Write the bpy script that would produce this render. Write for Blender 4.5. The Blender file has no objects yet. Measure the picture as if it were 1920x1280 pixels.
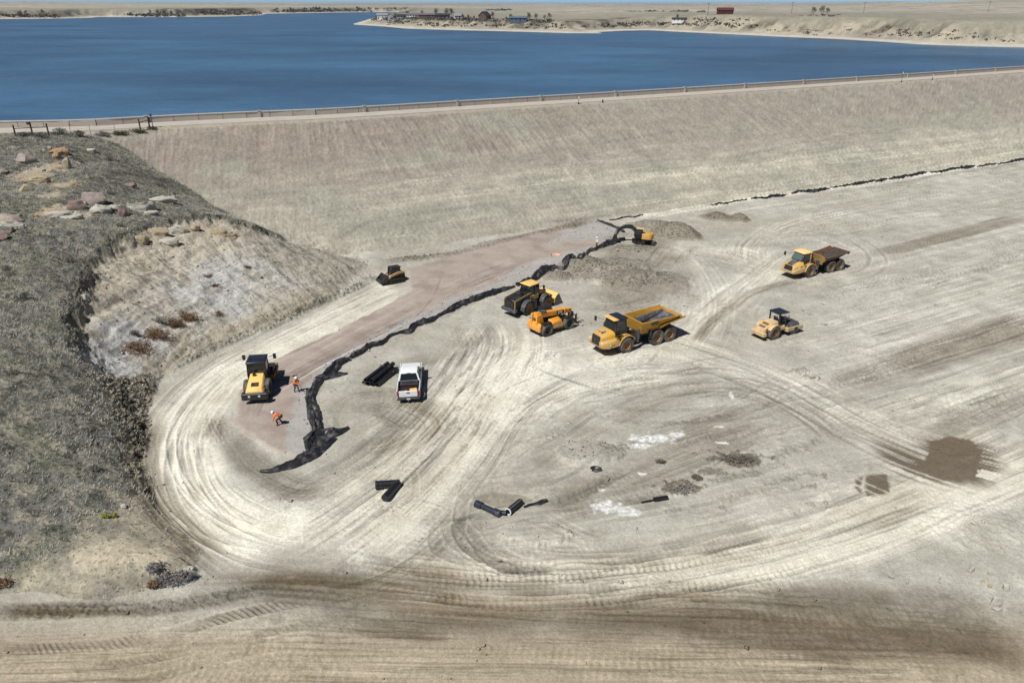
import bpy, bmesh, math, random
import numpy as np
from mathutils import Vector, Matrix
R = math.radians
random.seed(7)
SC = bpy.context.scene
COL = SC.collection

# ------------------------------------------------------------------ camera, sky, sun, exposure
F_PX, CAM_H = 1380.0, 31.5
PITCH = math.atan(630 / F_PX)
cam_d = bpy.data.cameras.new("camera"); cam = bpy.data.objects.new("camera", cam_d); COL.objects.link(cam)
cam.location = (0, 0, CAM_H); cam.rotation_euler = (math.pi / 2 - PITCH, 0, 0)
cam_d.sensor_width = 36; cam_d.lens = 36 * F_PX / 1920
cam_d.clip_start = 0.5; cam_d.clip_end = 60000
SC.camera = cam

SUN_EL = 57.0
SUN_AZ = math.atan2(-0.66, -0.75)          # clockwise from +Y
world = bpy.data.worlds.new("World"); SC.world = world; world.use_nodes = True
wn = world.node_tree; bg = wn.nodes["Background"]
sky = wn.nodes.new("ShaderNodeTexSky"); sky.sky_type = 'NISHITA'; sky.sun_disc = False
sky.sun_elevation = R(SUN_EL); sky.sun_rotation = SUN_AZ
sky.altitude = 1500; sky.air_density = .7; sky.dust_density = 0.0; sky.ozone_density = 4.0
_tc = wn.nodes.new("ShaderNodeTexCoord"); _sx = wn.nodes.new("ShaderNodeSeparateXYZ"); wn.links.new(_tc.outputs["Generated"], _sx.inputs[0])
_mr = wn.nodes.new("ShaderNodeMapRange"); _mr.inputs[1].default_value = 0.0; _mr.inputs[2].default_value = .07; _mr.inputs[3].default_value = 1.0; _mr.inputs[4].default_value = 0.0
wn.links.new(_sx.outputs["Z"], _mr.inputs[0])
_mx = wn.nodes.new("ShaderNodeMix"); _mx.data_type = 'RGBA'; _mx.blend_type = 'MULTIPLY'; wn.links.new(_mr.outputs[0], _mx.inputs["Factor"]); wn.links.new(sky.outputs[0], _mx.inputs["A"]); _mx.inputs["B"].default_value = (1.15, 1.55, 2.05, 1)
wn.links.new(_mx.outputs["Result"], bg.inputs[0]); bg.inputs[1].default_value = 0.05
sun_d = bpy.data.lights.new("sun", 'SUN'); sun_d.energy = 5.0; sun_d.angle = R(0.53); sun_d.color = (1.0, 0.97, 0.93)
sun = bpy.data.objects.new("sun", sun_d); COL.objects.link(sun)
to_sun = Vector((math.sin(SUN_AZ) * math.cos(R(SUN_EL)), math.cos(SUN_AZ) * math.cos(R(SUN_EL)), math.sin(R(SUN_EL))))
sun.rotation_euler = to_sun.to_track_quat('Z', 'Y').to_euler(); sun.location = (-60, 40, 120)
SC.view_settings.view_transform = 'Standard'; SC.view_settings.look = 'None'
SC.view_settings.exposure = -0.06; SC.view_settings.gamma = 1.0
try:
    SC.cycles.max_bounces = 6; SC.cycles.diffuse_bounces = 3
except Exception:
    pass

# ------------------------------------------------------------------ survey helpers: photo pixel -> world point
CP, SP = math.cos(PITCH), math.sin(PITCH)
def ray(px, py):
    x = (px - 960) / F_PX; y = (py - 640) / F_PX
    return np.array([x, CP - y * SP, -SP - y * CP])
def U(px, py, z=0.0):
    d = ray(px, py); t = (CAM_H - z) / -d[2]
    return np.array([d[0] * t, d[1] * t])
def PIX(X, Y, Z):
    zc = Y * CP + (CAM_H - Z) * SP; yc = -Y * SP + (CAM_H - Z) * CP
    return 960 + F_PX * X / zc, 640 + F_PX * yc / zc

# ------------------------------------------------------------------ numpy noise
_rs = np.random.RandomState(5)
_PERM = np.concatenate([_rs.permutation(1024)] * 3).astype(np.int32)
_ANG = (_rs.rand(1024) * 2 * np.pi)
_GX, _GY = np.cos(_ANG).astype(np.float32), np.sin(_ANG).astype(np.float32)
def noise(x, y, seed=0):
    x = np.asarray(x, np.float32) + seed * 17.31; y = np.asarray(y, np.float32) + seed * 7.77
    xi = np.floor(x); yi = np.floor(y); fx = x - xi; fy = y - yi
    xi = xi.astype(np.int32) & 1023; yi = yi.astype(np.int32) & 1023
    x1 = (xi + 1) & 1023; y1 = (yi + 1) & 1023
    def g(a, b, dx, dy):
        h = _PERM[_PERM[a] + b]
        return _GX[h] * dx + _GY[h] * dy
    u = fx * fx * fx * (fx * (fx * 6 - 15) + 10); v = fy * fy * fy * (fy * (fy * 6 - 15) + 10)
    a = g(xi, yi, fx, fy); b = g(x1, yi, fx - 1, fy); c = g(xi, y1, fx, fy - 1); d = g(x1, y1, fx - 1, fy - 1)
    return ((a + (b - a) * u) * (1 - v) + (c + (d - c) * u) * v) * 1.5
def fbm(x, y, octs=4, seed=0, gain=0.5, lac=2.03):
    s = 0; a = 1; t = 0
    for k in range(octs):
        s = s + a * noise(x, y, seed + k * 3); t += a; a *= gain; x = x * lac; y = y * lac
    return s / t
def sstep(a, b, x):
    t = np.clip((x - a) / (b - a), 0, 1); return t * t * (3 - 2 * t)
def lin(c):
    c = np.asarray(c, np.float64) / 255.0
    return np.where(c <= .04045, c / 12.92, ((c + .055) / 1.055) ** 2.4)
LIGHT = 1.22                              # what a level white surface reads in this light
def alb(*c):                              # albedo of a level surface that reads as this sRGB colour
    return lin(c) / LIGHT

def poly_dist(px, py, pts):
    """distance to an open polyline and the arc length of the nearest point, signed distance (left +)"""
    best = np.full(px.shape, 1e9, np.float32); sl = np.zeros(px.shape, np.float32); sg = np.zeros(px.shape, np.float32)
    acc = 0.0
    for a, b in zip(pts[:-1], pts[1:]):
        d = b - a; L = float(np.hypot(*d)) + 1e-9
        t = np.clip(((px - a[0]) * d[0] + (py - a[1]) * d[1]) / L ** 2, 0, 1)
        ex = px - (a[0] + t * d[0]); ey = py - (a[1] + t * d[1])
        r = np.hypot(ex, ey); m = r < best
        best = np.where(m, r, best); sl = np.where(m, acc + t * L, sl)
        sg = np.where(m, np.sign(d[0] * ey - d[1] * ex), sg)
        acc += L
    return best, sl, sg
def in_poly(px, py, pts):
    ins = np.zeros(px.shape, bool); n = len(pts)
    for i in range(n):
        x0, y0 = pts[i]; x1, y1 = pts[(i + 1) % n]
        if y0 == y1: continue
        c = ((y0 > py) != (y1 > py)) & (px < (x1 - x0) * (py - y0) / (y1 - y0) + x0)
        ins ^= c
    return ins
def poly_sd(px, py, pts):                 # signed distance to a closed polygon, + inside
    q = list(pts) + [pts[0]]
    d, _, _ = poly_dist(px, py, q)
    return np.where(in_poly(px, py, pts), d, -d)
def spline(pts, step=0.6):
    P = [np.asarray(p, float) for p in pts]
    if len(P) < 3:
        n = max(2, int(np.hypot(*(P[1] - P[0])) / step)); return np.array([P[0] + (P[1] - P[0]) * t for t in np.linspace(0, 1, n)])
    P = [2 * P[0] - P[1]] + P + [2 * P[-1] - P[-2]]; out = []
    for i in range(1, len(P) - 2):
        a, b, c, d = P[i - 1:i + 3]; n = max(2, int(np.linalg.norm(c - b) / step))
        for t in np.linspace(0, 1, n, endpoint=False):
            out.append(.5 * (2 * b + (c - a) * t + (2 * a - 5 * b + 4 * c - d) * t * t + (3 * b - a - 3 * c + d) * t ** 3))
    out.append(P[-2]); return np.array(out)

# ------------------------------------------------------------------ object helpers
def tag(o, label=None, cat=None, group=None, kind=None):
    if label: o["label"] = label
    if cat: o["category"] = cat
    if group: o["group"] = group
    if kind: o["kind"] = kind
    elif cat: o["kind"] = "thing"
    return o
def empty(name, loc=(0, 0, 0), rz=0.0):
    o = bpy.data.objects.new(name, None); COL.objects.link(o); o.empty_display_size = .5
    o.location = loc; o.rotation_euler = (0, 0, rz); return o
def link_mesh(name, me, mat=None, parent=None):
    o = bpy.data.objects.new(name, me); COL.objects.link(o)
    if mat is not None:
        me.materials.clear(); me.materials.append(mat)
    if parent: o.parent = parent
    return o
class MB:
    def __init__(s): s.v = []; s.f = []
    def add(s, vs, fs):
        n = len(s.v); s.v += [tuple(map(float, p)) for p in vs]; s.f += [tuple(n + i for i in f) for f in fs]; return s
    def hexa(s, p):                       # 4 bottom (ring) + 4 top
        return s.add(p, [(3, 2, 1, 0), (4, 5, 6, 7), (0, 1, 5, 4), (1, 2, 6, 5), (2, 3, 7, 6), (3, 0, 4, 7)])
    def box(s, x0, x1, y0, y1, z0, z1, M=None):
        p = [(x0, y0, z0), (x1, y0, z0), (x1, y1, z0), (x0, y1, z0), (x0, y0, z1), (x1, y0, z1), (x1, y1, z1), (x0, y1, z1)]
        if M is not None: p = [M @ Vector(q) for q in p]
        return s.hexa(p)
    def loft(s, rings, caps=True, closed=True):
        n = len(rings[0]); vs = [p for r in rings for p in r]; fs = []
        for i in range(len(rings) - 1):
            for j in range(n if closed else n - 1):
                k = (j + 1) % n; fs.append((i * n + j, i * n + k, (i + 1) * n + k, (i + 1) * n + j))
        if caps:
            fs.append(tuple(range(n - 1, -1, -1))); b = (len(rings) - 1) * n; fs.append(tuple(range(b, b + n)))
        return s.add(vs, fs)
    def prism(s, prof, y0, y1):           # xz profile extruded along y
        return s.loft([[(x, y0, z) for x, z in prof], [(x, y1, z) for x, z in prof]])
    def cyl(s, a, b, r0, r1=None, seg=12):
        a = Vector(a); b = Vector(b); r1 = r0 if r1 is None else r1
        q = (b - a).to_track_quat('Z', 'Y')
        c = [(math.cos(2 * math.pi * i / seg), math.sin(2 * math.pi * i / seg)) for i in range(seg)]
        return s.loft([[a + q @ Vector((x * r0, y * r0, 0)) for x, y in c], [b + q @ Vector((x * r1, y * r1, 0)) for x, y in c]])
    def tube(s, pts, r, seg=6):
        pts = [Vector(p) for p in pts]; rings = []
        for i, p in enumerate(pts):
            d = (pts[min(i + 1, len(pts) - 1)] - pts[max(i - 1, 0)]).normalized()
            q = d.to_track_quat('Z', 'Y'); rr = r[i] if isinstance(r, (list, tuple)) else r
            rings.append([p + q @ Vector((rr * math.cos(2 * math.pi * k / seg), rr * math.sin(2 * math.pi * k / seg), 0)) for k in range(seg)])
        return s.loft(rings)
    def lathe(s, prof, cx, cy, cz, seg=28):   # profile (radius, y) spun about a y-axis through (cx, cz)
        rings = []
        for k in range(seg):
            a = 2 * math.pi * k / seg
            rings.append([(cx + r * math.cos(a), cy + y, cz + r * math.sin(a)) for r, y in prof])
        n = len(prof); vs = [p for r in rings for p in r]; fs = []
        for i in range(seg):
            for j in range(n - 1):
                fs.append((i * n + j, i * n + j + 1, ((i + 1) % seg) * n + j + 1, ((i + 1) % seg) * n + j))
        return s.add(vs, fs)
    def build(s, name, mat, parent=None, bev=0.0, ang=35, seg=1):
        bm = bmesh.new(); vs = [bm.verts.new(p) for p in s.v]
        for f in s.f:
            try: bm.faces.new([vs[i] for i in f])
            except ValueError: pass
        bmesh.ops.recalc_face_normals(bm, faces=bm.faces)
        if bev > 0:
            ed = [e for e in bm.edges if len(e.link_faces) == 2 and e.calc_face_angle(0) > .5]
            bmesh.ops.bevel(bm, geom=ed, offset=bev, segments=seg, affect='EDGES', clamp_overlap=True)
        me = bpy.data.meshes.new(name); bm.to_mesh(me); bm.free()
        me.shade_smooth(); me.set_sharp_from_angle(angle=R(ang))
        return link_mesh(name, me, mat, parent)

# ------------------------------------------------------------------ materials
def mat(name, rgb, rough=.6, metal=0.0, var=.12, scale=6.0, dirt=None, dirt_amt=.0, spec=.5, bump=0.0, coat=0.0, low=0.0):
    m = bpy.data.materials.new(name); m.use_nodes = True; nt = m.node_tree; N = nt.nodes; L = nt.links
    b = N["Principled BSDF"]; b.inputs["Roughness"].default_value = rough; b.inputs["Metallic"].default_value = metal
    b.inputs["Specular IOR Level"].default_value = spec; b.inputs["Coat Weight"].default_value = coat
    tc = N.new("ShaderNodeTexCoord"); nz = N.new("ShaderNodeTexNoise"); nz.inputs["Scale"].default_value = scale; nz.inputs["Detail"].default_value = 5
    L.new(tc.outputs["Object"], nz.inputs["Vector"])
    mr = N.new("ShaderNodeMapRange"); mr.inputs[1].default_value = .3; mr.inputs[2].default_value = .7
    mr.inputs[3].default_value = 1 - var; mr.inputs[4].default_value = 1 + var; L.new(nz.outputs["Fac"], mr.inputs[0])
    mx = N.new("ShaderNodeVectorMath"); mx.operation = 'SCALE'; mx.inputs[0].default_value = tuple(rgb)
    L.new(mr.outputs[0], mx.inputs["Scale"]); out = mx.outputs[0]
    if dirt is not None:
        n2 = N.new("ShaderNodeTexNoise"); n2.inputs["Scale"].default_value = 1.6; n2.inputs["Detail"].default_value = 7; n2.inputs["Roughness"].default_value = .65
        L.new(tc.outputs["Object"], n2.inputs["Vector"])
        r2 = N.new("ShaderNodeMapRange"); r2.inputs[1].default_value = .62 - .3 * dirt_amt; r2.inputs[2].default_value = .8 - .25 * dirt_amt
        r2.inputs[3].default_value = 0; r2.inputs[4].default_value = min(1, .45 + dirt_amt * .5); L.new(n2.outputs["Fac"], r2.inputs[0])
        fac = r2.outputs[0]
        if low:                            # caked dust low on the body
            sx = N.new("ShaderNodeSeparateXYZ"); L.new(tc.outputs["Object"], sx.inputs[0]); ml = N.new("ShaderNodeMath"); ml.operation = 'MULTIPLY_ADD'; ml.inputs[1].default_value = -1.0; ml.inputs[2].default_value = 1.5; L.new(sx.outputs["Z"], ml.inputs[0])
            m2_ = N.new("ShaderNodeMath"); m2_.operation = 'MULTIPLY'; m2_.use_clamp = True; L.new(ml.outputs[0], m2_.inputs[0]); L.new(n2.outputs["Fac"], m2_.inputs[1])
            m3_ = N.new("ShaderNodeMath"); m3_.operation = 'MULTIPLY_ADD'; m3_.use_clamp = True; m3_.inputs[1].default_value = low; L.new(m2_.outputs[0], m3_.inputs[0]); L.new(fac, m3_.inputs[2]); fac = m3_.outputs[0]
        mi = N.new("ShaderNodeMix"); mi.data_type = 'RGBA'; L.new(fac, mi.inputs["Factor"])
        L.new(out, mi.inputs["A"]); mi.inputs["B"].default_value = (*dirt, 1); out = mi.outputs["Result"]
        rr = N.new("ShaderNodeMapRange"); rr.inputs[3].default_value = rough; rr.inputs[4].default_value = .9; L.new(r2.outputs[0], rr.inputs[0])
        L.new(rr.outputs[0], b.inputs["Roughness"])
    L.new(out, b.inputs["Base Color"])
    if bump:
        bp = N.new("ShaderNodeBump"); bp.inputs["Strength"].default_value = .6; bp.inputs["Distance"].default_value = bump
        L.new(nz.outputs["Fac"], bp.inputs["Height"]); L.new(bp.outputs[0], b.inputs["Normal"])
    return m
def attr_mat(name, rough=.95, scales=((9, .20), (2.8, .10), (.7, .06)), bump=.08, bump_scale=4.5, spec=.2, aniso=None):
    """base colour comes from the soil map stored on the mesh, broken up by fine grain"""
    m = bpy.data.materials.new(name); m.use_nodes = True; nt = m.node_tree; N = nt.nodes; L = nt.links
    b = N["Principled BSDF"]; b.inputs["Roughness"].default_value = rough; b.inputs["Specular IOR Level"].default_value = spec
    at = N.new("ShaderNodeAttribute"); at.attribute_name = "soil"; tc = N.new("ShaderNodeTexCoord")
    out = at.outputs["Color"]
    for sc, am in scales:
        nz = N.new("ShaderNodeTexNoise"); nz.inputs["Scale"].default_value = sc; nz.inputs["Detail"].default_value = 4; nz.inputs["Roughness"].default_value = .65
        L.new(tc.outputs["Object"], nz.inputs["Vector"])
        mr = N.new("ShaderNodeMapRange"); mr.inputs[1].default_value = .3; mr.inputs[2].default_value = .7; mr.inputs[3].default_value = 1 - am; mr.inputs[4].default_value = 1 + am
        L.new(nz.outputs["Fac"], mr.inputs[0]); mx = N.new("ShaderNodeVectorMath"); mx.operation = 'SCALE'
        L.new(out, mx.inputs[0]); L.new(mr.outputs[0], mx.inputs["Scale"]); out = mx.outputs[0]
    L.new(out, b.inputs["Base Color"])
    if bump:
        nz = N.new("ShaderNodeTexNoise"); nz.inputs["Scale"].default_value = bump_scale; nz.inputs["Detail"].default_value = 6; nz.inputs["Roughness"].default_value = .7
        L.new(tc.outputs["Object"], nz.inputs["Vector"])
        bp = N.new("ShaderNodeBump"); bp.inputs["Strength"].default_value = .8; bp.inputs["Distance"].default_value = bump
        L.new(nz.outputs["Fac"], bp.inputs["Height"]); L.new(bp.outputs[0], b.inputs["Normal"])
    return m
DUST = (.34, .31, .25)
MT = {}
MT['yellow'] = mat("yellow_paint", lin((206, 156, 46)), .5, var=.10, dirt=DUST, dirt_amt=.6, low=.9)
MT['gold'] = mat("golden_paint", lin((208, 158, 56)), .55, var=.12, dirt=DUST, dirt_amt=.7, low=.9)
MT['bedgold'] = mat("worn_gold_paint", lin((178, 132, 44)), .55, var=.12, dirt=(.16, .12, .07), dirt_amt=.35)
MT['paleroof'] = mat("pale_cream_yellow_paint", lin((242, 206, 138)), .5, var=.05, dirt=DUST, dirt_amt=.3)
MT['orange'] = mat("orange_yellow_paint", lin((236, 156, 30)), .45, var=.08, dirt=DUST, dirt_amt=.45, low=.8)
MT['tan'] = mat("faded_yellow_paint", lin((214, 180, 124)), .65, var=.1, dirt=DUST, dirt_amt=.6, low=.7)
MT['lightyellow'] = mat("pale_yellow_paint", lin((240, 192, 108)), .5, var=.06, dirt=DUST, dirt_amt=.3)
MT['white'] = mat("white_paint", (.8, .81, .82), .3, var=.03, dirt=(.5, .47, .42), dirt_amt=.1, coat=.4)
MT['black'] = mat("black_paint", (.017, .018, .021), .45, var=.2, dirt=(.12, .11, .095), dirt_amt=.3, low=.15)
MT['navy'] = mat("dark_roof_paint", (.018, .023, .035), .35, var=.15, dirt=(.12, .11, .1), dirt_amt=.1)
MT['steel'] = mat("worn_steel", (.12, .12, .125), .5, .5, var=.3, dirt=DUST, dirt_amt=.4)
MT['grey'] = mat("grey_plastic", (.06, .065, .07), .6, var=.2, dirt=DUST, dirt_amt=.3)
MT['tyre'] = mat("dusty_tyre", (.04, .038, .035), .92, var=.35, dirt=(.22, .2, .17), dirt_amt=.7)
MT['dustytyre'] = mat("soil_caked_tyre", (.09, .08, .068), .95, var=.3, dirt=(.25, .23, .19), dirt_amt=.6)
MT['rim'] = mat("ochre_rim", lin((150, 112, 66)), .6, .1, var=.2, dirt=DUST, dirt_amt=.4)
MT['darkrim'] = mat("dark_rim", (.03, .03, .03), .6, .1, var=.2, dirt=DUST, dirt_amt=.3)
MT['glass'] = mat("tinted_glass", (.012, .016, .018), .06, var=.0, spec=.8)
MT['clearglass'] = mat("pale_glass", (.10, .14, .14), .08, var=.0, spec=.8)
MT['bed'] = mat("worn_bed_liner", (.10, .10, .125), .45, .3, var=.25, dirt=(.3, .28, .25), dirt_amt=.5)
MT['soiledbed'] = mat("soil_caked_bed", (.055, .042, .034), .9, var=.3, dirt=(.13, .10, .08), dirt_amt=.4, bump=.04)
MT['rust'] = mat("rusty_paint", lin((112, 72, 40)), .85, var=.3, dirt=(.05, .038, .03), dirt_amt=.9)
MT['brownsteel'] = mat("brown_steel", lin((120, 84, 52)), .75, .1, var=.3, dirt=DUST, dirt_amt=.3)
MT['lamp'] = mat("lamp_lens", (.7, .7, .66), .2, var=.0)
MT['red'] = mat("red_lens", (.35, .02, .02), .3, var=.05)
MT['hdpe'] = mat("black_plastic_pipe", (.014, .014, .016), .38, var=.2, dirt=(.2, .19, .17), dirt_amt=.05)
MT['hdpe_blue'] = mat("dark_blue_plastic_pipe", (.022, .028, .045), .35, var=.2, dirt=(.2, .19, .17), dirt_amt=.1)
MT['fabric'] = mat("black_geotextile", (.020, .020, .023), .42, var=.3, scale=1.5, dirt=(.13, .125, .118), dirt_amt=.42)  # pale mottling is dust plus sheen painted into the colour
MT['concrete'] = mat("weathered_concrete", lin((172, 163, 152)), .9, var=.08, scale=1.3, dirt=lin((140, 130, 118)), dirt_amt=.3)
MT['coping'] = mat("pale_concrete_coping", lin((196, 192, 184)), .9, var=.05, scale=1.3)
MT['wood'] = mat("weathered_dark_wood", (.045, .038, .032), .9, var=.3, scale=12)
MT['post'] = mat("steel_post", (.05, .05, .05), .7, .3, var=.2)
MT['whitepost'] = mat("white_marker", (.75, .75, .74), .6, var=.05)
MT['skin'] = mat("skin", lin((196, 142, 112)), .6, var=.05)
MT['hivis'] = mat("orange_hivis_cloth", (.9, .17, .03), .8, var=.1)
MT['lime'] = mat("pale_lime_hivis_cloth", (.72, .76, .42), .8, var=.06)
MT['jeans'] = mat("blue_denim", (.06, .085, .14), .9, var=.2)
MT['darkcloth'] = mat("dark_trousers", (.025, .027, .03), .9, var=.2)
MT['boot'] = mat("brown_boot", (.03, .022, .016), .8, var=.2)
MT['hat'] = mat("white_hard_hat", (.8, .8, .78), .35, var=.02)
# ================================================================== TERRAIN OF THE SITE
CREST_Z, WATER_Z = 13.0, 11.0
CREST = [U(px, py, CREST_Z) for px, py in [(-700, 262), (-250, 254), (0, 250), (150, 246.5), (300, 238), (480, 229), (640, 221.7), (960, 201), (1280, 180.5),
                                           (1690, 152.7), (1920, 136), (2300, 109), (2900, 66)]]
def dam_coords(x, y):
    d, s, sg = poly_dist(x, y, CREST); return -sg * d, s
DAM_P = ([-60, -12.5, -6.8, 0, 1.0, 21, 25, 40, 46, 200], [-2, 11.0, 13.0, 13.0, 12.75, 6.0, 5.1, 0, -1.8, -8])
def dam_z(x, y):
    dd, s = dam_coords(x, y); return np.interp(dd, *DAM_P)
def hit(px, py, fn):
    d = ray(px, py); lo = None; o = np.array([0, 0, CAM_H]); prev = 0
    for t in np.arange(20, 420, .25):
        p = o + d * t; h = float(fn(np.array([p[0]]), np.array([p[1]]))[0])
        if p[2] <= h: return p[:2], h
    return p[:2], h

HCP = [(0, 252, 13.0), (100, 250, 13.0), (185, 256, 12.7), (-300, 258, 13), (0, 330, 11.4), (100, 330, 11.2), (220, 330, 10.4), (0, 430, 9.3), (150, 430, 8.8),
       (300, 395, 8.0), (400, 400, 7.0), (470, 418, 5.9), (180, 478, 7.0), (150, 560, 5.9), (132, 640, 4.8), (0, 560, 7.2), (0, 700, 5.4), (170, 720, 3.5),
       (212, 800, 2.4), (235, 880, 1.5), (0, 850, 3.6), (120, 850, 2.9), (0, 1000, 1.8), (150, 960, 1.5), (240, 960, .9), (330, 1040, .5), (0, 1085, .6),
       (200, 1085, .7), (330, 600, 2.6), (450, 540, 2.9), (560, 510, 2.3), (330, 480, 5.2),
       (264, 860, -.1), (272, 780, .0), (300, 700, .1), (400, 645, .1), (520, 602, .1), (640, 548, .1), (300, 965, -.1), (385, 1062, -.1), (0, 1122, -.1), (300, 1108, -.1),
       (400, 800, -2.5), (420, 720, -2), (560, 650, -2), (700, 570, -2.5), (350, 900, -2), (450, 1020, -2), (300, 1190, -2), (0, 1210, -2), (620, 900, -5),
       (-300, 330, 12), (-300, 600, 8), (-300, 900, 5), (-300, 1120, 1), (-300, 1300, -2), (900, 600, -7), (1000, 900, -9), (600, 1300, -5)]
hx, hy, hz = [], [], []
for a, b, z in HCP:
    q = U(a, b, z); hx.append(q[0]); hy.append(q[1]); hz.append(z)
GROIN = [(195, 266), (300, 325), (400, 387), (480, 426), (545, 450), (620, 479), (688, 512)]
for a, b in GROIN:
    q, h = hit(a, b, dam_z); hx.append(q[0]); hy.append(q[1]); hz.append(max(h, 0.0))
    q, h = hit(a + 75, b - 6, dam_z); hx.append(q[0]); hy.append(q[1]); hz.append(h - 2.6)
    q, h = hit(a + 260, b - 10, dam_z); hx.append(q[0]); hy.append(q[1]); hz.append(h - 10)
hx, hy, hz = map(np.array, (hx, hy, hz))
def _k(r2): return np.where(r2 > 1e-9, r2 * np.log(r2 + 1e-12) * .5, 0)
_n = len(hx); _A = np.zeros((_n + 3, _n + 3)); _A[:_n, :_n] = _k((hx[:, None] - hx) ** 2 + (hy[:, None] - hy) ** 2) + np.eye(_n) * 6.0
_A[:_n, _n:] = np.stack([np.ones(_n), hx, hy], 1); _A[_n:, :_n] = _A[:_n, _n:].T
_w = np.linalg.solve(_A, np.concatenate([hz, [0, 0, 0]]))
def hill_z(x, y):
    s = _w[_n] + _w[_n + 1] * x + _w[_n + 2] * y
    for i in range(_n): s = s + _w[i] * _k((x - hx[i]) ** 2 + (y - hy[i]) ** 2)
    far = sstep(30, 60, -30 - np.asarray(x)) * 0
    return np.minimum(s, 14.0) + far
def smax(a, b, k=.35):
    h = np.clip(.5 + .5 * (a - b) / k, 0, 1); return b * (1 - h) + a * h + k * h * (1 - h)

# survey grid: finer where the ground lies nearer the site
ROWS = np.concatenate([np.arange(1560, 1290, -9.0), np.arange(1290, 445, -1.75), np.arange(445, 285, -1.2), np.arange(285, 150, -2.2)])
COLS = np.concatenate([np.arange(-560, -20, 9.0), np.arange(-20, 1940, 1.75), np.arange(1940, 2500, 9.0)])
_xx = (COLS[None, :] - 960) / F_PX; _yy = (ROWS[:, None] - 640) / F_PX
_t = CAM_H / (SP + _yy * CP)
GX = (_xx * _t).astype(np.float32); GY = ((CP - _yy * SP) * _t + 0 * _xx).astype(np.float32)
NR, NC = GX.shape
DD, DS = dam_coords(GX, GY)
HD = np.interp(DD, *DAM_P).astype(np.float32)
HH = (hill_z(GX, GY) - np.maximum(0, -DD - 6) * .5).astype(np.float32)
n_lo = fbm(GX * .06, GY * .06, 3, 1); n_md = fbm(GX * .35, GY * .35, 4, 2); n_hi = fbm(GX * 1.7, GY * 1.7, 4, 3)
HF = (.25 * n_lo + .05 * n_md).astype(np.float32)

def grid_h(x, y, Hm):                     # height read off a grid
    px, py = PIX(x, y, 0.0)
    c = np.interp(px, COLS, np.arange(NC)); r = np.interp(-py, -ROWS, np.arange(NR))
    c0 = np.clip(np.floor(c).astype(int), 0, NC - 2); r0 = np.clip(np.floor(r).astype(int), 0, NR - 2); u = c - c0; v = r - r0
    return (Hm[r0, c0] * (1 - u) + Hm[r0, c0 + 1] * u) * (1 - v) + (Hm[r0 + 1, c0] * (1 - u) + Hm[r0 + 1, c0 + 1] * u) * v
H0 = smax(smax(HF, HD), HH)
def surf(Hm):
    return lambda x, y: grid_h(np.asarray(x), np.asarray(y), Hm)
S0 = surf(H0)
def G(px, py, Hm=None):                   # world point of the ground seen at this place of the survey photo
    fn = S0 if Hm is None else surf(Hm)
    d = ray(px, py); ts = np.arange(24, 420, .2); X = d[0] * ts; Y = d[1] * ts; Z = CAM_H + d[2] * ts
    h = fn(X, Y); i = int(np.argmax(Z <= h)) if np.any(Z <= h) else len(ts) - 1
    a, b = ts[max(i - 1, 0)], ts[i]
    for _ in range(14):
        m = (a + b) / 2
        if CAM_H + d[2] * m <= float(fn(np.array([d[0] * m]), np.array([d[1] * m]))[0]): b = m
        else: a = m
    return np.array([d[0] * b, d[1] * b])
def GP(pts): return [G(*p) for p in pts]

lum = np.zeros((NR, NC), np.float32)      # soil lighter / darker (log), some relief shade painted in
damp = np.zeros((NR, NC), np.float32)     # share of damp brown soil
hgt = np.zeros((NR, NC), np.float32)      # ruts, berms, heaps
def window(pts, rad):
    q = np.asarray(pts); xs = []; ys = []
    for dx in (-rad, rad):
        for dy in (-rad, rad):
            a, b = PIX(q[:, 0] + dx, q[:, 1] + dy, 0.0); xs += [a.min(), a.max()]; ys += [b.min(), b.max()]
    c0, c1 = np.searchsorted(COLS, [min(xs), max(xs)]); r0, r1 = np.searchsorted(-ROWS, [-max(ys), -min(ys)])
    return max(r0 - 1, 0), min(r1 + 1, NR), max(c0 - 1, 0), min(c1 + 1, NC)
def lane(pts, rad, ground=True, step=.7):
    """lateral (signed) and along coordinates of the grid about a path"""
    W = spline(GP(pts) if ground else pts, step)
    r0, r1, c0, c1 = window(W, rad)
    if r1 - r0 < 2 or c1 - c0 < 2: return None
    D = np.full((r1 - r0, c1 - c0), 1e6, np.float32); S = np.zeros_like(D); acc = 0.0
    for a, b in zip(W[:-1], W[1:]):
        L = float(np.hypot(*(b - a))) + 1e-9
        q0, q1, p0, p1 = window(np.array([a, b]), rad)
        q0, q1, p0, p1 = max(q0, r0), min(q1, r1), max(p0, c0), min(p1, c1)
        if q1 > q0 and p1 > p0:
            x = GX[q0:q1, p0:p1]; y = GY[q0:q1, p0:p1]; d = (b - a) / L
            t = np.clip((x - a[0]) * d[0] + (y - a[1]) * d[1], 0, L); ex = x - a[0] - t * d[0]; ey = y - a[1] - t * d[1]
            r = np.hypot(ex, ey); sg = np.sign(d[0] * ey - d[1] * ex) * r
            v = D[q0 - r0:q1 - r0, p0 - c0:p1 - c0]; m = r < np.abs(v)
            v[m] = sg[m]; S[q0 - r0:q1 - r0, p0 - c0:p1 - c0][m] = (acc + t)[m]
        acc += L
    return (slice(r0, r1), slice(c0, c1)), D, S, acc
_sd = [100]
def ends(S, L, e=3.0): return sstep(0, e, S) * sstep(0, e, L - S)
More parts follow.
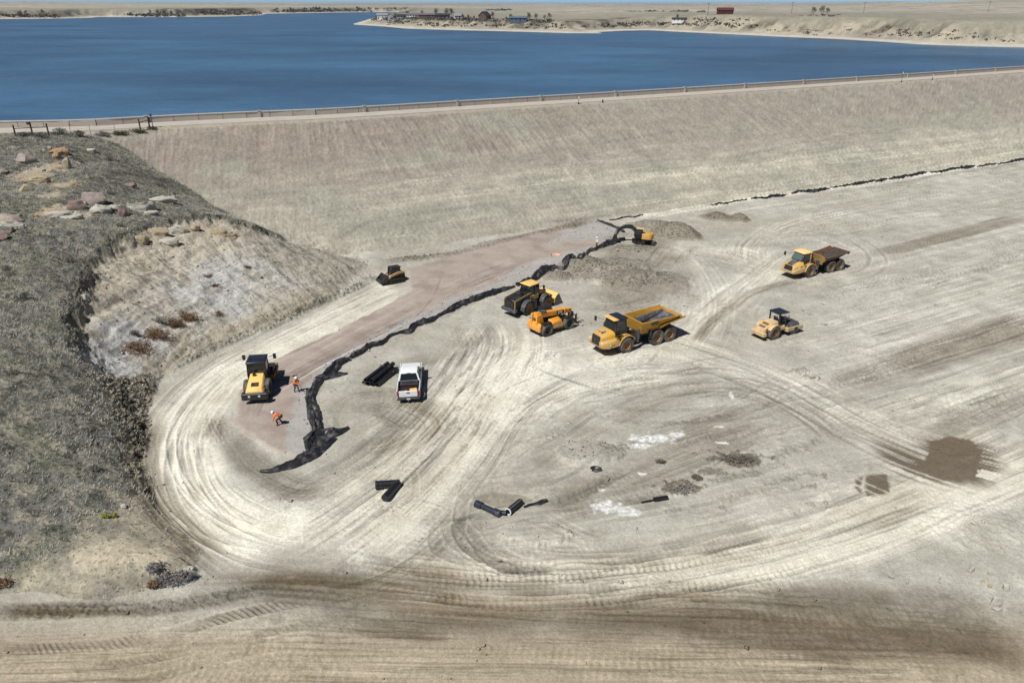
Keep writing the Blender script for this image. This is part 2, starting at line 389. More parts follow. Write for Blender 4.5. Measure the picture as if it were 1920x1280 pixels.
def swath(pts, hw, l=0.0, streak=0.0, br=0.0, h=0.0, rough=0.0, freq=1.6, soft=.45, fade=4.0, wob=.3, even=False):
    q = lane(pts, hw * 1.7)
    if q is None: return
    sl, D, S, L = q; _sd[0] += 5; k = _sd[0]; x, y = GX[sl], GY[sl]
    wb = fbm(S * .12, D * .25, 3, k) * hw * wob * 2
    m = sstep(hw * (1 + soft), hw * (1 - soft), np.abs(D + wb)) * ends(S, L, fade)
    st = fbm(D * freq, S * .05, 4, k + 1, gain=.65)
    lum[sl] += m * (l * 1.25 + 1.5 * streak * st); hgt[sl] += m * (h + .07 * streak * st)
    if streak > .05:
        t2 = fbm(D * 4.2, S * .07, 3, k + 7, gain=.6); gate = sstep(-.25, .2, fbm(S * .09, D * .4, 2, k + 8)); lum[sl] += m * gate * (-.30 * sstep(.10, .32, t2) + .16 * sstep(.12, .34, -t2)); hgt[sl] -= m * gate * .035 * sstep(.10, .32, t2)
        lum[sl] += m * .07 * np.sin(2 * math.pi * (S + .25 * np.abs(D)) / .42) * sstep(.0, .3, fbm(S * .12, D * .9, 3, k + 4))
    if br: damp[sl] = np.maximum(damp[sl], m * br * (np.clip(1 + .5 * st, .6, 1.3) if even else np.clip(1 + 1.1 * st, 0, 1.4) * np.clip(.85 + 1.1 * fbm(S * .13, D * .5, 3, k + 6), .25, 1.25)))
    if rough: hgt[sl] += m * rough * fbm(x * 2.3, y * 2.3, 3, k + 2, gain=.6); lum[sl] += m * .25 * np.minimum(fbm(x * 3.1, y * 3.1, 2, k + 3), .1)
def ruts(pts, gauge=2.1, w=.6, depth=.05, l=-.12, tread=0.0, per=.36, lane1=False, fade=4.0, chev=.5, br=0.0):
    q = lane(pts, gauge / 2 + w + .6)
    if q is None: return
    sl, D, S, L = q; _sd[0] += 5; k = _sd[0]
    offs = (0.0,) if lane1 else (-gauge / 2, gauge / 2); e = ends(S, L, fade)
    for o in offs:
        d = D - o; m = sstep(w * .62, w * .42, np.abs(d)) * e * np.clip(.45 + 2.0 * fbm(S * .16, D * .1 + o, 3, k), .0, 1.25)
        edge = np.exp(-((np.abs(d) - w * .62) / .1) ** 2) * e
        lug = np.sin(2 * math.pi * (S + chev * (d if chev > .8 else np.abs(d))) / per + 2.0 * fbm(S * .5, d, 2, k + 2)) * sstep(-.35, .2, fbm(S * .3, d * 1.5, 3, k + 3)) if tread else 0
        hgt[sl] += -depth * m + depth * .55 * edge + tread * m * lug
        lum[sl] += m * (l * 1.3 + (2.2 * tread * lug)) + .07 * edge
        if br: damp[sl] = np.maximum(damp[sl], m * br)
def blob(px, py, rx, ry, h=0.0, l=0.0, br=0.0, ang=0.0, p=1.0, rag=.35, cone=False, grain=0.0):
    c = G(px, py); r0, r1, c0, c1 = window([c], max(rx, ry) * 1.7)
    if r1 - r0 < 2 or c1 - c0 < 2: return
    sl = (slice(r0, r1), slice(c0, c1)); x, y = GX[sl] - c[0], GY[sl] - c[1]; _sd[0] += 5; k = _sd[0]
    u = x * math.cos(ang) + y * math.sin(ang); v = -x * math.sin(ang) + y * math.cos(ang)
    r = np.hypot(u / rx, v / ry) * (1 + rag * fbm(x * .9 / max(.5, min(rx, ry)) * 1.5, y * .9 / max(.5, min(rx, ry)) * 1.5, 4, k))
    m = (np.clip(1 - r, 0, 1) ** 1.25 * (1 - .25 * np.exp(-(r / .25) ** 2))) if cone else sstep(1.05, .8 - .3 * (p < 1), r)
    hgt[sl] = np.where(cone, np.maximum(hgt[sl], h * m), hgt[sl] + h * m) + grain * sstep(1.1, .7, r) * fbm(x * 2.6, y * 2.6, 3, k + 1)
    mm = sstep(1.0, .75, r) if not cone else sstep(1.02, .85, r)
    lum[sl] += l * mm
    if br: damp[sl] = np.maximum(damp[sl], br * mm)
def poly_mask(pts, warp=.5, soft=.5, ground=True, freq=.5):
    W = GP(pts) if ground else pts; r0, r1, c0, c1 = window(W, 2.5); sl = (slice(r0, r1), slice(c0, c1))
    _sd[0] += 5; k = _sd[0]; x, y = GX[sl], GY[sl]
    wx = warp * fbm(x * freq, y * freq, 4, k); wy = warp * fbm(x * freq, y * freq, 4, k + 1)
    M = np.zeros((NR, NC), np.float32); M[sl] = sstep(-soft, soft, poly_sd(x + wx, y + wy, W)); return M

PAD = [(1120, 415), (1178, 440), (1110, 470), (1050, 495), (1000, 520), (940, 545), (850, 587), (760, 627), (690, 657), (640, 687), (600, 717), (585, 760), (590, 830), (578, 862),
       (525, 850), (470, 818), (440, 795), (450, 740), (470, 705), (540, 662), (620, 627), (700, 587), (770, 545), (765, 508), (850, 480), (950, 453), (1040, 430)]
GRAVEL1 = [(600, 862), (540, 862), (540, 790), (555, 740), (590, 700), (650, 662), (740, 612), (850, 560), (925, 535), (965, 505), (1010, 490), (1045, 478), (1110, 464), (1120, 475), (1000, 525),
           (850, 590), (690, 660), (605, 715), (590, 770)]
GRAVEL2 = [(1030, 458), (1060, 434), (1120, 413), (1182, 440), (1125, 468), (1112, 452)]
CUT = [(182, 478), (230, 443), (300, 418), (400, 404), (450, 416), (535, 441), (600, 448), (670, 478), (725, 520), (640, 550), (520, 606), (400, 650), (310, 703), (285, 700), (240, 705), (190, 700), (150, 650), (136, 600), (160, 520)]
GULLY = [(178, 690), (245, 700), (292, 715), (272, 790), (264, 860), (246, 905), (234, 850), (222, 780)]
BARE = [(-60, 1082), (60, 1060), (130, 1030), (225, 965), (255, 930), (300, 960), (385, 1065), (440, 1110), (300, 1118), (100, 1125), (-60, 1125)]
m_pad = poly_mask(PAD, .5, .3); m_gr = np.maximum(poly_mask(GRAVEL1, .9, .4), poly_mask(GRAVEL2, 1.2, .6)) * m_pad
m_cut = poly_mask(CUT, 1.8, .6); m_gul = poly_mask(GULLY, 1.0, .5); m_bare = poly_mask(BARE, 1.5, 1.2)
isdam = (HD > np.maximum(HF, HH) + .02) & (DD > -1)
ishill = (HH > np.maximum(HF, HD)) & (DD > -.5)
hgt += .22 * m_pad

# ---- haul road round the pad, fans of wheel lanes, the oval turning loop, lanes along the dam
ROAD = [(775, 522), (700, 556), (600, 606), (500, 655), (420, 700), (360, 760), (322, 830), (325, 900), (370, 965), (450, 1015), (560, 1035)]
RC = poly_mask([(735, 520), (660, 545), (560, 602), (440, 660), (340, 722), (288, 790), (274, 850), (290, 920), (340, 990), (430, 1062), (560, 1075), (640, 1060), (620, 970), (560, 960), (480, 925), (425, 880),
                (415, 830), (440, 765), (470, 702), (560, 652), (640, 608), (770, 545)], .8, .8)
lum += .05 * RC
swath([(760, 527), (660, 570), (560, 622), (450, 675), (370, 735), (315, 810), (308, 880), (345, 950), (430, 1010), (540, 1040)], 1.5, .22, .20, freq=1.2)
swath([(770, 540), (680, 586), (590, 633), (500, 675), (430, 722), (380, 790), (372, 850), (405, 925), (480, 975), (580, 1000)], 1.6, .22, .20, freq=1.2)
swath([(420, 925), (500, 975), (580, 985), (640, 950)], 2.2, .20, .1, freq=.8)
ruts([(350, 830), (352, 880), (390, 950), (470, 1010)], 0, .9, .05, -.28, lane1=True, br=.25)
ruts([(335, 790), (338, 850), (345, 880)], 0, .5, .03, -.2, lane1=True)
for k in range(9):
    o = random.uniform(-1, 1)
    ruts([(x + o * 30 * (1 if y > 700 else .7), y + o * 14) for x, y in ROAD], 2.2, .55, .03, random.choice([-.1, .08, -.07]), tread=random.choice([0, .012]), per=.4)
swath([(300, 700), (420, 646), (520, 606), (640, 551), (735, 512)], .55, -.12, .15, br=.15, h=.28, rough=.35, wob=.5)
swath([(285, 770), (272, 850), (286, 920), (332, 985), (420, 1062)], 1.1, -.12, .28, br=.55, freq=2.2, even=True)
ruts([(283, 930), (340, 1000), (450, 1085)], 1.2, .55, .05, -.18, tread=.02, per=.33, br=.4)
swath([(264, 880), (288, 935), (310, 965)], .28, -.9, 0, h=-.25, wob=.2)

FANS = [[(560, 1060), (700, 960), (800, 870), (870, 790), (930, 700), (950, 640), (930, 600)], [(620, 1040), (760, 930), (850, 840), (900, 760), (960, 690), (1010, 640)],
        [(600, 990), (700, 920), (790, 850), (850, 780), (880, 700), (900, 640), (870, 600)], [(700, 1060), (800, 960), (880, 860), (930, 790), (1010, 730), (1100, 690)],
        [(500, 960), (620, 900), (720, 840), (790, 770), (840, 700), (880, 640)], [(640, 840), (740, 780), (810, 720), (850, 660), (900, 600)]]
swath(FANS[0], 4.2, .12, .22, freq=.9); swath(FANS[1], 3.0, .14, .18, freq=1.1); swath([(880, 800), (960, 730), (1080, 690), (1220, 670), (1330, 690)], 5.5, .17, .12, freq=.6)
swath([(690, 1020), (760, 950), (830, 880), (890, 790), (930, 720)], 1.0, .05, .1, br=.22, freq=1.5)
swath([(860, 980), (790, 1040), (700, 1090), (560, 1120)], 1.2, -.05, .2, br=.3, freq=1.7)
for p in FANS:
    for k in range(3):
        o = random.uniform(-60, 60); o2 = random.uniform(-40, 40)
        q = [(x + o + (o2 - o) * i / len(p), y + random.uniform(-6, 6)) for i, (x, y) in enumerate(p)]
        ruts(q, random.choice([1.7, 2.1, 2.3]), random.uniform(.4, .8), random.uniform(.008, .025), random.uniform(-.12, .07), tread=random.choice([0, 0, .008]), per=.4)
        swath(q, random.uniform(.5, 1.2), random.uniform(-.08, .12), .12, br=random.choice([0, .15]), freq=1.2, soft=.8, wob=.6)
for x, y in [(868, 700), (862, 730), (857, 765), (853, 790), (902, 760), (897, 792), (893, 808), (880, 690), (870, 838)]:
    blob(x, y, .7, .35, -.04, -.25, .3, ang=1.2, rag=.6)
swath([(650, 790), (690, 760), (760, 770), (800, 800), (740, 840)], 2.4, -.10, .25, br=.45, freq=1.4)
swath([(640, 720), (700, 700), (760, 690), (830, 660)], 1.6, -.08, .25, br=.35, freq=1.4); swath([(630, 840), (720, 830), (790, 790)], 1.2, -.1, .2, br=.4)
swath([(425, 800), (440, 830), (480, 875), (560, 915), (650, 900)], 1.2, -.12, .28, br=.4, freq=1.8); swath([(395, 760), (400, 800), (430, 850)], .9, -.12, .25, br=.3, rough=.1)
for k in range(10):
    a = random.uniform(0, 6.28); cx, cy = random.uniform(640, 800), random.uniform(755, 850)
    ruts([(cx + 70 * math.cos(a + t * .35), cy + 38 * math.sin(a + t * .35)) for t in range(6)], 2.0, .5, .03, random.choice([-.13, .1]), tread=.012, per=.4)

def scale_path(p, cx, cy, s): return [(cx + (x - cx) * s, cy + (y - cy) * s) for x, y in p]
OVAL = [(905, 900), (865, 955), (875, 1010), (960, 1052), (1100, 1060), (1260, 1042), (1430, 1000), (1560, 945), (1612, 880), (1590, 820), (1520, 765), (1420, 725), (1300, 715), (1160, 760), (1030, 830), (935, 885)]
for s, l, td in [(1.0, -.22, .03), (.965, -.05, 0), (1.04, -.18, .03), (1.075, .04, 0), (1.1, -.12, .02), (.93, -.08, 0)]:
    q = [(x + random.uniform(-20, 20), y + random.uniform(-9, 9)) for x, y in scale_path(OVAL, 1240, 880, s)]; _a = random.randint(0, 2); _b = random.randint(7, 9)
    ruts(q[_a:_b], 1.0, .85, .06, l, tread=td, per=.42, lane1=True, chev=.15, br=.28 if td else 0)
    _a = random.randint(8, 11); ruts(q[_a:_a + random.randint(3, 6)], 1.9, .5, .03, l * .7, tread=td * .5, per=.4, br=.1)
swath([(870, 945), (880, 1010), (980, 1050), (1150, 1056), (1330, 1030), (1480, 985)], 1.6, -.08, .22, br=.3, freq=2.0)
swath([(960, 900), (1040, 835), (1150, 775), (1290, 730), (1420, 735), (1530, 790), (1590, 850)], 1.8, -.04, .25, br=.2, freq=1.6)
swath([(1260, 650), (1390, 690), (1510, 745), (1630, 810), (1780, 870)], 3.2, .06, .28, freq=1.5)
for k in range(8):
    o = random.uniform(-26, 26); ruts([(1250, 640 + o), (1390, 685 + o), (1510, 742 + o), (1640, 815 + o), (1800, 880 + o * 1.4)], 2.1, .5, .04, random.uniform(-.2, .12), tread=.012, per=.4)
swath([(1270, 640), (1330, 590), (1390, 540), (1440, 500), (1480, 470)], 2.6, .17, .25, freq=1.3)
swath([(1300, 650), (1340, 600), (1410, 550), (1500, 520)], .7, -.1, .1, br=.4)
swath([(1440, 500), (1380, 475), (1300, 465), (1240, 480)], 2.6, .12, .2, freq=1.3); swath([(1420, 500), (1420, 460), (1480, 420), (1600, 395)], 2.8, .08, .2, freq=1.3)
for k in range(14):
    o = random.uniform(-40, 40); p = random.choice([[(1290, 650), (1350, 585), (1430, 515), (1520, 480), (1640, 455)], [(1240, 470), (1340, 480), (1420, 505), (1500, 520), (1600, 512)], [(1300, 660), (1330, 600), (1330, 540), (1290, 480), (1230, 460)],
                                                    [(1330, 440), (1400, 430), (1480, 440), (1560, 455), (1640, 490)]])
    ruts([(x + o, y + o * .35) for x, y in p], 2.1, .55, .04, random.uniform(-.15, .14))
for s in (1, .86, 1.14):
    ruts([(1500 + 60 * s, 525), (1610 + 20 * s, 510), (1632 + 12 * s, 480), (1600, 455 - 8 * s), (1520, 440 - 10 * s), (1420, 430 - 8 * s)], 2.1, .55, .04, -.1)
# lanes running along the foot of the dam
LANES = [((1630, 482), (1925, 405), 1.7, -.04, .16, .75), ((1540, 735), (1700, 680), 1.9, -.05, .15, .55), ((1640, 705), (1960, 592), 2.3, -.05, .15, .75), ((1600, 800), (1960, 690), 2.0, .13, .2, 0), ((1480, 665), (1960, 520), 2.2, .07, .22, 0), ((1500, 615), (1960, 480), 1.8, .04, .2, 0),
         ((1440, 430), (1960, 330), 2.4, .07, .2, 0), ((1420, 405), (1960, 300), 1.2, .05, .2, 0), ((1700, 850), (1960, 730), 1.6, -.03, .2, .35), ((1560, 560), (1960, 440), 2.0, .02, .16, 0), ((1380, 450), (1960, 370), 2.6, .05, .22, 0),
         ((1520, 690), (1960, 560), 1.4, .04, .25, 0)]
for a, b, w, l, s, br in LANES:
    m_ = ((a[0] + b[0]) / 2, (a[1] + b[1]) / 2 + random.uniform(-2, 2)); swath([a, m_, b], w, l * .8, s * .7, br * .62, freq=1.7, fade=7, even=True, soft=.25, wob=.12)
for k in range(60):
    y = random.uniform(330, 800); x0 = 1400 + max(0, y - 450) * .55 + random.uniform(0, 180); sl_ = -.16 - .16 * (y - 330) / 430
    ruts([(x0, y), ((x0 + 1980) / 2, y + sl_ * (1980 - x0) / 2 + random.uniform(-3, 3)), (1980, y + sl_ * (1980 - x0))], random.choice([2.1, 1.8]), random.uniform(.2, .5), .03, random.uniform(-.24, .12))
for a, b in [((1530, 735), (1940, 590)), ((1700, 545), (1940, 470)), ((1730, 800), (1940, 715)), ((1520, 560), (1800, 500))]:
    swath([a, ((a[0] + b[0]) / 2, (a[1] + b[1]) / 2), b], 1.3, -.02, .1, rough=.22, wob=.6)
for _k in range(80):
    _x, _y = random.uniform(620, 1900), random.uniform(560, 1060)
    if _y > 700 + (1900 - _x) * .35: continue
    _a = random.gauss(.35 if _x > 1250 else .75, .3) * random.choice([1, 1, 1, -1]); _l = random.uniform(30, 150); _c = random.uniform(-.3, .3)
    ruts([(_x + _t * _l * math.cos(_a + _c * _t), _y - .5 * _t * _l * math.sin(_a + _c * _t)) for _t in np.linspace(-1, 1, 5)], random.choice([0, 2.0]), random.uniform(.2, .45), .012, random.uniform(-.16, -.05), lane1=random.random() < .5, fade=1.5)
# big light haul road low on the right, and the damp foreground road
swath([(640, 1050), (800, 1075), (1000, 1085), (1250, 1062), (1500, 1010), (1720, 935), (1960, 830)], 3.4, .15, .25, freq=1.0)
swath([(1100, 1110), (1300, 1085), (1500, 1040), (1700, 970), (1960, 880)], 2.2, .15, .2, freq=1.2)
for k in range(14):
    o = random.uniform(-45, 60)
    ruts([(720, 1080 + o * .4), (1000, 1090 + o * .6), (1250, 1066 + o * .7), (1500, 1012 + o), (1720, 938 + o), (1960, 832 + o)], 2.1, random.uniform(.4, .8), .03, random.uniform(-.16, .1), tread=random.choice([0, .016, .02]), per=.42, chev=.3)
swath([(1560, 985), (1700, 930), (1760, 905)], 1.4, -.05, .25, br=.35, freq=2.2)
swath([(420, 1092), (600, 1108), (850, 1128), (1100, 1142), (1400, 1152), (1700, 1180), (1980, 1205)], 2.0, -.05, .08, br=.8, freq=.8, soft=.8, wob=.6, even=True)
swath([(330, 1105), (520, 1095), (700, 1100), (900, 1120)], 1.2, -.03, .08, br=.7, freq=.9, soft=.8)
swath([(1050, 1128), (1300, 1118), (1600, 1132), (1900, 1150)], 1.2, -.03, .08, br=.55, freq=1.0, soft=.8)
swath([(950, 1165), (1200, 1172), (1500, 1192), (1960, 1222)], .8, -.08, .05, br=.75, freq=.8, soft=.8)
swath([(600, 1160), (760, 1175), (900, 1180)], .8, -.12, .15, br=.8, soft=.8)
for y, w, l in [(1225, 1.6, .05), (1262, 1.2, -.04), (1300, 1.8, .05), (1212, .6, -.06)]:
    swath([(-100, y + 10), (400, y - 6), (900, y), (1400, y + 6), (2000, y + 22)], w, l * 1.4, .10, br=.22 if l < 0 else 0, freq=1.0, soft=.8)
for y0, y1, td in [(1152, 1106, .022), (1212, 1150, .05), (1250, 1195, .012), (1290, 1225, .010)]:
    ruts([(-60, y0 + 2), (140, y0), (300, y0 - (y0 - y1) * .35), (450, y1), (640, y1 - 34)], 0, .8 if td > .04 else .6, .05, -.12, tread=td, per=.36, lane1=True, chev=.9, br=.35)
swath([(-60, 1142), (150, 1144), (300, 1138), (450, 1112), (560, 1088)], .55, -.2, .2, br=.7, rough=.2)
for k, (x, y) in enumerate([(700, 1072), (780, 1086), (900, 1098), (1080, 1100), (1240, 1092)]):
    ruts([(x - 90, y - 18), (x, y), (x + 150, y + 8), (x + 330, y + 2)], 0, .9, .06, -.12, tread=.035, per=.4, lane1=True, chev=.1, br=.25)
ruts([(720, 1100), (850, 1122), (1000, 1130), (1180, 1128), (1340, 1126)], 0, 1.0, .06, -.15, tread=.03, per=.4, lane1=True, chev=.2, br=.8)
for k in range(8):
    x = 1440 + 34 * k; ruts([(x, 1130), (x + 18, 1165), (x + 42, 1185)], 0, .5, .05, .14, lane1=True, fade=1)
for _k in range(22):                       # stray turning tracks crossing the loop and its surroundings
    _cx, _cy = random.uniform(900, 1700), random.uniform(700, 1040); _a = random.uniform(-.5, .35); _l = random.uniform(120, 320); _cv = random.uniform(-.25, .25)
    ruts([(_cx + _t * _l * math.cos(_a + _cv * _t), _cy - .45 * _t * _l * math.sin(_a + _cv * _t + .45)) for _t in np.linspace(-1, 1, 6)], random.choice([1.8, 2.1]), random.uniform(.35, .7), random.uniform(.015, .035), random.uniform(-.15, .12), tread=random.choice([0, .01]), per=.4)
for _k in range(10):
    _x, _y = random.uniform(960, 1560), random.uniform(790, 960); swath([(_x - 60, _y + 14), (_x, _y), (_x + random.uniform(40, 110), _y - 18)], random.uniform(.25, .6), random.choice([-.18, -.1, .1]), .25, br=random.choice([0, .3]), h=random.uniform(-.06, .14), rough=.18, wob=1.0, fade=1.5)
# island inside the loop
swath([(960, 960), (1090, 925), (1230, 870), (1380, 815), (1480, 780)], 2.6, -.02, .2, br=.38, freq=1.3, wob=.8)
swath([(990, 960), (1100, 915), (1200, 870)], .5, -.2, .2, br=.5, h=-.12, rough=.15, wob=.8)
swath([(1060, 960), (1180, 940), (1300, 900)], .5, -.12, .3, br=.4, rough=.12, wob=.8)
blob(1385, 862, 2.0, 1.1, .1, -.5, .5, rag=.9, grain=.25); blob(1275, 915, 1.6, .9, .1, -.3, .6, rag=.8, grain=.2); blob(1330, 885, 1.2, .5, .08, -.3, .4, rag=.9, grain=.2)
blob(1100, 850, 3.0, 1.6, .35, -.02, .15, rag=.3); blob(1000, 1000, 2.6, 1.2, .25, .02, .1); blob(945, 935, 2.2, .9, -.06, .02, .45, ang=-.1)
ruts([(1085, 960), (1105, 1000), (1130, 1030)], 2.0, .45, .04, -.12); ruts([(660, 960), (760, 880), (780, 900), (770, 935), (690, 965), (655, 945)], 0, .5, .05, -.15, tread=.02, lane1=True, br=.2)
W_ = [(1222, 822, 2.0, .9), (1200, 836, 1.2, .4), (1270, 815, .9, .5), (1138, 950, 1.4, .6), (1180, 960, 1.2, .5), (1128, 915, .3, .3), (1205, 888, .5, .25), (1355, 830, .6, .2), (1372, 742, .25, .7), (1345, 800, .5, .2)]
WHITE = np.zeros((NR, NC), np.float32)
for x, y, a, b in W_:
    c = G(x, y); r0, r1, c0, c1 = window([c], max(a, b) * 1.8); sl = (slice(r0, r1), slice(c0, c1)); u, v = GX[sl] - c[0], GY[sl] - c[1]; _sd[0] += 3
    r = np.hypot(u / a, v / b) * (1 + .9 * fbm(u * 1.6, v * 1.6, 4, _sd[0])); WHITE[sl] = np.maximum(WHITE[sl], sstep(1.0, .55, r) * (.5 + .5 * sstep(-.2, .2, fbm(u * 3, v * 3, 2, _sd[0] + 1))))
# wet patch with wheel streaks pulled out of it
WET = np.zeros((NR, NC), np.float32)
for P_, wq in [([(1735, 825), (1770, 817), (1815, 822), (1845, 842), (1838, 868), (1840, 888), (1800, 905), (1745, 898), (1700, 884), (1672, 868), (1735, 862), (1742, 845)], .5), ([(1624, 892), (1664, 888), (1668, 922), (1640, 932), (1622, 928)], .25), ([(1604, 898), (1618, 893), (1614, 925), (1602, 915)], .2)]:
    WET = np.maximum(WET, poly_mask(P_, wq, .15, freq=1.2))
q = lane([(1600, 800), (1680, 838), (1760, 868), (1840, 892), (1960, 925)], 7)
sl, D, S, L = q; wb_ = fbm(D * .7, S * .05, 2, 905); cl_ = fbm(D * 1.35, S * .035, 3, 900, gain=.6)
zone_ = poly_mask([(1640, 828), (1720, 836), (1780, 815), (1860, 838), (1885, 880), (1850, 912), (1770, 912), (1690, 898), (1650, 870)], .4, 1.0)[sl]; core = poly_mask([(1706, 872), (1742, 846), (1738, 826), (1782, 814), (1842, 836), (1850, 866), (1838, 896), (1772, 903)], 1.0, .3, freq=.9)[sl]
WET[sl] = np.maximum(WET[sl], zone_ * sstep(-.12, .1, cl_)); WET[sl] *= np.where(core > .5, 1, 1 - .95 * sstep(.0, .16, -cl_)); hgt[sl] += zone_ * .05 * cl_ - .04 * core
# heaps of loose soil
blob(1265, 440, 4.6, 3.4, 2.8, -.02, .58, cone=True, ang=-.1); blob(1225, 425, 4.8, 3.4, 1.3, -.03, .42, cone=True); blob(1345, 408, 3.0, 2.4, 1.2, -.03, .6, cone=True, grain=.2); blob(1385, 412, 2.2, 1.6, 1.5, -.05, .62, cone=True)
blob(1090, 503, 3.8, 2.8, 1.7, -.05, .5, cone=True); blob(1046, 520, 2.4, 1.8, 1.1, -.06, .5, cone=True); blob(1185, 470, 5.4, 2.8, .9, -.03, .42, cone=True); blob(1215, 530, 6.2, 4.6, 1.1, -.03, .5, cone=True); blob(1150, 520, 5.5, 3.0, .5, -.02, .35, rag=.6)
blob(1150, 500, 5.0, 3.0, .5, -.02, .25, rag=.4); blob(1170, 560, 4.0, 2.2, .2, .0, .15); blob(300, 1066, 2.3, 1.0, .35, .08, 0, rag=.3)
blob(1845, 985, 5.0, 3.0, .45, .04, 0, rag=.4, grain=.12, cone=True); blob(1500, 700, 1.0, .6, .35, -.2, .1, rag=.6, grain=.25); blob(1520, 710, .8, .5, .3, -.2, .1, rag=.6, grain=.25)
for k in range(60):
    x = random.uniform(1250, 1560); y = random.uniform(555, 640) if random.random() < .5 else random.uniform(800, 960)
    blob(x, y, random.uniform(.15, .6), random.uniform(.1, .35), random.uniform(.03, .12), random.uniform(-.3, .05), random.uniform(0, .3), rag=.9, grain=.1)
swath([(1250, 432), (1215, 470), (1180, 500), (1120, 520)], 4.5, -.05, .08, br=.42, even=True, soft=.7, wob=.7); swath([(1260, 500), (1225, 535), (1160, 560), (1090, 560)], 3.6, -.04, .08, br=.4, even=True, soft=.7, wob=.7)
swath([(1330, 400), (1400, 415)], 2.6, -.04, .05, br=.45, even=True, soft=.8, wob=.6, fade=2)
# cut bank: rib marks of machine tracks, benches; gully: torn clods
q = lane([(140, 640), (280, 560), (450, 500), (660, 490)], 26)
sl, D, S, L = q; mc = m_cut[sl]; wv = fbm(S * .1, D * .1, 2, 700)
rib = np.sin(2 * math.pi * (S + .4 * wv) / .62) * sstep(-.25, .15, np.sin(2 * math.pi * (D + wv * 2) / 3.1)) * sstep(-.2, .3, fbm(S * .08, D * .15, 3, 701) + .15)
hgt[sl] += mc * (.035 * rib + .55 * fbm(D * .4, S * .05, 4, 702, gain=.6) + .38 * fbm(S * .5, D * .12, 4, 705, gain=.6) + .14 * fbm(D * 1.6, S * .4, 3, 704)); lum[sl] += mc * (.04 * rib - .30 * np.clip(fbm(D * 1.1, S * .35, 4, 707, gain=.7), -.1, .4) + .2 * fbm(D * 1.3, S * .08, 4, 703))
hgt += m_cut * (.10 * n_hi - .85 * sstep(.6, 3.2, HH) * (1 + .5 * fbm(GX * .5, GY * .5, 2, 708))); hgt += m_gul * (.42 * fbm(GX * .9, GY * .9, 4, 710, gain=.6) - .15); lum += m_gul * .22 * np.minimum(fbm(GX * 1.3, GY * 1.3, 3, 712), .05)
swath([(182, 476), (230, 441), (300, 416), (400, 402), (450, 414), (540, 446)], .3, -.5, .2, h=-.1, rough=.5, wob=.9); swath([(180, 480), (150, 560), (140, 620), (200, 690), (240, 780), (258, 860)], .7, -.35, .3, h=-.1, rough=.5, wob=.8)  # dark line along the bank lip: its shadow painted into the soil tone
swath([(300, 432), (340, 428), (380, 430)], .35, .25, .1, h=.2, rough=.3); swath([(240, 470), (310, 455), (350, 462)], .3, .3, .1, h=.15, rough=.3)
# embankment face: dozer runs down the slope
dm = np.where(isdam & (DD > 1.2), 1, 0).astype(np.float32); ub = sstep(26, 14, DD); s2 = DS + .10 * DD
st1 = fbm(s2 * 1.5, DD * .11, 4, 800, gain=.65); st2 = fbm(s2 * .5, DD * .05, 3, 801); st3 = fbm(DS * .05, DD * 1.3, 4, 802, gain=.6)
pat = sstep(-.2, .35, fbm(DS * .035, DD * .06, 3, 805) + .5 * fbm(DS * .16, DD * .16, 3, 807))
stw = ub * (.35 + .65 * pat) + (1 - ub) * .45 * sstep(0, .3, fbm(DS * .04, DD * .05, 2, 806))
cl = np.sin(2 * math.pi * (DD + .5 * st2) / .7) * stw
hgt += dm * (.20 * st1 * stw + .12 * st2 * ub + .10 * st3 * (1 - ub) + .07 * n_hi + .05 * fbm(s2 * 3.2, DD * .9, 3, 803) * stw)
lum += dm * (.42 * st1 * stw + .10 * st2 + .16 * st3 * (1 - ub * .8) + .12 * n_md + .07 * fbm(s2 * 3.2, DD * .7, 3, 804))  # relief shading of the runs painted in along with the soil streaks
for _k in range(26):
    _x = random.uniform(480, 1850); _y = 205 + (1 - (_x - 300) / 1700) * 60 + random.uniform(25, 170); _w = random.uniform(40, 220); _sl = -.13 - .04 * _x / 1900
    swath([(_x - _w, _y - _sl * _w), (_x, _y + random.uniform(-4, 4)), (_x + _w, _y + _sl * _w)], random.uniform(.3, 1.0), random.choice([.12, .1, -.12, .16]), .12, h=random.uniform(-.06, .08), fade=5, wob=1.0, soft=.8)
for p in [[(1060, 285), (1100, 320), (1115, 345)], [(1070, 290), (1062, 320), (1085, 345)], [(1100, 330), (1108, 370)], [(640, 335), (700, 334), (715, 332)], [(760, 320), (785, 332)]]:
    swath(p, .3, .13, .1, fade=1.5, wob=1.0)
for a, b, w, l in [((1080, 345), (1960, 262), 1.4, .14), ((1300, 318), (1960, 235), .8, .12), ((1120, 395), (1960, 280), 1.0, .10), ((860, 440), (560, 460), 1.0, .08)]:
    swath([a, ((a[0] + b[0]) / 2, (a[1] + b[1]) / 2), b], w, l, .2, fade=8, wob=.6)
swath([(700, 492), (830, 480), (950, 450), (1060, 428), (1115, 412)], 1.0, -.1, .2, br=.4, h=.2, rough=.4, wob=.6)
# pale broken band along the toe
swath([(1180, 410), (1400, 374), (1640, 342), (1940, 297)], 1.1, .22, .2, h=.1, rough=.35, wob=.6)

# ---- natural hillside
hm = (ishill & (m_cut < .5)).astype(np.float32) * (1 - m_bare * .7)
_wx = .8 * fbm(GX * .4, GY * .4, 2, 822); _st = fbm(GX * .8 + _wx, GY * 2.4 + .5 * GX + _wx, 4, 823, gain=.65)
hgt += hm * (.16 * fbm(GX * .8, GY * .8, 4, 820) + .14 * _st + .06 * n_hi); lum += hm * .38 * _st
hgt += .018 * n_hi + .03 * n_md + .012 * fbm(GX * 5, GY * 5, 3, 830)
hgt *= np.where((DD < .4) & (DD > -7.5), .12, 1)
H = H0 + hgt
S0 = surf(H)

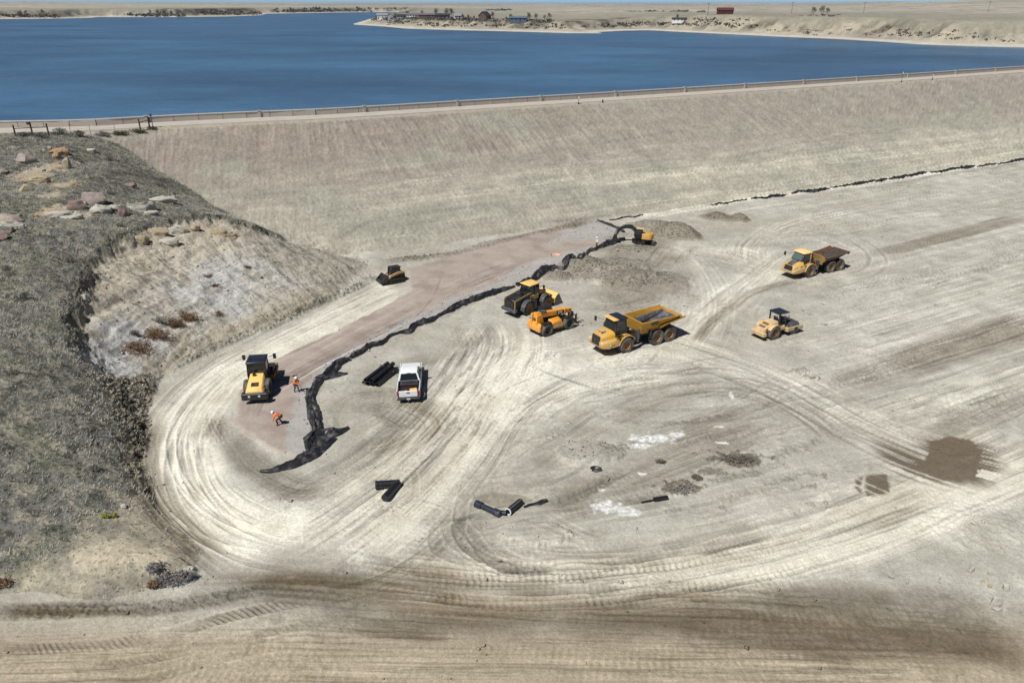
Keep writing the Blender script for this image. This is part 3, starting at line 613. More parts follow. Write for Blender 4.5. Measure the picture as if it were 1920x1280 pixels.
rm = sstep(-.12, .22, fbm(GX * .10, GY * .12, 3, 870)) * (~ishill) * (1 - m_pad) * (1 - .75 * RC) * (dm < .5)
_f1 = fbm(GX * 2.1, GY * 2.1, 4, 872, gain=.7); _f2 = fbm(GX * .8, GY * .8, 4, 874, gain=.65)
hgt += rm * .05 * _f1; lum += rm * (-.30 * np.clip(_f1, -.08, .4) - .22 * np.clip(_f2, -.15, .5)) + dm * (-.42 * np.clip(_f1, -.12, .4) + .24 * _f2 + .22 * fbm(DS * .22, DD * .35, 4, 880) + .20 * (1 - ub) * fbm(DS * .07, DD * 2.2, 3, 878)); hgt += dm * .05 * _f1
H = H0 + hgt; S0 = surf(H)
lum *= np.where(ishill | (dm > 0), 1.0, 1.18)
# ------------------------------------------------------------------ soil colours (albedo)
def mixc(C, col, m): return C * (1 - m[..., None]) + np.asarray(col) * m[..., None]
A_LIGHT, A_MID, A_DAMP = alb(197, 194, 180), alb(178, 174, 159), alb(114, 101, 80)
C = np.zeros((NR, NC, 3)); C[:] = A_MID
C = mixc(C, A_LIGHT, sstep(-.3, .45, n_lo * .6 + n_md * .5))
C = mixc(C, alb(189, 185, 172), sstep(-.05, .4, fbm(GX * .05, GY * .05, 3, 850)) * .6)
lum += .12 * n_md * (1 - dm) + .08 * n_hi
fg = sstep(1120, 1230, PIX(GX, GY, 0)[1]) * (1 - ishill)                 # the trafficked road nearest the camera is a browner soil
C = mixc(C, alb(182, 169, 146), np.clip(fg, 0, 1))
# embankment
Ed = np.zeros_like(C); Ed[:] = alb(170, 164, 149); up = sstep(30, 10, DD + 8 * fbm(DS * .05, DD * .1, 3, 852))
left = sstep(110, 60, DS - DS[NR // 2, 0] if False else DS - 62)
Ed = mixc(Ed, alb(154, 144, 131), up * (.55 + .45 * left)); Ed = mixc(Ed, alb(180, 175, 158), sstep(20, 30, DD + 6 * fbm(DS * .04, DD * .1, 2, 851)) * sstep(-120, 60, DS - 160) * .9); Ed = mixc(Ed, alb(161, 160, 144), sstep(0, .35, fbm(DS * .06, DD * .08, 3, 853)) * .7)
rk = sstep(.0, .25, fbm(GX * 2.5, GY * 2.5, 3, 854)) * sstep(42, 24, DS - 62 + 40) * sstep(16, 4, DD)
Ed = mixc(Ed, alb(168, 152, 142), rk)
C = np.where((dm > 0)[..., None], Ed, C)
# crest strip and upstream face
C = np.where(((DD <= 1.2) & ~ishill)[..., None], np.asarray(alb(176, 166, 150)), C)
# pad
P1 = mixc(np.zeros_like(C) + alb(177, 164, 152), alb(163, 148, 137), sstep(-.1, .4, fbm(GX * .3, GY * .3, 4, 856)))
C = mixc(C, P1, m_pad); C = mixc(C, alb(180, 177, 171), m_gr * .85)
lum += m_pad * .10 * fbm(GX * .3, GY * 1.2, 4, 857)
for _k in range(7):
    _o = random.uniform(-22, 22); swath([(470, 800 + _o * .2), (500, 730 + _o), (600, 668 + _o), (720, 605 + _o), (860, 535 + _o), (1000, 480 + _o * .7)], random.uniform(.3, .9), random.choice([-.08, -.05, .06]), .16, freq=2.0, fade=8)
# hillside vegetation base (soil seen between the tufts)
g1 = fbm(GX * .25, GY * .25, 4, 860); g2 = fbm(GX * 1.2, GY * 1.2, 4, 861)
V = np.zeros_like(C) + alb(122, 121, 114); V = mixc(V, alb(80, 80, 73), sstep(-.05, .3, g2)); V = mixc(V, alb(168, 160, 140), sstep(.08, .35, fbm(GX * .7, GY * .9, 4, 876)) * .7); V = mixc(V, alb(116, 118, 96), sstep(.0, .3, g1) * .5); V = mixc(V, alb(160, 152, 132), sstep(.05, .35, fbm(GX * .5, GY * .7, 4, 862)) * .6)
V = mixc(V, alb(192, 182, 158), m_bare * (.45 + .55 * sstep(-.15, .2, fbm(GX * .45, GY * .45, 4, 863))))
Cb = np.zeros_like(C) + alb(182, 176, 162); Cb = mixc(Cb, alb(194, 193, 189), sstep(-.1, .3, fbm(GX * .1, GY * .16, 3, 864) + .18 * sstep(3, 0, np.abs(HH - 3.4))) * .8)
Cb = mixc(Cb, alb(160, 150, 132), sstep(.05, .35, fbm(GX * .3, GY * .3, 4, 866)) * .6); Cb = mixc(Cb, alb(180, 170, 150), sstep(4.2, 5.6, HH + 1.2 * n_md) * .8); Cb = mixc(Cb, alb(176, 166, 146), sstep(1.6, .5, HH + .8 * n_md) * .8)
OP = np.zeros((NR, NC))
for px_, py_, r_ in [(65, 325, 3.2), (95, 312, 2.0), (105, 395, 2.4), (95, 365, 1.6), (150, 405, 1.4), (120, 345, 1.6)]:
    c_ = G(px_, py_); OP = np.maximum(OP, sstep(1.0, .5, np.hypot(GX - c_[0], (GY - c_[1]) * .8) / r_ + .8 * fbm(GX * .8, GY * .8, 3, 869)))
V = mixc(V, mixc(np.zeros_like(V) + alb(184, 164, 136), alb(178, 172, 156), sstep(-.1, .2, fbm(GX * .3, GY * .3, 2, 870))), OP * .9); hm = hm * (1 - OP)
_c = G(640, 490); Cb = mixc(Cb, alb(170, 164, 148), sstep(16, 5, np.hypot(GX - _c[0], GY - _c[1]))); V = mixc(V, Cb, m_cut); V = mixc(V, alb(162, 151, 132), m_gul * .85)
C = np.where(ishill[..., None], V, mixc(C, alb(156, 145, 125), m_gul * .6))
C = mixc(C, A_DAMP, np.clip(damp, 0, 1)); C *= np.exp(np.clip(lum, -1.2, .52))[..., None]
C = mixc(C, alb(240, 240, 236), np.clip(WHITE * 1.0, 0, 1)); C = mixc(C, alb(112, 99, 82), np.clip(WET, 0, 1) * .95)
C = np.clip(C, .01, .78)

# ------------------------------------------------------------------ cut the survey grid into the setting's pieces
def grid_normals():
    P = np.stack([GX, GY, H], -1).astype(np.float32)
    du = np.gradient(P, axis=1); dv = np.gradient(P, axis=0); n = np.cross(du, dv); n /= np.linalg.norm(n, axis=-1, keepdims=True) + 1e-12
    return np.where(n[..., 2:] < 0, -n, n)
GN = grid_normals()
zone = np.zeros((NR, NC), np.int8); zone[(dm > 0) | (DD <= 1.2)] = 2; zone[ishill] = 1; zone[m_pad > .5] = 3
fz = zone[:-1, :-1]
keep = (H[:-1, :-1] > 7) | (DD[:-1, :-1] > -5)
M_SOIL = attr_mat("graded_soil"); M_GRAV = attr_mat("gravel_and_crushed_stone", scales=((22, .14), (5, .08)), bump=.02, bump_scale=20)
M_VEG = attr_mat("rangeland_soil", scales=((7, .25), (2.3, .18)), bump=.08, bump_scale=5)
def grid_piece(name, code, m):
    r, c = np.nonzero((fz == code) & keep)
    quad = np.stack([r * NC + c, r * NC + c + 1, (r + 1) * NC + c + 1, (r + 1) * NC + c], 1)
    idx, inv = np.unique(quad, return_inverse=True); inv = inv.reshape(-1)
    P = np.stack([GX.ravel()[idx], GY.ravel()[idx], H.ravel()[idx]], 1).astype(np.float32)
    me = bpy.data.meshes.new(name); me.vertices.add(len(idx)); me.vertices.foreach_set("co", P.ravel())
    nq = len(quad); me.loops.add(nq * 4); me.loops.foreach_set("vertex_index", inv.astype(np.int32))
    me.polygons.add(nq); me.polygons.foreach_set("loop_start", np.arange(0, nq * 4, 4, dtype=np.int32))
    me.update(); me.validate(); me.polygons.foreach_set("use_smooth", np.ones(nq, bool))
    at = me.attributes.new("soil", 'FLOAT_COLOR', 'POINT'); cc = np.ones((len(idx), 4), np.float32); cc[:, :3] = C.reshape(-1, 3)[idx]
    at.data.foreach_set("color", cc.ravel())
    me.normals_split_custom_set_from_vertices([tuple(v) for v in GN.reshape(-1, 3)[idx]])
    o = link_mesh(name, me, m); o["kind"] = "structure"; return o
grid_piece("ground", 0, M_SOIL); grid_piece("hillside", 1, M_VEG); grid_piece("dam_embankment", 2, M_SOIL); grid_piece("gravel_pad", 3, M_GRAV)
def ground_at(x, y): return float(S0(np.array([x]), np.array([y]))[0])
def place(px, py):
    q = G(px, py); return np.array([q[0], q[1], ground_at(*q)])
# ================================================================== LAKE, FAR SHORE, CREST ROAD AND PARAPET
def offset_line(pts, off):                # + = towards the lake
    out = []
    for i, p in enumerate(pts):
        a = pts[max(i - 1, 0)]; b = pts[min(i + 1, len(pts) - 1)]; d = (b - a) / np.hypot(*(b - a)); out.append(p + np.array([-d[1], d[0]]) * off)
    return out
CRF = list(spline(CREST, 3.0))
# water
near = offset_line(CREST, 9.3); fary = 5200
mw = bpy.data.meshes.new("lake_water"); vs, fs = [], []
for i, p in enumerate(near):
    t = i / (len(near) - 1); vs += [(p[0], p[1], WATER_Z), (-4200 + 8400 * t, fary, WATER_Z)]
    if i: fs.append((2 * i - 2, 2 * i, 2 * i + 1, 2 * i - 1))
mw.from_pydata(vs, [], fs)
m = bpy.data.materials.new("lake_water"); m.use_nodes = True; nt = m.node_tree; N = nt.nodes; L = nt.links; b = N["Principled BSDF"]
b.inputs["Roughness"].default_value = .28; b.inputs["IOR"].default_value = 1.33; b.inputs["Specular IOR Level"].default_value = .30
tc = N.new("ShaderNodeTexCoord"); mp = N.new("ShaderNodeMapping"); mp.inputs["Rotation"].default_value = (0, 0, R(18)); mp.inputs["Scale"].default_value = (.009, .016, 1); L.new(tc.outputs["Object"], mp.inputs[0])
n1 = N.new("ShaderNodeTexNoise"); n1.inputs["Scale"].default_value = 1; n1.inputs["Detail"].default_value = 5; n1.inputs["Roughness"].default_value = .6; L.new(mp.outputs[0], n1.inputs["Vector"])
cr = N.new("ShaderNodeMapRange"); cr.inputs[1].default_value = .35; cr.inputs[2].default_value = .68; L.new(n1.outputs["Fac"], cr.inputs[0])
mi = N.new("ShaderNodeMix"); mi.data_type = 'RGBA'; L.new(cr.outputs[0], mi.inputs["Factor"]); mi.inputs["A"].default_value = (*alb(62, 92, 120), 1); mi.inputs["B"].default_value = (*alb(84, 124, 158), 1); m5 = N.new("ShaderNodeMapping"); m5.inputs["Rotation"].default_value = (0, 0, R(24)); m5.inputs["Scale"].default_value = (.10, .34, 1); L.new(tc.outputs["Object"], m5.inputs[0]); n5 = N.new("ShaderNodeTexNoise"); n5.inputs["Scale"].default_value = 1; n5.inputs["Detail"].default_value = 6; n5.inputs["Roughness"].default_value = .7; L.new(m5.outputs[0], n5.inputs["Vector"]); r5 = N.new("ShaderNodeMapRange"); r5.inputs[1].default_value = .3; r5.inputs[2].default_value = .7; r5.inputs[3].default_value = .82; r5.inputs[4].default_value = 1.18; L.new(n5.outputs["Fac"], r5.inputs[0]); v5 = N.new("ShaderNodeVectorMath"); v5.operation = 'SCALE'; L.new(mi.outputs["Result"], v5.inputs[0]); L.new(r5.outputs[0], v5.inputs["Scale"]); L.new(v5.outputs[0], b.inputs["Base Color"])
m2 = N.new("ShaderNodeMapping"); m2.inputs["Rotation"].default_value = (0, 0, R(18)); m2.inputs["Scale"].default_value = (.35, .9, 1); L.new(tc.outputs["Object"], m2.inputs[0])
n2 = N.new("ShaderNodeTexNoise"); n2.inputs["Scale"].default_value = 1; n2.inputs["Detail"].default_value = 6; n2.inputs["Roughness"].default_value = .65; L.new(m2.outputs[0], n2.inputs["Vector"])
bp = N.new("ShaderNodeBump"); bp.inputs["Strength"].default_value = .9; bp.inputs["Distance"].default_value = .5; L.new(n2.outputs["Fac"], bp.inputs["Height"]); L.new(bp.outputs[0], b.inputs["Normal"])
WATER_MAT = m; o = link_mesh("lake_water", mw, m); o["kind"] = "structure"

# crest road
mb = MB(); a0 = offset_line(CRF, .15); a1 = offset_line(CRF, 5.45)
vs = []; fs = []
for i in range(len(a0)):
    vs += [(*a0[i], CREST_Z + .07), (*a1[i], CREST_Z + .07), (*a0[i], CREST_Z - .3), (*a1[i], CREST_Z - .3)]
    if i: k = 4 * i; fs += [(k - 4, k, k + 1, k - 3), (k - 2, k + 2, k, k - 4)]
mb.add(vs, fs)
o = mb.build("crest_road", mat("crest_road_gravel", lin((178, 171, 160)), .95, var=.07, scale=.5, dirt=lin((160, 148, 132)), dirt_amt=.3, spec=.2)); o["kind"] = "structure"

# parapet wall
WL = [np.array(p) for p in offset_line(CRF, 5.62)]
WS = np.concatenate([[0], np.cumsum([np.hypot(*(b - a)) for a, b in zip(WL[:-1], WL[1:])])])
WLx = np.array([p[0] for p in WL]); WLy = np.array([p[1] for p in WL])
def wall_at(s):
    x, y = np.interp(s, WS, WLx), np.interp(s, WS, WLy); x2, y2 = np.interp(s + .5, WS, WLx), np.interp(s + .5, WS, WLy); return x, y, math.atan2(y2 - y, x2 - x)
def wall_s(px):
    pp = PIX(WLx, WLy, CREST_Z)[0]; return float(np.interp(px, pp, WS))
wall = tag(empty("parapet_wall", (WLx[len(WLx) // 2], WLy[len(WLy) // 2], CREST_Z)), "long pale concrete parapet wall with pillars running along the dam crest road by the lake", "wall")
inv = Matrix.Translation(-wall.location)
def child(mb, name, mt, parent, **k):
    o = mb.build(name, mt, None, **k); o.parent = parent; o.matrix_parent_inverse = Matrix.Translation(-Vector(parent.location)) ; return o
s0, s1 = wall_s(-110), wall_s(2080)
piers = [wall_s(p) for p in (-60, 275, 487, 683, 857, 1013, 1153, 1283, 1395, 1505, 1605, 1700, 1790, 1865, 1940, 2010)]
s = s0; first = None
WM = MT['concrete']
pan = MB(); pan.box(-1.97, 1.97, -.13, .13, -.15, 1.02); proto_panel = pan.build("wall_panel", WM)
proto_panel.parent = wall; usedp = False
while s < s1:
    x, y, a = wall_at(s + 2); o = proto_panel if not usedp else proto_panel.copy()
    if usedp: COL.objects.link(o); o.parent = wall
    usedp = True; o.location = Vector((x, y, CREST_Z)) - wall.location; o.rotation_euler = (0, 0, a); s += 4.02
core = MB(); rings = []
for q in np.arange(s0, s1, 3.0):
    x, y, a = wall_at(q); nx, ny = -math.sin(a), math.cos(a)
    rings.append([(x + nx * w - wall.location.x, y + ny * w - wall.location.y, z) for w, z in ((-.06, -.1), (.08, -.1), (.08, 1.0), (-.06, 1.0))])
core.loft(rings); core.build("wall_core", MT['grey'], wall)
cop = MB(); rings = []
for q in np.arange(s0, s1, 3.0):
    x, y, a = wall_at(q); nx, ny = -math.sin(a), math.cos(a)
    rings.append([(x + nx * w - wall.location.x, y + ny * w - wall.location.y, z) for w, z in ((-.2, 1.02), (.2, 1.02), (.2, 1.16), (-.2, 1.16))])
cop.loft(rings); cop.build("coping", MT['coping'], wall)
pr = MB(); pr.box(-.24, .24, -.36, .24, -.15, 1.2); pr.box(-.29, .29, -.41, .29, 1.2, 1.28); pp = pr.build("pillar", MT['concrete'], wall)
for i, q in enumerate(piers):
    x, y, a = wall_at(q); o = pp if i == 0 else pp.copy()
    if i: COL.objects.link(o); o.parent = wall
    o.location = Vector((x, y, CREST_Z)) - wall.location; o.rotation_euler = (0, 0, a)

# ------------------------------------------------------------------ far shore
SHORE = [(-900, 40), (-300, 38), (-40, 36.2), (60, 35.6), (130, 34.8), (172, 33.6), (182, 32.2), (330, 32.4), (430, 31.2), (488, 29.2), (500, 26), (560, 25.2), (640, 23.8), (700, 23.2), (760, 22.8), (742, 26),
         (703, 33), (690, 37), (662, 45.2), (664, 46.6), (720, 50), (760, 54), (860, 57), (960, 59.5), (1060, 62.3), (1131, 63), (1120, 60.5), (1170, 58), (1215, 57), (1290, 61), (1400, 66), (1480, 70), (1560, 73),
         (1660, 79), (1720, 83.5), (1820, 87), (1920, 89.5), (2150, 97), (2700, 118)]
SHW = [U(px, py, WATER_Z) for px, py in SHORE]
LAND = [np.array([-26000., 8000.])] + SHW + [np.array([9000., 500.]), np.array([30000., 9000.]), np.array([30000., 40000.]), np.array([-26000., 40000.])]
AZ = np.concatenate([np.linspace(-1.5, -.80, 60)[:-1], np.linspace(-.80, .80, 860), np.linspace(.80, 1.5, 60)[1:]])
DI = np.concatenate([np.geomspace(300, 900, 190)[:-1], np.geomspace(900, 3200, 150)[:-1], np.geomspace(3200, 26000, 70)])
FX = (AZ[None, :] * DI[:, None]); FY = np.repeat(DI[:, None], len(AZ), 1)
sd = poly_sd(FX, FY, LAND); NS = fbm(FX * .012, FY * .012, 4, 40); NR2 = fbm(FX * .05, FY * .05, 4, 41)
sdn = sd + 9 * NS * sstep(0, 25, sd) + 3 * NR2 * sstep(0, 12, sd)
rightw = sstep(40, 220, FX); leftw = sstep(-250, -420, FX)
base = 7.5 + 4.5 * rightw + 5 * leftw + 2.0 * NS
bw = 26 + 16 * fbm(FX * .006, FY * .006, 2, 42)
rise = sstep(13, 13 + bw, sdn)
gul = 1 - .95 * np.abs(fbm(FX * .028, FY * .028, 4, 43)) * 2.8 * rise * (1 - rise) * 4
D2 = np.hypot(FX, FY)
plain = sstep(60, 1500, sd) * (3.0 + 3.5 * fbm(FX * .0022, FY * .0022, 3, 44)) + sstep(700, 4500, sd) * (5 + 7 * fbm(FX * .0007, FY * .0009, 4, 45))
ridge = sstep(3500, 9000, D2) * (4 + 26 * np.clip(fbm(FX * .00022, FY * .00035, 4, 46) + .12, -.2, 1)) + sstep(.30, .66, FX / FY) * sstep(900, 4200, D2) * 22
ridge += sstep(-.25, -.68, FX / FY) * sstep(1400, 4200, D2) * 12
sw = fbm(FX * .004, FY * .009, 4, 47)
FZ = WATER_Z + np.where(sd < 0, np.maximum(-4, sd * .12), np.interp(sdn, [0, 12, 40], [0.0, .8, 1.0]) + rise * base * np.clip(gul, .25, 1) + plain + ridge + sstep(30, 90, sd) * (.9 * sw + .5 * NR2))
FH = lambda x, y: None
def far_height(x, y):
    a = np.interp(x / y, AZ, np.arange(len(AZ))); d = np.interp(y, DI, np.arange(len(DI))); a0 = int(min(a, len(AZ) - 2)); d0 = int(min(d, len(DI) - 2)); u = a - a0; v = d - d0
    return (FZ[d0, a0] * (1 - u) + FZ[d0, a0 + 1] * u) * (1 - v) + (FZ[d0 + 1, a0] * (1 - u) + FZ[d0 + 1, a0 + 1] * u) * v
def far_place(px, py):
    d = ray(px, py); t = 300.0; best = None
    while t < 9000:
        x, y, z = d[0] * t, d[1] * t, CAM_H + d[2] * t
        h = far_height(x, y)
        if h > WATER_Z + .3:
            if z <= h: return x, y, h
            if best is None or z - h < best[0]: best = (z - h, x, y, h)
        t += max(1.0, t * .002)
    return best[1:]
fc = np.zeros(FX.shape + (3,)) + alb(176, 169, 154)
fc = mixc(fc, alb(156, 152, 140), sstep(-.05, .3, fbm(FX * .006, FY * .012, 4, 50)) * .8); fc = mixc(fc, alb(192, 184, 164), sstep(.0, .3, fbm(FX * .0018, FY * .007, 4, 51)) * .7)
fc = mixc(fc, alb(128, 126, 112), sstep(.12, .35, fbm(FX * .02, FY * .02, 4, 52)) * .6 * sstep(20, 50, sd)); fc = mixc(fc, alb(140, 136, 122), sstep(1500, 5000, D2) * sstep(-.1, .25, fbm(FX * .0006, FY * .0016, 4, 58)) * .7)
slope = rise * (1 - rise) * 4
fc = mixc(fc, alb(146, 143, 126), sstep(.1, .5, rise) * sstep(420, 120, sd) * .8); fc = mixc(fc, alb(182, 172, 150), np.clip(slope, 0, 1) * sstep(-.02, .25, NS * .7 + .9 * NR2 + .22) * .9)
fc = mixc(fc, alb(104, 99, 86), np.clip(slope, 0, 1) * sstep(-.02, .22, fbm(FX * .06, FY * .06, 4, 53)) * .8)
fc = mixc(fc, alb(206, 198, 182), sstep(15, 9, sdn))
fc = mixc(fc, alb(96, 88, 78), leftw * np.clip(slope, 0, 1) * sstep(.0, .2, fbm(FX * .009, FY * .009, 3, 54)) * .9)
fc = mixc(fc, alb(70, 64, 58), sstep(.25, .8, rise) * sstep(-445, -425, FX / FY * 1000) * sstep(-318, -338, FX / FY * 1000) * sstep(140, 60, sd) * sstep(-.25, .05, fbm(FX * .03, FY * .03, 3, 55)))
fc = mixc(fc, alb(92, 86, 74), sstep(.55, 1, rise) * sstep(80, 50, sd) * (1 - rightw) * (1 - leftw) * sstep(-.05, .2, fbm(FX * .05, FY * .05, 3, 56)))
me = bpy.data.meshes.new("far_prairie"); nr, nc = FX.shape; me.vertices.add(nr * nc)
me.vertices.foreach_set("co", np.stack([FX, FY, FZ], -1).astype(np.float32).ravel())
i0 = (np.arange(nr - 1)[:, None] * nc + np.arange(nc - 1)).ravel(); quad = np.stack([i0, i0 + 1, i0 + nc + 1, i0 + nc], 1).astype(np.int32)
me.loops.add(quad.size); me.loops.foreach_set("vertex_index", quad.ravel()); me.polygons.add(len(quad)); me.polygons.foreach_set("loop_start", np.arange(0, quad.size, 4, dtype=np.int32)); me.update(); me.validate()
me.polygons.foreach_set("use_smooth", np.ones(len(quad), bool)); at = me.attributes.new("soil", 'FLOAT_COLOR', 'POINT'); cc = np.ones((nr * nc, 4), np.float32); cc[:, :3] = np.clip(fc, .01, .8).reshape(-1, 3); at.data.foreach_set("color", cc.ravel())
o = link_mesh("far_prairie", me, attr_mat("far_prairie_soil", scales=((.08, .15), (.35, .15)), bump=.0)); o["kind"] = "structure"

# ------------------------------------------------------------------ far buildings
def flat(name, rgb, rough=.8): return mat(name, rgb, rough, var=.05, scale=.5)
ROOFS = {'dark': flat("dark_shingles", (.03, .032, .036)), 'teal': flat("blue_grey_roof", lin((70, 92, 104))), 'plum': flat("plum_grey_roof", lin((104, 92, 104))), 'red': flat("red_metal_roof", lin((84, 36, 40))), 'blue': flat("blue_metal_roof", lin((74, 96, 118))), 'grey': flat("grey_roof", lin((130, 132, 136)))}
WALLS = {'white': flat("white_siding", (.78, .78, .77)), 'grey': flat("grey_siding", lin((138, 144, 150))), 'brown': flat("brown_siding", lin((92, 76, 70))), 'redwall': flat("dark_red_siding", lin((84, 34, 36))), 'bluewall': flat("blue_siding", lin((84, 98, 114)))}
def house(name, label, cat, px, py, wd, dp, hw, hr, roof, wallm, rz=0.0, group=None, hip=False):
    x, y, z = far_place(px, py); t = tag(empty(name, (x, y, z), rz), label, cat, group); w, d = wd / 2, dp / 2
    b = MB(); b.box(-w, w, -d, d, -1.5, hw); b.add([(-w, -d, hw), (-w, d, hw), (-w, 0, hw + hr * .93)], [(0, 1, 2)]); b.add([(w, -d, hw), (w, d, hw), (w, 0, hw + hr * .93)], [(0, 1, 2)]); b.build("wall", WALLS[wallm], t)
    r = MB(); e = .5
    for sgn in (-1, 1):
        p = [(-w - e, sgn * (d + e), hw - .25), (w + e, sgn * (d + e), hw - .25), (w + e, 0, hw + hr), (-w - e, 0, hw + hr)]
        r.hexa(p + [(q[0], q[1], q[2] + .22) for q in p])
    r.build("roof", ROOFS[roof], t)
    win = MB(); k = max(2, int(wd / 3.2))
    for i in range(k):
        cx = -w + (i + .5) * wd / k; q = MB(); q.box(cx - .55, cx + .55, -d - .06, -d + .02, 1.0, min(hw - .35, 2.3)); q.build("window", MT['glass'], t)
    dr = MB(); dr.box(w * .2, w * .2 + 1, -d - .07, -d + .02, 0, 2.0); dr.build("door", ROOFS['dark'], t)
    return t
HOUSES = [("lake_house", "small pale house with blue grey roof nearest the tip of the peninsula", 697, 36.0, 6, 6, 3, 1.8, 'teal', 'grey', .5, False), ("lake_house", "broad white house second from the peninsula tip", 717, 36, 12, 8, 4, 2, 'grey', 'white', .15, False),
          ("lake_house", "grey gabled lake house between white house and long dark roof", 735, 36, 8, 7, 3.4, 2.2, 'grey', 'grey', 1.3, False), ("lake_house", "long low house with dark roof above the tan bluff", 756, 34.5, 14, 7, 2.6, 1.2, 'dark', 'grey', .1, False),
          ("lake_house", "low plum roofed house with one white end on the peninsula", 777, 33, 16, 8, 2.8, 1.5, 'plum', 'white', -.05, False), ("lake_house", "very long low plum roofed building in middle of the peninsula", 806, 33.6, 22, 8, 2.8, 1.2, 'plum', 'brown', 0, False),
          ("lake_house", "dark roofed house just left of the tall bare trees", 830, 34.6, 14, 7, 2.8, 1.4, 'dark', 'brown', .1, False), ("lake_house", "small white gabled cottage among bare trees on the bluff", 858, 36, 7, 6, 2.8, 2, 'grey', 'white', .2, False),
          ("lake_house", "big dark house with steep gable standing alone on bluff", 909, 37.5, 11, 8, 3.4, 3.6, 'dark', 'brown', 1.2, False), ("boat_shed", "long blue shed on the slope above the pale beach", 972, 41.5, 15, 6, 2.8, 1.1, 'blue', 'bluewall', -.1, False),
          ("farm_shed", "long dark low shed with white gable end near the inlet", 1278, 42.5, 17, 7, 2.4, .8, 'dark', 'white', -.15, False), ("red_barn", "dark red barn with red metal roof alone on the plain", 1359, 27.3, 14, 9, 3.6, 2.0, 'red', 'redwall', -.1, False)]
for n, lb, px, py, a, b_, c, d, rf, wl, rz, hp in HOUSES: house(n, lb, 'barn' if 'barn' in n else ('shed' if 'shed' in n else 'house'), px, py, a, b_, c, d, rf, wl, rz, "houses on the peninsula" if n == "lake_house" else None)

# ------------------------------------------------------------------ vegetation builders
def leaf_mat(name, c1, c2): 
    m = bpy.data.materials.new(name); m.use_nodes = True; nt = m.node_tree; N = nt.nodes; L = nt.links; b = N["Principled BSDF"]; b.inputs["Roughness"].default_value = .9; b.inputs["Specular IOR Level"].default_value = .15
    g = N.new("ShaderNodeNewGeometry"); mi = N.new("ShaderNodeMix"); mi.data_type = 'RGBA'; L.new(g.outputs["Random Per Island"], mi.inputs["Factor"]); mi.inputs["A"].default_value = (*c1, 1); mi.inputs["B"].default_value = (*c2, 1); L.new(mi.outputs["Result"], b.inputs["Base Color"]); return m
LM = {'bare': leaf_mat("bare_twigs", (.07, .06, .05), (.14, .125, .105)), 'ever': leaf_mat("evergreen_needles", (.02, .03, .018), (.045, .055, .03)), 'brush': leaf_mat("grey_brush", (.10, .09, .075), (.2, .18, .15)),
      'rustbrush': leaf_mat("dead_rust_weeds", (.15, .085, .05), (.27, .18, .11)), 'sage': leaf_mat("sagebrush_leaves", (.09, .095, .078), (.22, .22, .19)), 'dim': leaf_mat("grey_violet_twigs", (.15, .135, .125), (.33, .31, .29)), 'gold': leaf_mat("yellow_flowers", (.45, .40, .03), (.16, .18, .04)), 'green': leaf_mat("green_weeds", (.05, .065, .03), (.12, .13, .07))}
def crown_mb(n, rx, ry, z0, z1, size, rnd, elong=1.0, lumps=5):
    b = MB(); cs = [(rnd.uniform(-.5, .5) * rx, rnd.uniform(-.5, .5) * ry, rnd.uniform(.1, .8)) for _ in range(lumps)]
    for _ in range(n):
        cx, cy, cz = rnd.choice(cs); u = Vector((rnd.gauss(0, 1), rnd.gauss(0, 1), rnd.gauss(0, 1))).normalized() * rnd.random() ** .5
        p = Vector((cx + u.x * rx * .55, cy + u.y * ry * .55, z0 + (z1 - z0) * min(1, max(0, cz + u.z * .34))))
        a = Vector((rnd.gauss(0, 1), rnd.gauss(0, 1), rnd.gauss(0, 1.0))).normalized() * size * rnd.uniform(.6, 1.3) * elong; c = a.cross(Vector((rnd.gauss(0, 1), rnd.gauss(0, 1), rnd.gauss(0, 1)))).normalized() * size * rnd.uniform(.3, .7) / elong
        b.add([p - a * .5, p + c * .5, p + a * .5, p - c * .5], [(0, 1, 2, 3)])
    return b
def trunk_mb(h, r, rnd, limbs=5, spread=.5):
    b = MB(); b.tube([(0, 0, -.3), (rnd.uniform(-.05, .05) * h, rnd.uniform(-.05, .05) * h, h * .5), (rnd.uniform(-.1, .1) * h, 0, h * .95)], [r, r * .65, r * .15], 6)
    for k in range(limbs):
        a = rnd.uniform(0, 6.28); z = h * rnd.uniform(.3, .7); e = h * spread * rnd.uniform(.5, .9); b.tube([(0, 0, z), (e * .5 * math.cos(a), e * .5 * math.sin(a), z + e * .5), (e * math.cos(a), e * math.sin(a), z + e * .8)], [r * .45, r * .3, r * .08], 5)
    return b
rnd = random.Random(3)
def tree_proto(kind, h):
    t = empty("bare_tree" if kind == 'bare' else "evergreen_tree"); trunk_mb(h, h * .03, rnd, 7, .45).build("trunk", LM['bare'], t)
    if kind == 'bare': crown_mb(420, h * .42, h * .42, h * .25, h, h * .09, rnd, 1.6, 7).build("crown", LM['bare'], t)
    else: crown_mb(420, h * .34, h * .34, h * .08, h, h * .09, rnd, 1.2, 7).build("crown", LM['ever'], t)
    return t
def copy_tree(o, parent=None):
    c = o.copy(); COL.objects.link(c)
    if parent is not None: c.parent = parent
    for ch in list(o.children): copy_tree(ch, c)
    return c
PT = {'bare': tree_proto('bare', 7.0), 'ever': tree_proto('ever', 5.0)}; used = set()
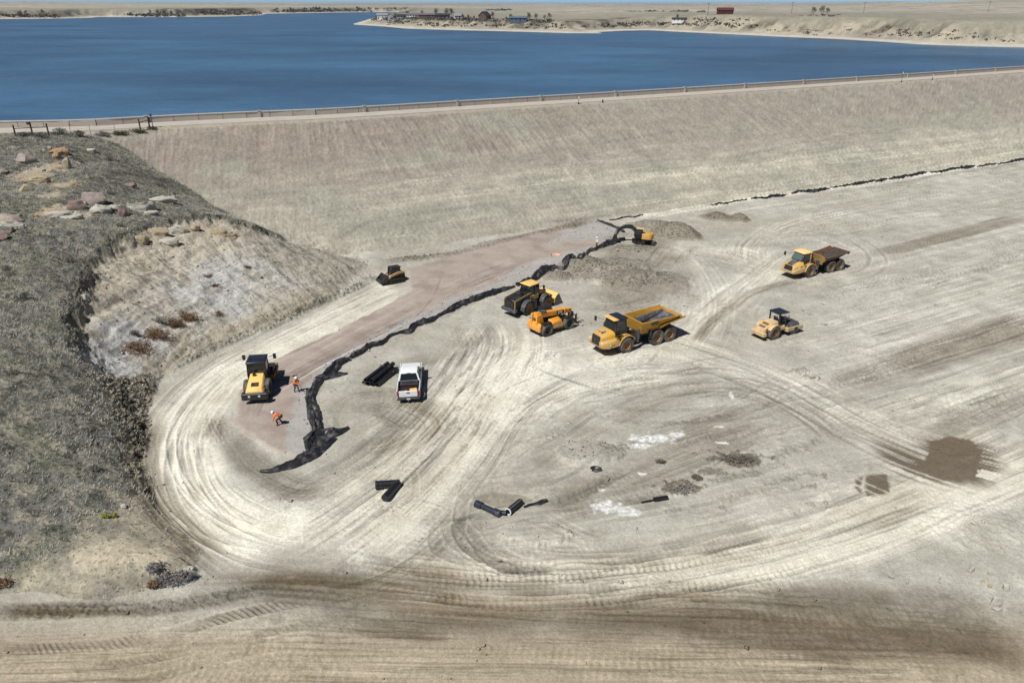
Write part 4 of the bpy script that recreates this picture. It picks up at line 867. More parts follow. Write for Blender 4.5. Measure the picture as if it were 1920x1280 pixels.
TREES = [(702, 34, 'ever', 1.0, "dark evergreen at the tip of the peninsula beside first house"), (725, 32, 'ever', 1.0, "dark evergreen behind the broad white lake house"), (741, 32, 'ever', .9, "dark evergreen right of the grey gabled house"),
         (764, 32, 'bare', .9, "bare tree behind long dark roofed house"), (792, 31, 'bare', .9, "bare tree between the two plum roofed houses"), (818, 31, 'bare', 1.2, "tall bare tree left of the pair by the cottage"), (838, 32.5, 'bare', 1.3, "tallest bare tree on the peninsula bluff"), (847, 33, 'bare', 1.2, "bare tree next to the tallest one"),
         (868, 36, 'ever', 1.0, "dense evergreen right of the small white cottage"), (878, 35, 'ever', .8, "dense low evergreen second right of cottage"), (889, 36, 'ever', .7, "small dark evergreen left of the big gabled house"), (924, 36, 'bare', .9, "bare tree right against big gabled house"), (949, 37, 'ever', .6, "lone little dark tree between gabled house and blue shed"),
         (958, 41, 'bare', .9, "bare tree touching left end of blue shed"), (992, 40, 'bare', 1.0, "round bare tree just right of the blue shed"), (1005, 38, 'bare', .8, "thin bare tree second right of blue shed"), (1030, 37, 'bare', .8, "bare tree far right on the peninsula top"), (1021, 38, 'bare', .6, "smallest bare tree on right part of peninsula"),
         (1270, 38, 'bare', .7, "bare tree behind the long dark shed near inlet"), (1525, 28, 'bare', .9, "bare tree on right bank plateau, leftmost of three"), (1540, 28, 'bare', 1.0, "bare tree on right bank plateau, middle of three"), (1551, 28, 'bare', .8, "bare tree on right bank plateau, rightmost of three"),
         (283, 30, 'bare', 1.4, "bare tree on left shore, leftmost of shoreline clump"), (296, 30, 'bare', 1.5, "bare tree on left shore, second of shoreline clump"), (309, 30, 'bare', 1.3, "bare tree on left shore, third of shoreline clump"), (322, 30, 'bare', 1.4, "bare tree on left shore, fourth of shoreline clump"), (334, 30, 'bare', 1.1, "bare tree on left shore, last of shoreline clump"),
         (40, 32, 'bare', 1.4, "grey bare tree near the left edge of the far shore"), (82, 31, 'bare', 1.5, "grey bare tree left of the dark left bluff"), (50, 31.5, 'bare', 1.2, "grey bare tree beside the one at left edge"), (473, 27, 'bare', 1.0, "bare tree right of the dark bluff on left shore"), (455, 27, 'bare', .9, "bare tree on top of dark bluff, left shore"),
         (520, 22, 'bare', 1.4, "distant bare tree in shoreline row, leftmost"), (545, 22, 'bare', 1.5, "distant bare tree in shoreline row, second"), (572, 21.5, 'bare', 1.4, "distant bare tree in shoreline row, third"), (600, 21, 'bare', 1.5, "distant bare tree in shoreline row, fourth")]
for px, py, kd, sc, lb in TREES:
    o = PT[kd] if kd not in used else copy_tree(PT[kd]); used.add(kd); x, y, z = far_place(px, py); o.location = (x, y, z - .1); o.scale = (sc, sc, sc); o.rotation_euler = (0, 0, rnd.uniform(0, 6)); tag(o, lb, "tree", "trees on the far shore")
# brush on the far bluffs reads as one dark mass; right bluff clumps imitate shading
BP = []
for (xa, ya, xb, yb, n_, sp_) in [(690, 36, 770, 37, 90, 3), (770, 35, 880, 37, 150, 3), (880, 38, 1040, 40, 110, 3.5), (720, 44, 900, 48, 60, 4), (900, 48, 1060, 52, 50, 4), (1090, 50, 1260, 46, 70, 3), (1270, 44, 1420, 50, 60, 4), (1300, 38, 1420, 40, 24, 2), (1430, 56, 1700, 62, 30, 9), (1650, 62, 1900, 72, 40, 7), (1500, 29, 1580, 30, 14, 2),
                                  (240, 30, 345, 30.5, 80, 2), (380, 24, 490, 27, 110, 3), (0, 31, 110, 31, 60, 2), (510, 22, 690, 21, 110, 1.2), (560, 19, 760, 18, 50, .8), (900, 20, 960, 20, 20, .6), (1180, 22, 1320, 23, 40, .6)]:
    for _ in range(n_):
        t_ = rnd.random(); BP.append((xa + (xb - xa) * t_, ya + (yb - ya) * t_ + rnd.uniform(-sp_, sp_)))
b = MB()
for px, py in BP:
    try: x, y, z = far_place(px, py)
    except Exception: continue
    k = .0009 * math.hypot(x, y) * rnd.uniform(.5, 1.9)
    for _ in range(9):
        p = Vector((x + rnd.gauss(0, k * 1.3), y + rnd.gauss(0, k), z + abs(rnd.gauss(0, k * .55)))); a = Vector((rnd.gauss(0, 1), rnd.gauss(0, 1), rnd.gauss(0, 1))).normalized() * k * .9; c_ = a.cross(Vector((rnd.gauss(0, 1), rnd.gauss(0, 1), rnd.gauss(0, 1)))).normalized() * k * .6
        b.add([p - a, p + c_, p + a, p - c_], [(0, 1, 2, 3)])
o = b.build("shoreline_brush", leaf_mat("shoreline_brush", (.07, .066, .058), (.17, .158, .135)), None); tag(o, "dark leafless brush along the far bluffs and shore", "brush", kind="stuff")
# utility poles
up = empty("utility_pole"); b = MB(); b.cyl((0, 0, -1), (0, 0, 10), .16, .12, 6); b.build("pole", MT['wood'], up); b = MB(); b.box(-1.2, 1.2, -.08, .08, 9.2, 9.4); b.build("crossarm", MT['wood'], up)
for i, (px, py, lb) in enumerate([(1327, 30, "wooden utility pole left of the red barn"), (1484, 26, "wooden utility pole on plain right of red barn"), (1619, 25, "wooden utility pole above the right bank plateau"), (1852, 24, "wooden utility pole farthest right on the plain")]):
    o = up if i == 0 else copy_tree(up); x, y, z = far_place(px, py); o.location = (x, y, z); tag(o, lb, "utility pole", "utility poles on the plain")

# ------------------------------------------------------------------ posts and fences on the crest
def crest_pt(px, off=-.3): 
    ln = offset_line(CRF, off); X = np.array([p[0] for p in ln]); Y = np.array([p[1] for p in ln]); pp = PIX(X, Y, CREST_Z)[0]; return float(np.interp(px, pp, X)), float(np.interp(px, pp, Y))
def marker(px, h, lb, white=True, off=-.6):
    x, y = crest_pt(px, off); t = tag(empty("marker_post", (x, y, ground_at(x, y))), lb, "marker post"); b = MB(); b.cyl((0, 0, -.3), (0, 0, h), .06, .05, 8); b.build("pole", MT['post'], t)
    b = MB(); b.box(-.09, .09, -.1, -.05, h - .4, h) if white else b.box(-.14, .14, -.1, -.05, h - .4, h); b.build("sign_plate", MT['whitepost' if white else 'navy'], t); b = MB(); b.cyl((0, 0, -.3), (0, 0, .35), .17, .14, 10); b.build("base", MT['post'], t)
marker(1085, 1.5, "short white topped marker post at the middle of the dam road"); marker(1690, 2.6, "tall white topped marker post on the right part of dam road"); marker(1748, 1.5, "short thick marker post right of the tall white one"); marker(1130, .6, "stubby dark post on the crest edge right of middle", False)
marker(287, 2.3, "thin post with small dark sign beside the two post rail", False, -.4)
def fence(name, label, cat, pxs, h, rails, top_cap=None):
    pts = []
    for px, py in pxs: q = place(px, py); pts.append(Vector(q))
    t = tag(empty(name, pts[0]), label, cat); o = pts[0]
    for i, p in enumerate(pts):
        b = MB(); d = p - o; b.cyl((d.x, d.y, d.z - .4), (d.x, d.y, d.z + h), .12, .11, 8); b.build("post", MT['wood'], t)
    for a, c in zip(pts[:-1], pts[1:]):
        for z in rails:
            b = MB(); b.tube([a - o + Vector((0, 0, z)), c - o + Vector((0, 0, z))], .06, 6); b.build("rail", MT['wood'], t)
    if top_cap is not None:
        p = pts[top_cap] - o; b = MB(); b.box(p.x - .42, p.x + .12, p.y - .25, p.y + .1, p.z + h - .1, p.z + h + .32); b.build("mail_box", MT['wood'], t, bev=.05)
fence("rail_fence", "dark wooden three post rail fence at grassy crest, left edge", "fence", [(30, 257), (62, 255), (92, 254)], 1.75, (1.2,), 1)
fence("rail_gate", "dark wooden two post rail frame where rock meets the crest road", "fence", [(264, 246), (281, 241)], 1.9, (1.35,))
wf = [(133, 251), (171, 254), (217, 250)]
q = [Vector(place(*p)) for p in wf]; t = tag(empty("wire_fence", q[0]), "thin steel post and wire fence between the two wooden rails", "fence")
for p in q:
    b = MB(); d = p - q[0]; b.cyl((d.x, d.y, d.z - .3), (d.x, d.y, d.z + 1.5), .035, .03, 6); b.build("post", MT['post'], t)
for a, c in zip(q[:-1], q[1:]):
    for z in (.5, .9, 1.3): b = MB(); b.tube([a - q[0] + Vector((0, 0, z)), c - q[0] + Vector((0, 0, z))], .008, 4); b.build("wire", MT['post'], t)
# ================================================================== MACHINES
def wheel(parent, x, y, r, w, rimmat, name="wheel", lugs=18, side=1, rimr=.52, steer=0.0, tyre="tyre"):
    b = MB(); h = w / 2
    b.lathe([(r * rimr, -h * .8), (r * .7, -h * .98), (r * .9, -h), (r * .975, -h * .8), (r * .975, h * .8), (r * .9, h), (r * .7, h * .98), (r * rimr, h * .8), (r * rimr, -h * .8)], 0, 0, 0, 30)
    for k in range(lugs):
        for sg in (-1, 1):
            a = 2 * math.pi * (k + .25 * sg) / lugs; M = Matrix.Rotation(-a, 4, 'Y') @ Matrix.Translation((r * .985, sg * h * .48, 0)) @ Matrix.Rotation(.5 * sg, 4, 'X')
            b.box(-.05 * r, .028 * r, -h * .5, h * .5, -.07 * r, .07 * r, M)
    o = b.build(name, MT[tyre], parent); o.location = (x, y, r * .985); o.rotation_euler = (0, random.uniform(0, 6), steer)
    q = MB(); s = side
    q.lathe([(0.001, s * h * .35), (r * .16, s * h * .35), (r * .16, s * h * .62), (r * .24, s * h * .62), (r * .24, s * h * .3), (r * rimr * .8, s * h * .22), (r * rimr * .93, s * h * .84), (r * rimr * 1.06, s * h * .86), (r * rimr * 1.06, s * h * .7)], 0, 0, 0, 24)
    for k in range(8):
        a = 2 * math.pi * k / 8; q.cyl((r * .2 * math.cos(a), s * h * .6, r * .2 * math.sin(a)), (r * .2 * math.cos(a), s * h * .68, r * .2 * math.sin(a)), r * .025, seg=6)
    q.lathe([(0.001, -s * h * .3), (r * rimr * .95, -s * h * .3), (r * rimr * 1.04, -s * h * .8)], 0, 0, 0, 24)
    q.build("rim", MT[rimmat], o); return o
def arch(cx, r0, r1, a0, a1, y0, y1, cz, n=10):     # fender: an arched plate
    b = MB(); rings = []
    for k in range(n + 1):
        a = R(a0 + (a1 - a0) * k / n); c, s_ = math.cos(a), math.sin(a)
        rings.append([(cx + r0 * c, y0, cz + r0 * s_), (cx + r0 * c, y1, cz + r0 * s_), (cx + r1 * c, y1, cz + r1 * s_), (cx + r1 * c, y0, cz + r1 * s_)])
    return b.loft(rings)
def mirror(parent, x, y, z, dx, dy, dz=0.0):
    b = MB(); b.tube([(x, y, z), (x + dx, y + dy, z + dz)], .03, 5); b.box(x + dx - .05, x + dx + .05, y + dy - .13, y + dy + .13, z + dz - .35, z + dz + .12); return b.build("mirror", MT['black'], parent)
def lettering(body, size, parent, loc, rot, m, name="lettering"):
    cu = bpy.data.curves.new("lettering", 'FONT'); cu.body = body; cu.size = size; cu.extrude = .006; cu.align_x = 'CENTER'; cu.align_y = 'CENTER'; cu.offset = size * .02
    t = bpy.data.objects.new("tmp", cu); COL.objects.link(t); dg = bpy.context.evaluated_depsgraph_get(); me = bpy.data.meshes.new_from_object(t.evaluated_get(dg)); bpy.data.objects.remove(t)
    o = link_mesh(name, me, m, parent); o.location = loc; o.rotation_euler = rot; return o
def lamp(parent, x, y, z, r=.1, d=(1, 0, 0), m='lamp', name="headlight"):
    b = MB(); v = Vector(d) * .05; b.cyl(Vector((x, y, z)) - v, Vector((x, y, z)) + v, r, seg=12); return b.build(name, MT[m], parent)
def heading(p_rear, p_front, off=0.0):    # position & heading from two tyre contacts on one side, off = distance to the centre line (+ left)
    a = place(*p_rear); b = place(*p_front); h = math.atan2(b[1] - a[1], b[0] - a[0]); c = (a + b) / 2; n = np.array([-math.sin(h), math.cos(h)])
    c[:2] += n * off; return c, h, float(np.hypot(*(b - a)[:2]))
def seat_on(t, pts):                      # tilt & drop the machine on to the soil under its wheels
    t.rotation_euler = (0, 0, t.rotation_euler[2]); M = Matrix.Translation(t.location) @ Matrix.Rotation(t.rotation_euler[2], 4, 'Z')
    A = []; zz = []
    for x, y in pts:
        w = M @ Vector((x, y, 0)); A.append((x, y, 1)); zz.append(ground_at(w.x, w.y))
    (a, b, c), *_ = np.linalg.lstsq(np.array(A), np.array(zz), rcond=None)
    t.location.z = c + .0; up = Vector((-a, -b, 1)).normalized(); q = Vector((0, 0, 1)).rotation_difference(up)
    t.rotation_euler = (Matrix.Rotation(t.rotation_euler[2], 4, 'Z') @ q.to_matrix().to_4x4()).to_euler()
    t.location.z -= .04

def bed_shell(b, rim, floor, th=.09):
    """hopper: rim and floor are lists of (x, halfwidth, z), front to back; open top"""
    n = len(rim)
    for sg in (-1, 1):
        for i in range(n - 1):
            (x0, w0, z0), (x1, w1, z1) = rim[i], rim[i + 1]; (u0, v0, q0), (u1, v1, q1) = floor[i], floor[i + 1]
            b.hexa([(u0, sg * v0, q0), (u1, sg * v1, q1), (u1, sg * (v1 - th), q1), (u0, sg * (v0 - th), q0), (x0, sg * w0, z0), (x1, sg * w1, z1), (x1, sg * (w1 - th), z1), (x0, sg * (w0 - th), z0)])
    for i in range(n - 1):
        (u0, v0, q0), (u1, v1, q1) = floor[i], floor[i + 1]; b.hexa([(u0, -v0, q0 - th), (u1, -v1, q1 - th), (u1, v1, q1 - th), (u0, v0, q0 - th), (u0, -v0, q0), (u1, -v1, q1), (u1, v1, q1), (u0, v0, q0)])
    (x0, w0, z0), (u0, v0, q0) = rim[0], floor[0]
    b.hexa([(u0 + th, -v0, q0), (u0 + th, v0, q0), (u0, v0, q0), (u0, -v0, q0), (x0 + th, -w0, z0), (x0 + th, w0, z0), (x0, w0, z0), (x0, -w0, z0)])
def adt(label, style):
    A = style == 'A'; t = tag(empty("articulated_dump_truck"), label, "dump truck"); Y = 'yellow' if A else 'gold'
    fx, mx_, rx_ = 2.05, -1.85, -3.5; r, w, ty = .80, .62, 1.12; rim = 'rim'
    wheel(t, fx, ty, r, w, rim, side=1); wheel(t, fx, -ty, r, w, rim, side=-1)
    for x in (mx_, rx_): wheel(t, x, ty, r, w, rim, side=1); wheel(t, x, -ty, r, w, rim, side=-1)
    b = MB(); b.box(.9, 4.2, -.45, .45, .75, 1.3); b.box(-4.3, .3, -.42, .42, .85, 1.35); b.box(.25, .95, -.28, .28, .7, 1.5); b.box(1.35, 1.7, -.7, .7, 1.2, 2.3)
    for x in (fx, mx_, rx_): b.cyl((x, -1.0, .8), (x, 1.0, .8), .2, seg=10)
    b.box(-3.6, -1.7, .5, .62, .7, 1.05); b.box(-3.6, -1.7, -.62, -.5, .7, 1.05)
    for y in (.55, -.55): b.tube([(-.2, y, 1.2), (-2.2, y, 1.75)], .09, 8)
    b.build("chassis", MT['black'], t)
    b = MB(); b.tube([(.3, .5, 1.2), (1.2, .5, 1.15)], .07, 6); b.tube([(.3, -.5, 1.2), (1.2, -.5, 1.15)], .07, 6); b.tube([(.2, .9, 1.0), (.25, .9, 2.0)], .09, 6); b.box(.35, .6, .7, 1.05, .7, 1.9); b.tube([(1.0, .3, 1.5), (.5, .2, 1.8), (0, .3, 1.5)], .05, 6)
    b.build("hitch", MT['steel'], t)
    if A:
        b = MB(); b.loft([[(2.95, -1.36, .95), (2.95, 1.36, .95), (2.95, 1.36, 1.62), (2.95, 1.05, 1.72), (2.95, -1.05, 1.72), (2.95, -1.36, 1.62)], [(4.2, -1.3, .85), (4.2, 1.3, .85), (4.2, 1.3, 1.5), (4.2, 1.0, 1.62), (4.2, -1.0, 1.62), (4.2, -1.3, 1.5)],
                          [(4.88, -.95, .9), (4.88, .95, .9), (4.92, .95, 1.3), (4.86, .8, 1.5), (4.86, -.8, 1.5), (4.92, -.95, 1.3)]]); b.build("bumper", MT[Y], t, bev=.05)
        b = MB(); b.loft([[(3.3, -1.0, 1.55), (3.3, 1.0, 1.55), (3.3, 1.0, 2.1), (3.3, .72, 2.38), (3.3, -.72, 2.38), (3.3, -1.0, 2.1)], [(4.84, -.72, 1.25), (4.84, .72, 1.25), (4.78, .72, 1.85), (4.74, .58, 2.06), (4.74, -.58, 2.06), (4.78, -.72, 1.85)]]); b.build("hood", MT[Y], t, bev=.04)
        b = MB(); b.hexa([(4.86, -.55, 1.12), (4.94, -.55, 1.12), (4.94, .55, 1.12), (4.86, .55, 1.12), (4.74, -.55, 1.96), (4.86, -.55, 1.96), (4.86, .55, 1.96), (4.74, .55, 1.96)]); g = b.build("grille", MT['black'], t)
        b = MB(); b.cyl((4.9, 0, 1.55), (4.935, 0, 1.55), .1, seg=12); b.build("badge", MT['steel'], g)
        for s in (-1, 1):
            b = MB(); b.box(4.7, 4.86, s * .88 - .13, s * .88 + .13, 1.25, 1.5); b.build("headlight", MT['lamp'], t); lamp(t, 4.1, s * 1.31, 1.18, .07, (0, s, 0), name="marker_light")
        cabx0, cabx1, cw = 1.75, 3.35, .82
        b = MB(); b.loft([[(cabx0, -cw, 1.7), (cabx1, -cw, 1.7), (cabx1, cw, 1.7), (cabx0, cw, 1.7)], [(cabx0, -cw, 2.45), (cabx1 + .05, -cw, 2.45), (cabx1 + .05, cw, 2.45), (cabx0, cw, 2.45)], [(cabx0 + .1, -cw + .08, 3.38), (cabx1 - .25, -cw + .08, 3.38), (cabx1 - .25, cw - .08, 3.38), (cabx0 + .1, cw - .08, 3.38)]])
        cab = b.build("cab", MT['black'], t, bev=.03)
        b = MB(); b.hexa([(cabx1 + .0, -.7, 2.42), (cabx1 + .08, -.7, 2.42), (cabx1 + .08, .7, 2.42), (cabx1 + .0, .7, 2.42), (cabx1 - .26, -.66, 3.3), (cabx1 - .2, -.66, 3.3), (cabx1 - .2, .66, 3.3), (cabx1 - .26, .66, 3.3)]); b.build("windscreen", MT['glass'], cab)
        for s in (-1, 1):
            b = MB(); b.hexa([(cabx0 + .3, s * (cw - .0), 2.3), (cabx1 - .2, s * (cw - .0), 2.3), (cabx1 - .2, s * (cw + .02), 2.3), (cabx0 + .3, s * (cw + .02), 2.3), (cabx0 + .35, s * (cw - .08), 3.25), (cabx1 - .42, s * (cw - .08), 3.25), (cabx1 - .42, s * (cw - .05), 3.25), (cabx0 + .35, s * (cw - .05), 3.25)]); b.build("side_window", MT['glass'], cab)
        b = MB(); b.box(cabx0 - .02, cabx1 - .5, -.86, .86, 3.36, 3.47); b.build("roof", MT['navy'], cab, bev=.04)
        b = MB(); b.box(cabx1 - .5, cabx1 + .08, -.82, .82, 3.36, 3.46); b.build("visor", MT['lightyellow'], cab, bev=.03)
        for s in (-1, 1):
            f = arch(fx, .98, 1.06, 12, 150, s * .8, s * 1.42, .8).build("fender", MT[Y], t)
            b = MB(); b.box(1.0, 1.35, s * .85, s * 1.38, 1.05, 1.75) ; b.build("side_step", MT['black'], t)
            b = MB(); b.box(2.0, 3.35, s * .85, s * 1.3, 1.72, 1.8); b.build("catwalk", MT[Y], t)
            b = MB(); b.tube([(2.95, s * 1.3, 1.75), (2.95, s * 1.3, 2.5), (2.3, s * 1.3, 2.5), (2.3, s * 1.3, 1.75)], .025, 5); b.build("handrail", MT['black'], t)
        for s in (-1, 1):
            b = MB(); b.box(2.1, 3.3, s * .9, s * 1.25, 1.795, 1.81); b.build("tread_plate", MT['black'], t); b = MB(); b.box(3.5, 4.25, s * 1.335, s * 1.345, 1.2, 1.235); b.build("panel_gap", MT['black'], t)
            b = MB(); b.box(4.3, 4.34, s * .2 - .16, s * .2 + .16, 2.19, 2.22); b.build("hood_latch", MT['black'], t)
        b = MB(); b.box(3.9, 4.5, .2, .32, 2.27, 2.3); b.build("warning_decal", MT['grey'], t)
        mirror(t, 3.3, -.85, 3.0, .5, -.7, .1); mirror(t, 3.3, .85, 2.9, .45, .6, .1)
        rimp = [(.3, 1.42, 2.72), (-.8, 1.46, 2.72), (-2.4, 1.5, 2.72), (-4.55, 1.55, 2.74)]; flo = [(.05, .95, 1.5), (-.8, 1.0, 1.45), (-2.3, 1.05, 1.55), (-4.75, 1.1, 2.28)]
        b = MB(); bed_shell(b, rimp, flo); b.hexa([(-4.7, -1.12, 2.14), (-5.15, -1.1, 2.3), (-5.15, 1.1, 2.3), (-4.7, 1.12, 2.14), (-4.7, -1.12, 2.3), (-5.15, -1.1, 2.42), (-5.15, 1.1, 2.42), (-4.7, 1.12, 2.3)])
        for s in (-1, 1): b.tube([(.32, s * 1.42, 2.72), (-4.55, s * 1.55, 2.74)], .075, 8); b.hexa([(-2.0, s * 1.5, 1.95), (-2.0, s * 1.28, 1.75), (-5.1, s * 1.12, 2.3), (-5.1, s * 1.62, 2.45), (-2.0, s * 1.5, 2.05), (-2.0, s * 1.28, 1.85), (-5.1, s * 1.12, 2.4), (-5.1, s * 1.62, 2.55)])
        b.tube([(.34, -1.42, 2.72), (.34, 1.42, 2.72)], .075, 8); bed = b.build("dump_body", MT['bedgold'], t)
        b = MB(); q = .1
        for sg in (-1, 1):
            b.hexa([(-.1, sg * .86, 1.55), (-4.7, sg * 1.0, 2.3), (-4.7, sg * .98, 2.3), (-.1, sg * .84, 1.55), (.0, sg * 1.12, 2.2), (-4.6, sg * 1.22, 2.5), (-4.6, sg * 1.19, 2.5), (.0, sg * 1.09, 2.2)])
        b.hexa([(-.1, -.85, 1.57), (-2.3, -.96, 1.57), (-2.3, .96, 1.57), (-.1, .85, 1.57), (-.1, -.85, 1.6), (-2.3, -.96, 1.6), (-2.3, .96, 1.6), (-.1, .85, 1.6)]); b.hexa([(-2.3, -.96, 1.57), (-4.7, -1.0, 2.31), (-4.7, 1.0, 2.31), (-2.3, .96, 1.57), (-2.3, -.96, 1.6), (-4.7, -1.0, 2.34), (-4.7, 1.0, 2.34), (-2.3, .96, 1.6)])
        b.build("bed_liner", MT['bed'], bed)
        b = MB(); b.box(-.42, .42, -.2, .2, -.005, .005); pl = b.build("logo_plate", MT['black'], bed); pl.location = (-1.3, 1.43, 2.42); ang = 0; pl.rotation_euler = (R(71), 0, 0)
        lettering("CAT", .34, pl, (0, 0, .012), (0, 0, math.pi), MT['white'])
        for s in (-1, 1): b = MB(); b.box(-.95, -.82, s * .55, s * 1.4, .95, 1.75); b.build("mudguard", MT['black'], t)
    else:
        b = MB(); b.loft([[(2.9, -1.32, .95), (2.9, 1.32, .95), (2.9, 1.32, 1.5), (2.9, 1.25, 1.6), (2.9, -1.25, 1.6), (2.9, -1.32, 1.5)], [(4.1, -1.3, .8), (4.1, 1.3, .8), (4.1, 1.3, 1.3), (4.1, 1.22, 1.5), (4.1, -1.22, 1.5), (4.1, -1.3, 1.3)], [(4.85, -1.05, .78), (4.85, 1.05, .78), (4.95, 1.05, 1.0), (4.8, 1.0, 1.12), (4.8, -1.0, 1.12), (4.95, -1.05, 1.0)]]); b.build("bumper", MT[Y], t, bev=.06)
        b = MB(); b.loft([[(3.2, -1.2, 1.45), (3.2, 1.2, 1.45), (3.2, 1.2, 1.85), (3.2, .85, 2.2), (3.2, -.85, 2.2), (3.2, -1.2, 1.85)], [(3.9, -1.15, 1.3), (3.9, 1.15, 1.3), (3.9, 1.12, 1.7), (3.9, .75, 2.05), (3.9, -.75, 2.05), (3.9, -1.12, 1.7)], [(4.72, -.9, 1.1), (4.72, .9, 1.1), (4.65, .85, 1.45), (4.6, .6, 1.72), (4.6, -.6, 1.72), (4.65, -.85, 1.45)]]); hd = b.build("hood", MT[Y], t, bev=.05)
        b = MB(); b.loft([[(3.4, -.52, 2.16), (3.4, .52, 2.16), (3.4, .52, 2.19), (3.4, -.52, 2.19)], [(3.9, -.46, 2.055), (3.9, .46, 2.055), (3.9, .46, 2.085), (3.9, -.46, 2.085)], [(4.58, -.4, 1.735), (4.58, .4, 1.735), (4.58, .4, 1.765), (4.58, -.4, 1.765)]]); b.build("hood_panel", MT['grey'], hd)
        b = MB(); b.hexa([(4.74, -.62, 1.12), (4.82, -.62, 1.12), (4.82, .62, 1.12), (4.74, .62, 1.12), (4.6, -.55, 1.68), (4.7, -.55, 1.68), (4.7, .55, 1.68), (4.6, .55, 1.68)]); g = b.build("grille", MT['black'], t); b = MB(); b.box(4.78, 4.83, -.5, .5, 1.4, 1.45); b.build("badge", MT['steel'], g)
        for s in (-1, 1):
            b = MB(); b.hexa([(3.75, s * 1.17, 1.3), (4.55, s * .92, 1.12), (4.58, s * .97, 1.12), (3.75, s * 1.23, 1.3), (3.75, s * 1.15, 1.48), (4.5, s * .9, 1.32), (4.52, s * .96, 1.32), (3.75, s * 1.21, 1.48)]); b.build("headlight", MT['black'], t)
            b = MB(); b.hexa([(3.6, s * 1.17, 1.56), (4.35, s * .95, 1.42), (4.35, s * 1.0, 1.42), (3.6, s * 1.22, 1.56), (3.6, s * 1.14, 1.7), (4.3, s * .93, 1.52), (4.3, s * .98, 1.52), (3.6, s * 1.18, 1.7)]); b.build("side_vent", MT['black'], t)
        b = MB(); b.loft([[(1.85, -.85, 1.65), (3.3, -.85, 1.65), (3.3, .85, 1.65), (1.85, .85, 1.65)], [(1.8, -.86, 2.3), (3.45, -.86, 2.2), (3.45, .86, 2.2), (1.8, .86, 2.3)], [(1.9, -.78, 3.12), (3.02, -.78, 3.12), (3.02, .78, 3.12), (1.9, .78, 3.12)]]); cab = b.build("cab", MT['black'], t, bev=.04)
        b = MB(); b.hexa([(3.42, -.74, 2.28), (3.48, -.74, 2.28), (3.48, .74, 2.28), (3.42, .74, 2.28), (3.06, -.7, 3.05), (3.12, -.7, 3.05), (3.12, .7, 3.05), (3.06, .7, 3.05)]); b.build("windscreen", MT['clearglass'], cab)
        for s in (-1, 1):
            b = MB(); b.box(1.78, 1.98, s * .8 - .07, s * .8 + .09 * s, 1.7, 3.14); b.build("pillar", MT[Y], cab)
            b = MB(); b.hexa([(2.05, s * .865, 2.2), (3.3, s * .865, 2.2), (3.3, s * .885, 2.2), (2.05, s * .885, 2.2), (2.05, s * .79, 3.05), (2.98, s * .79, 3.05), (2.98, s * .82, 3.05), (2.05, s * .82, 3.05)]); b.build("side_window", MT['glass'], cab)
        b = MB(); b.loft([[(1.72, -.9, 3.1), (3.25, -.9, 3.1), (3.25, .9, 3.1), (1.72, .9, 3.1)], [(1.72, -.9, 3.22), (3.3, -.86, 3.2), (3.3, .86, 3.2), (1.72, .9, 3.22)], [(1.85, -.72, 3.36), (3.0, -.7, 3.34), (3.0, .7, 3.34), (1.85, .72, 3.36)]]); b.build("roof", MT['paleroof'], cab, bev=.04)
        for s in (-1, 1):
            arch(fx, .96, 1.05, 5, 165, s * .8, s * 1.4, .8).build("fender", MT[Y], t)
            b = MB(); b.tube([(2.9, s * 1.2, 1.6), (2.9, s * 1.2, 2.35), (2.2, s * 1.2, 2.35), (2.2, s * 1.2, 1.7)], .025, 5); b.build("handrail", MT['black'], t)
        b = MB(); b.box(1.2, 1.6, -.8, .8, 1.3, 2.4); b.build("engine_box", MT['black'], t); b = MB(); b.cyl((1.5, .75, 1.6), (1.5, .75, 3.0), .1, seg=10); b.build("exhaust", MT['black'], t); b = MB(); b.tube([(1.1, 1.3, .9), (1.3, 1.2, 1.9)], .06, 6); b.build("ladder", MT['red'], t)
        mirror(t, 3.3, -.9, 2.75, .45, -.75, .05); mirror(t, 3.3, .9, 2.75, .3, .45, .05)
        rimp = [(.2, 1.4, 2.15), (-.8, 1.43, 2.15), (-2.4, 1.46, 2.18), (-4.6, 1.48, 2.5)]; flo = [(.0, .95, 1.4), (-.8, .98, 1.4), (-2.3, 1.0, 1.5), (-4.8, 1.1, 2.25)]
        b = MB(); bed_shell(b, rimp, flo); 
        for s in (-1, 1): b.tube([(.2, s * 1.41, 2.15), (-2.4, s * 1.47, 2.18), (-4.6, s * 1.5, 2.5)], .07, 8)
        b.hexa([(-4.75, -1.35, 2.1), (-5.05, -1.3, 2.25), (-5.05, 1.3, 2.25), (-4.75, 1.35, 2.1), (-4.75, -1.35, 2.28), (-5.05, -1.3, 2.4), (-5.05, 1.3, 2.4), (-4.75, 1.35, 2.28)]); bed = b.build("dump_body", MT['rust'], t)
        b = MB(); b.hexa([(.15, -1.4, 1.4), (.38, -1.42, 2.15), (.38, 1.42, 2.15), (.15, 1.4, 1.4), (.07, -1.4, 1.42), (.3, -1.42, 2.17), (.3, 1.42, 2.17), (.07, 1.4, 1.42)]); b.hexa([(.38, -1.42, 2.15), (.62, -1.4, 2.75), (.62, 1.4, 2.75), (.38, 1.42, 2.15), (.3, -1.42, 2.15), (.54, -1.4, 2.75), (.54, 1.4, 2.75), (.3, 1.42, 2.15)])
        for s in (-1, 1): b.hexa([(.36, s * 1.42, 1.7), (-.35, s * 1.42, 1.95), (-.35, s * 1.47, 1.95), (.36, s * 1.47, 1.7), (.6, s * 1.42, 2.73), (.2, s * 1.42, 2.6), (.2, s * 1.47, 2.6), (.6, s * 1.47, 2.73)])
        b.build("headboard", MT['gold'], bed)
        b = MB(); v = []; n = 14
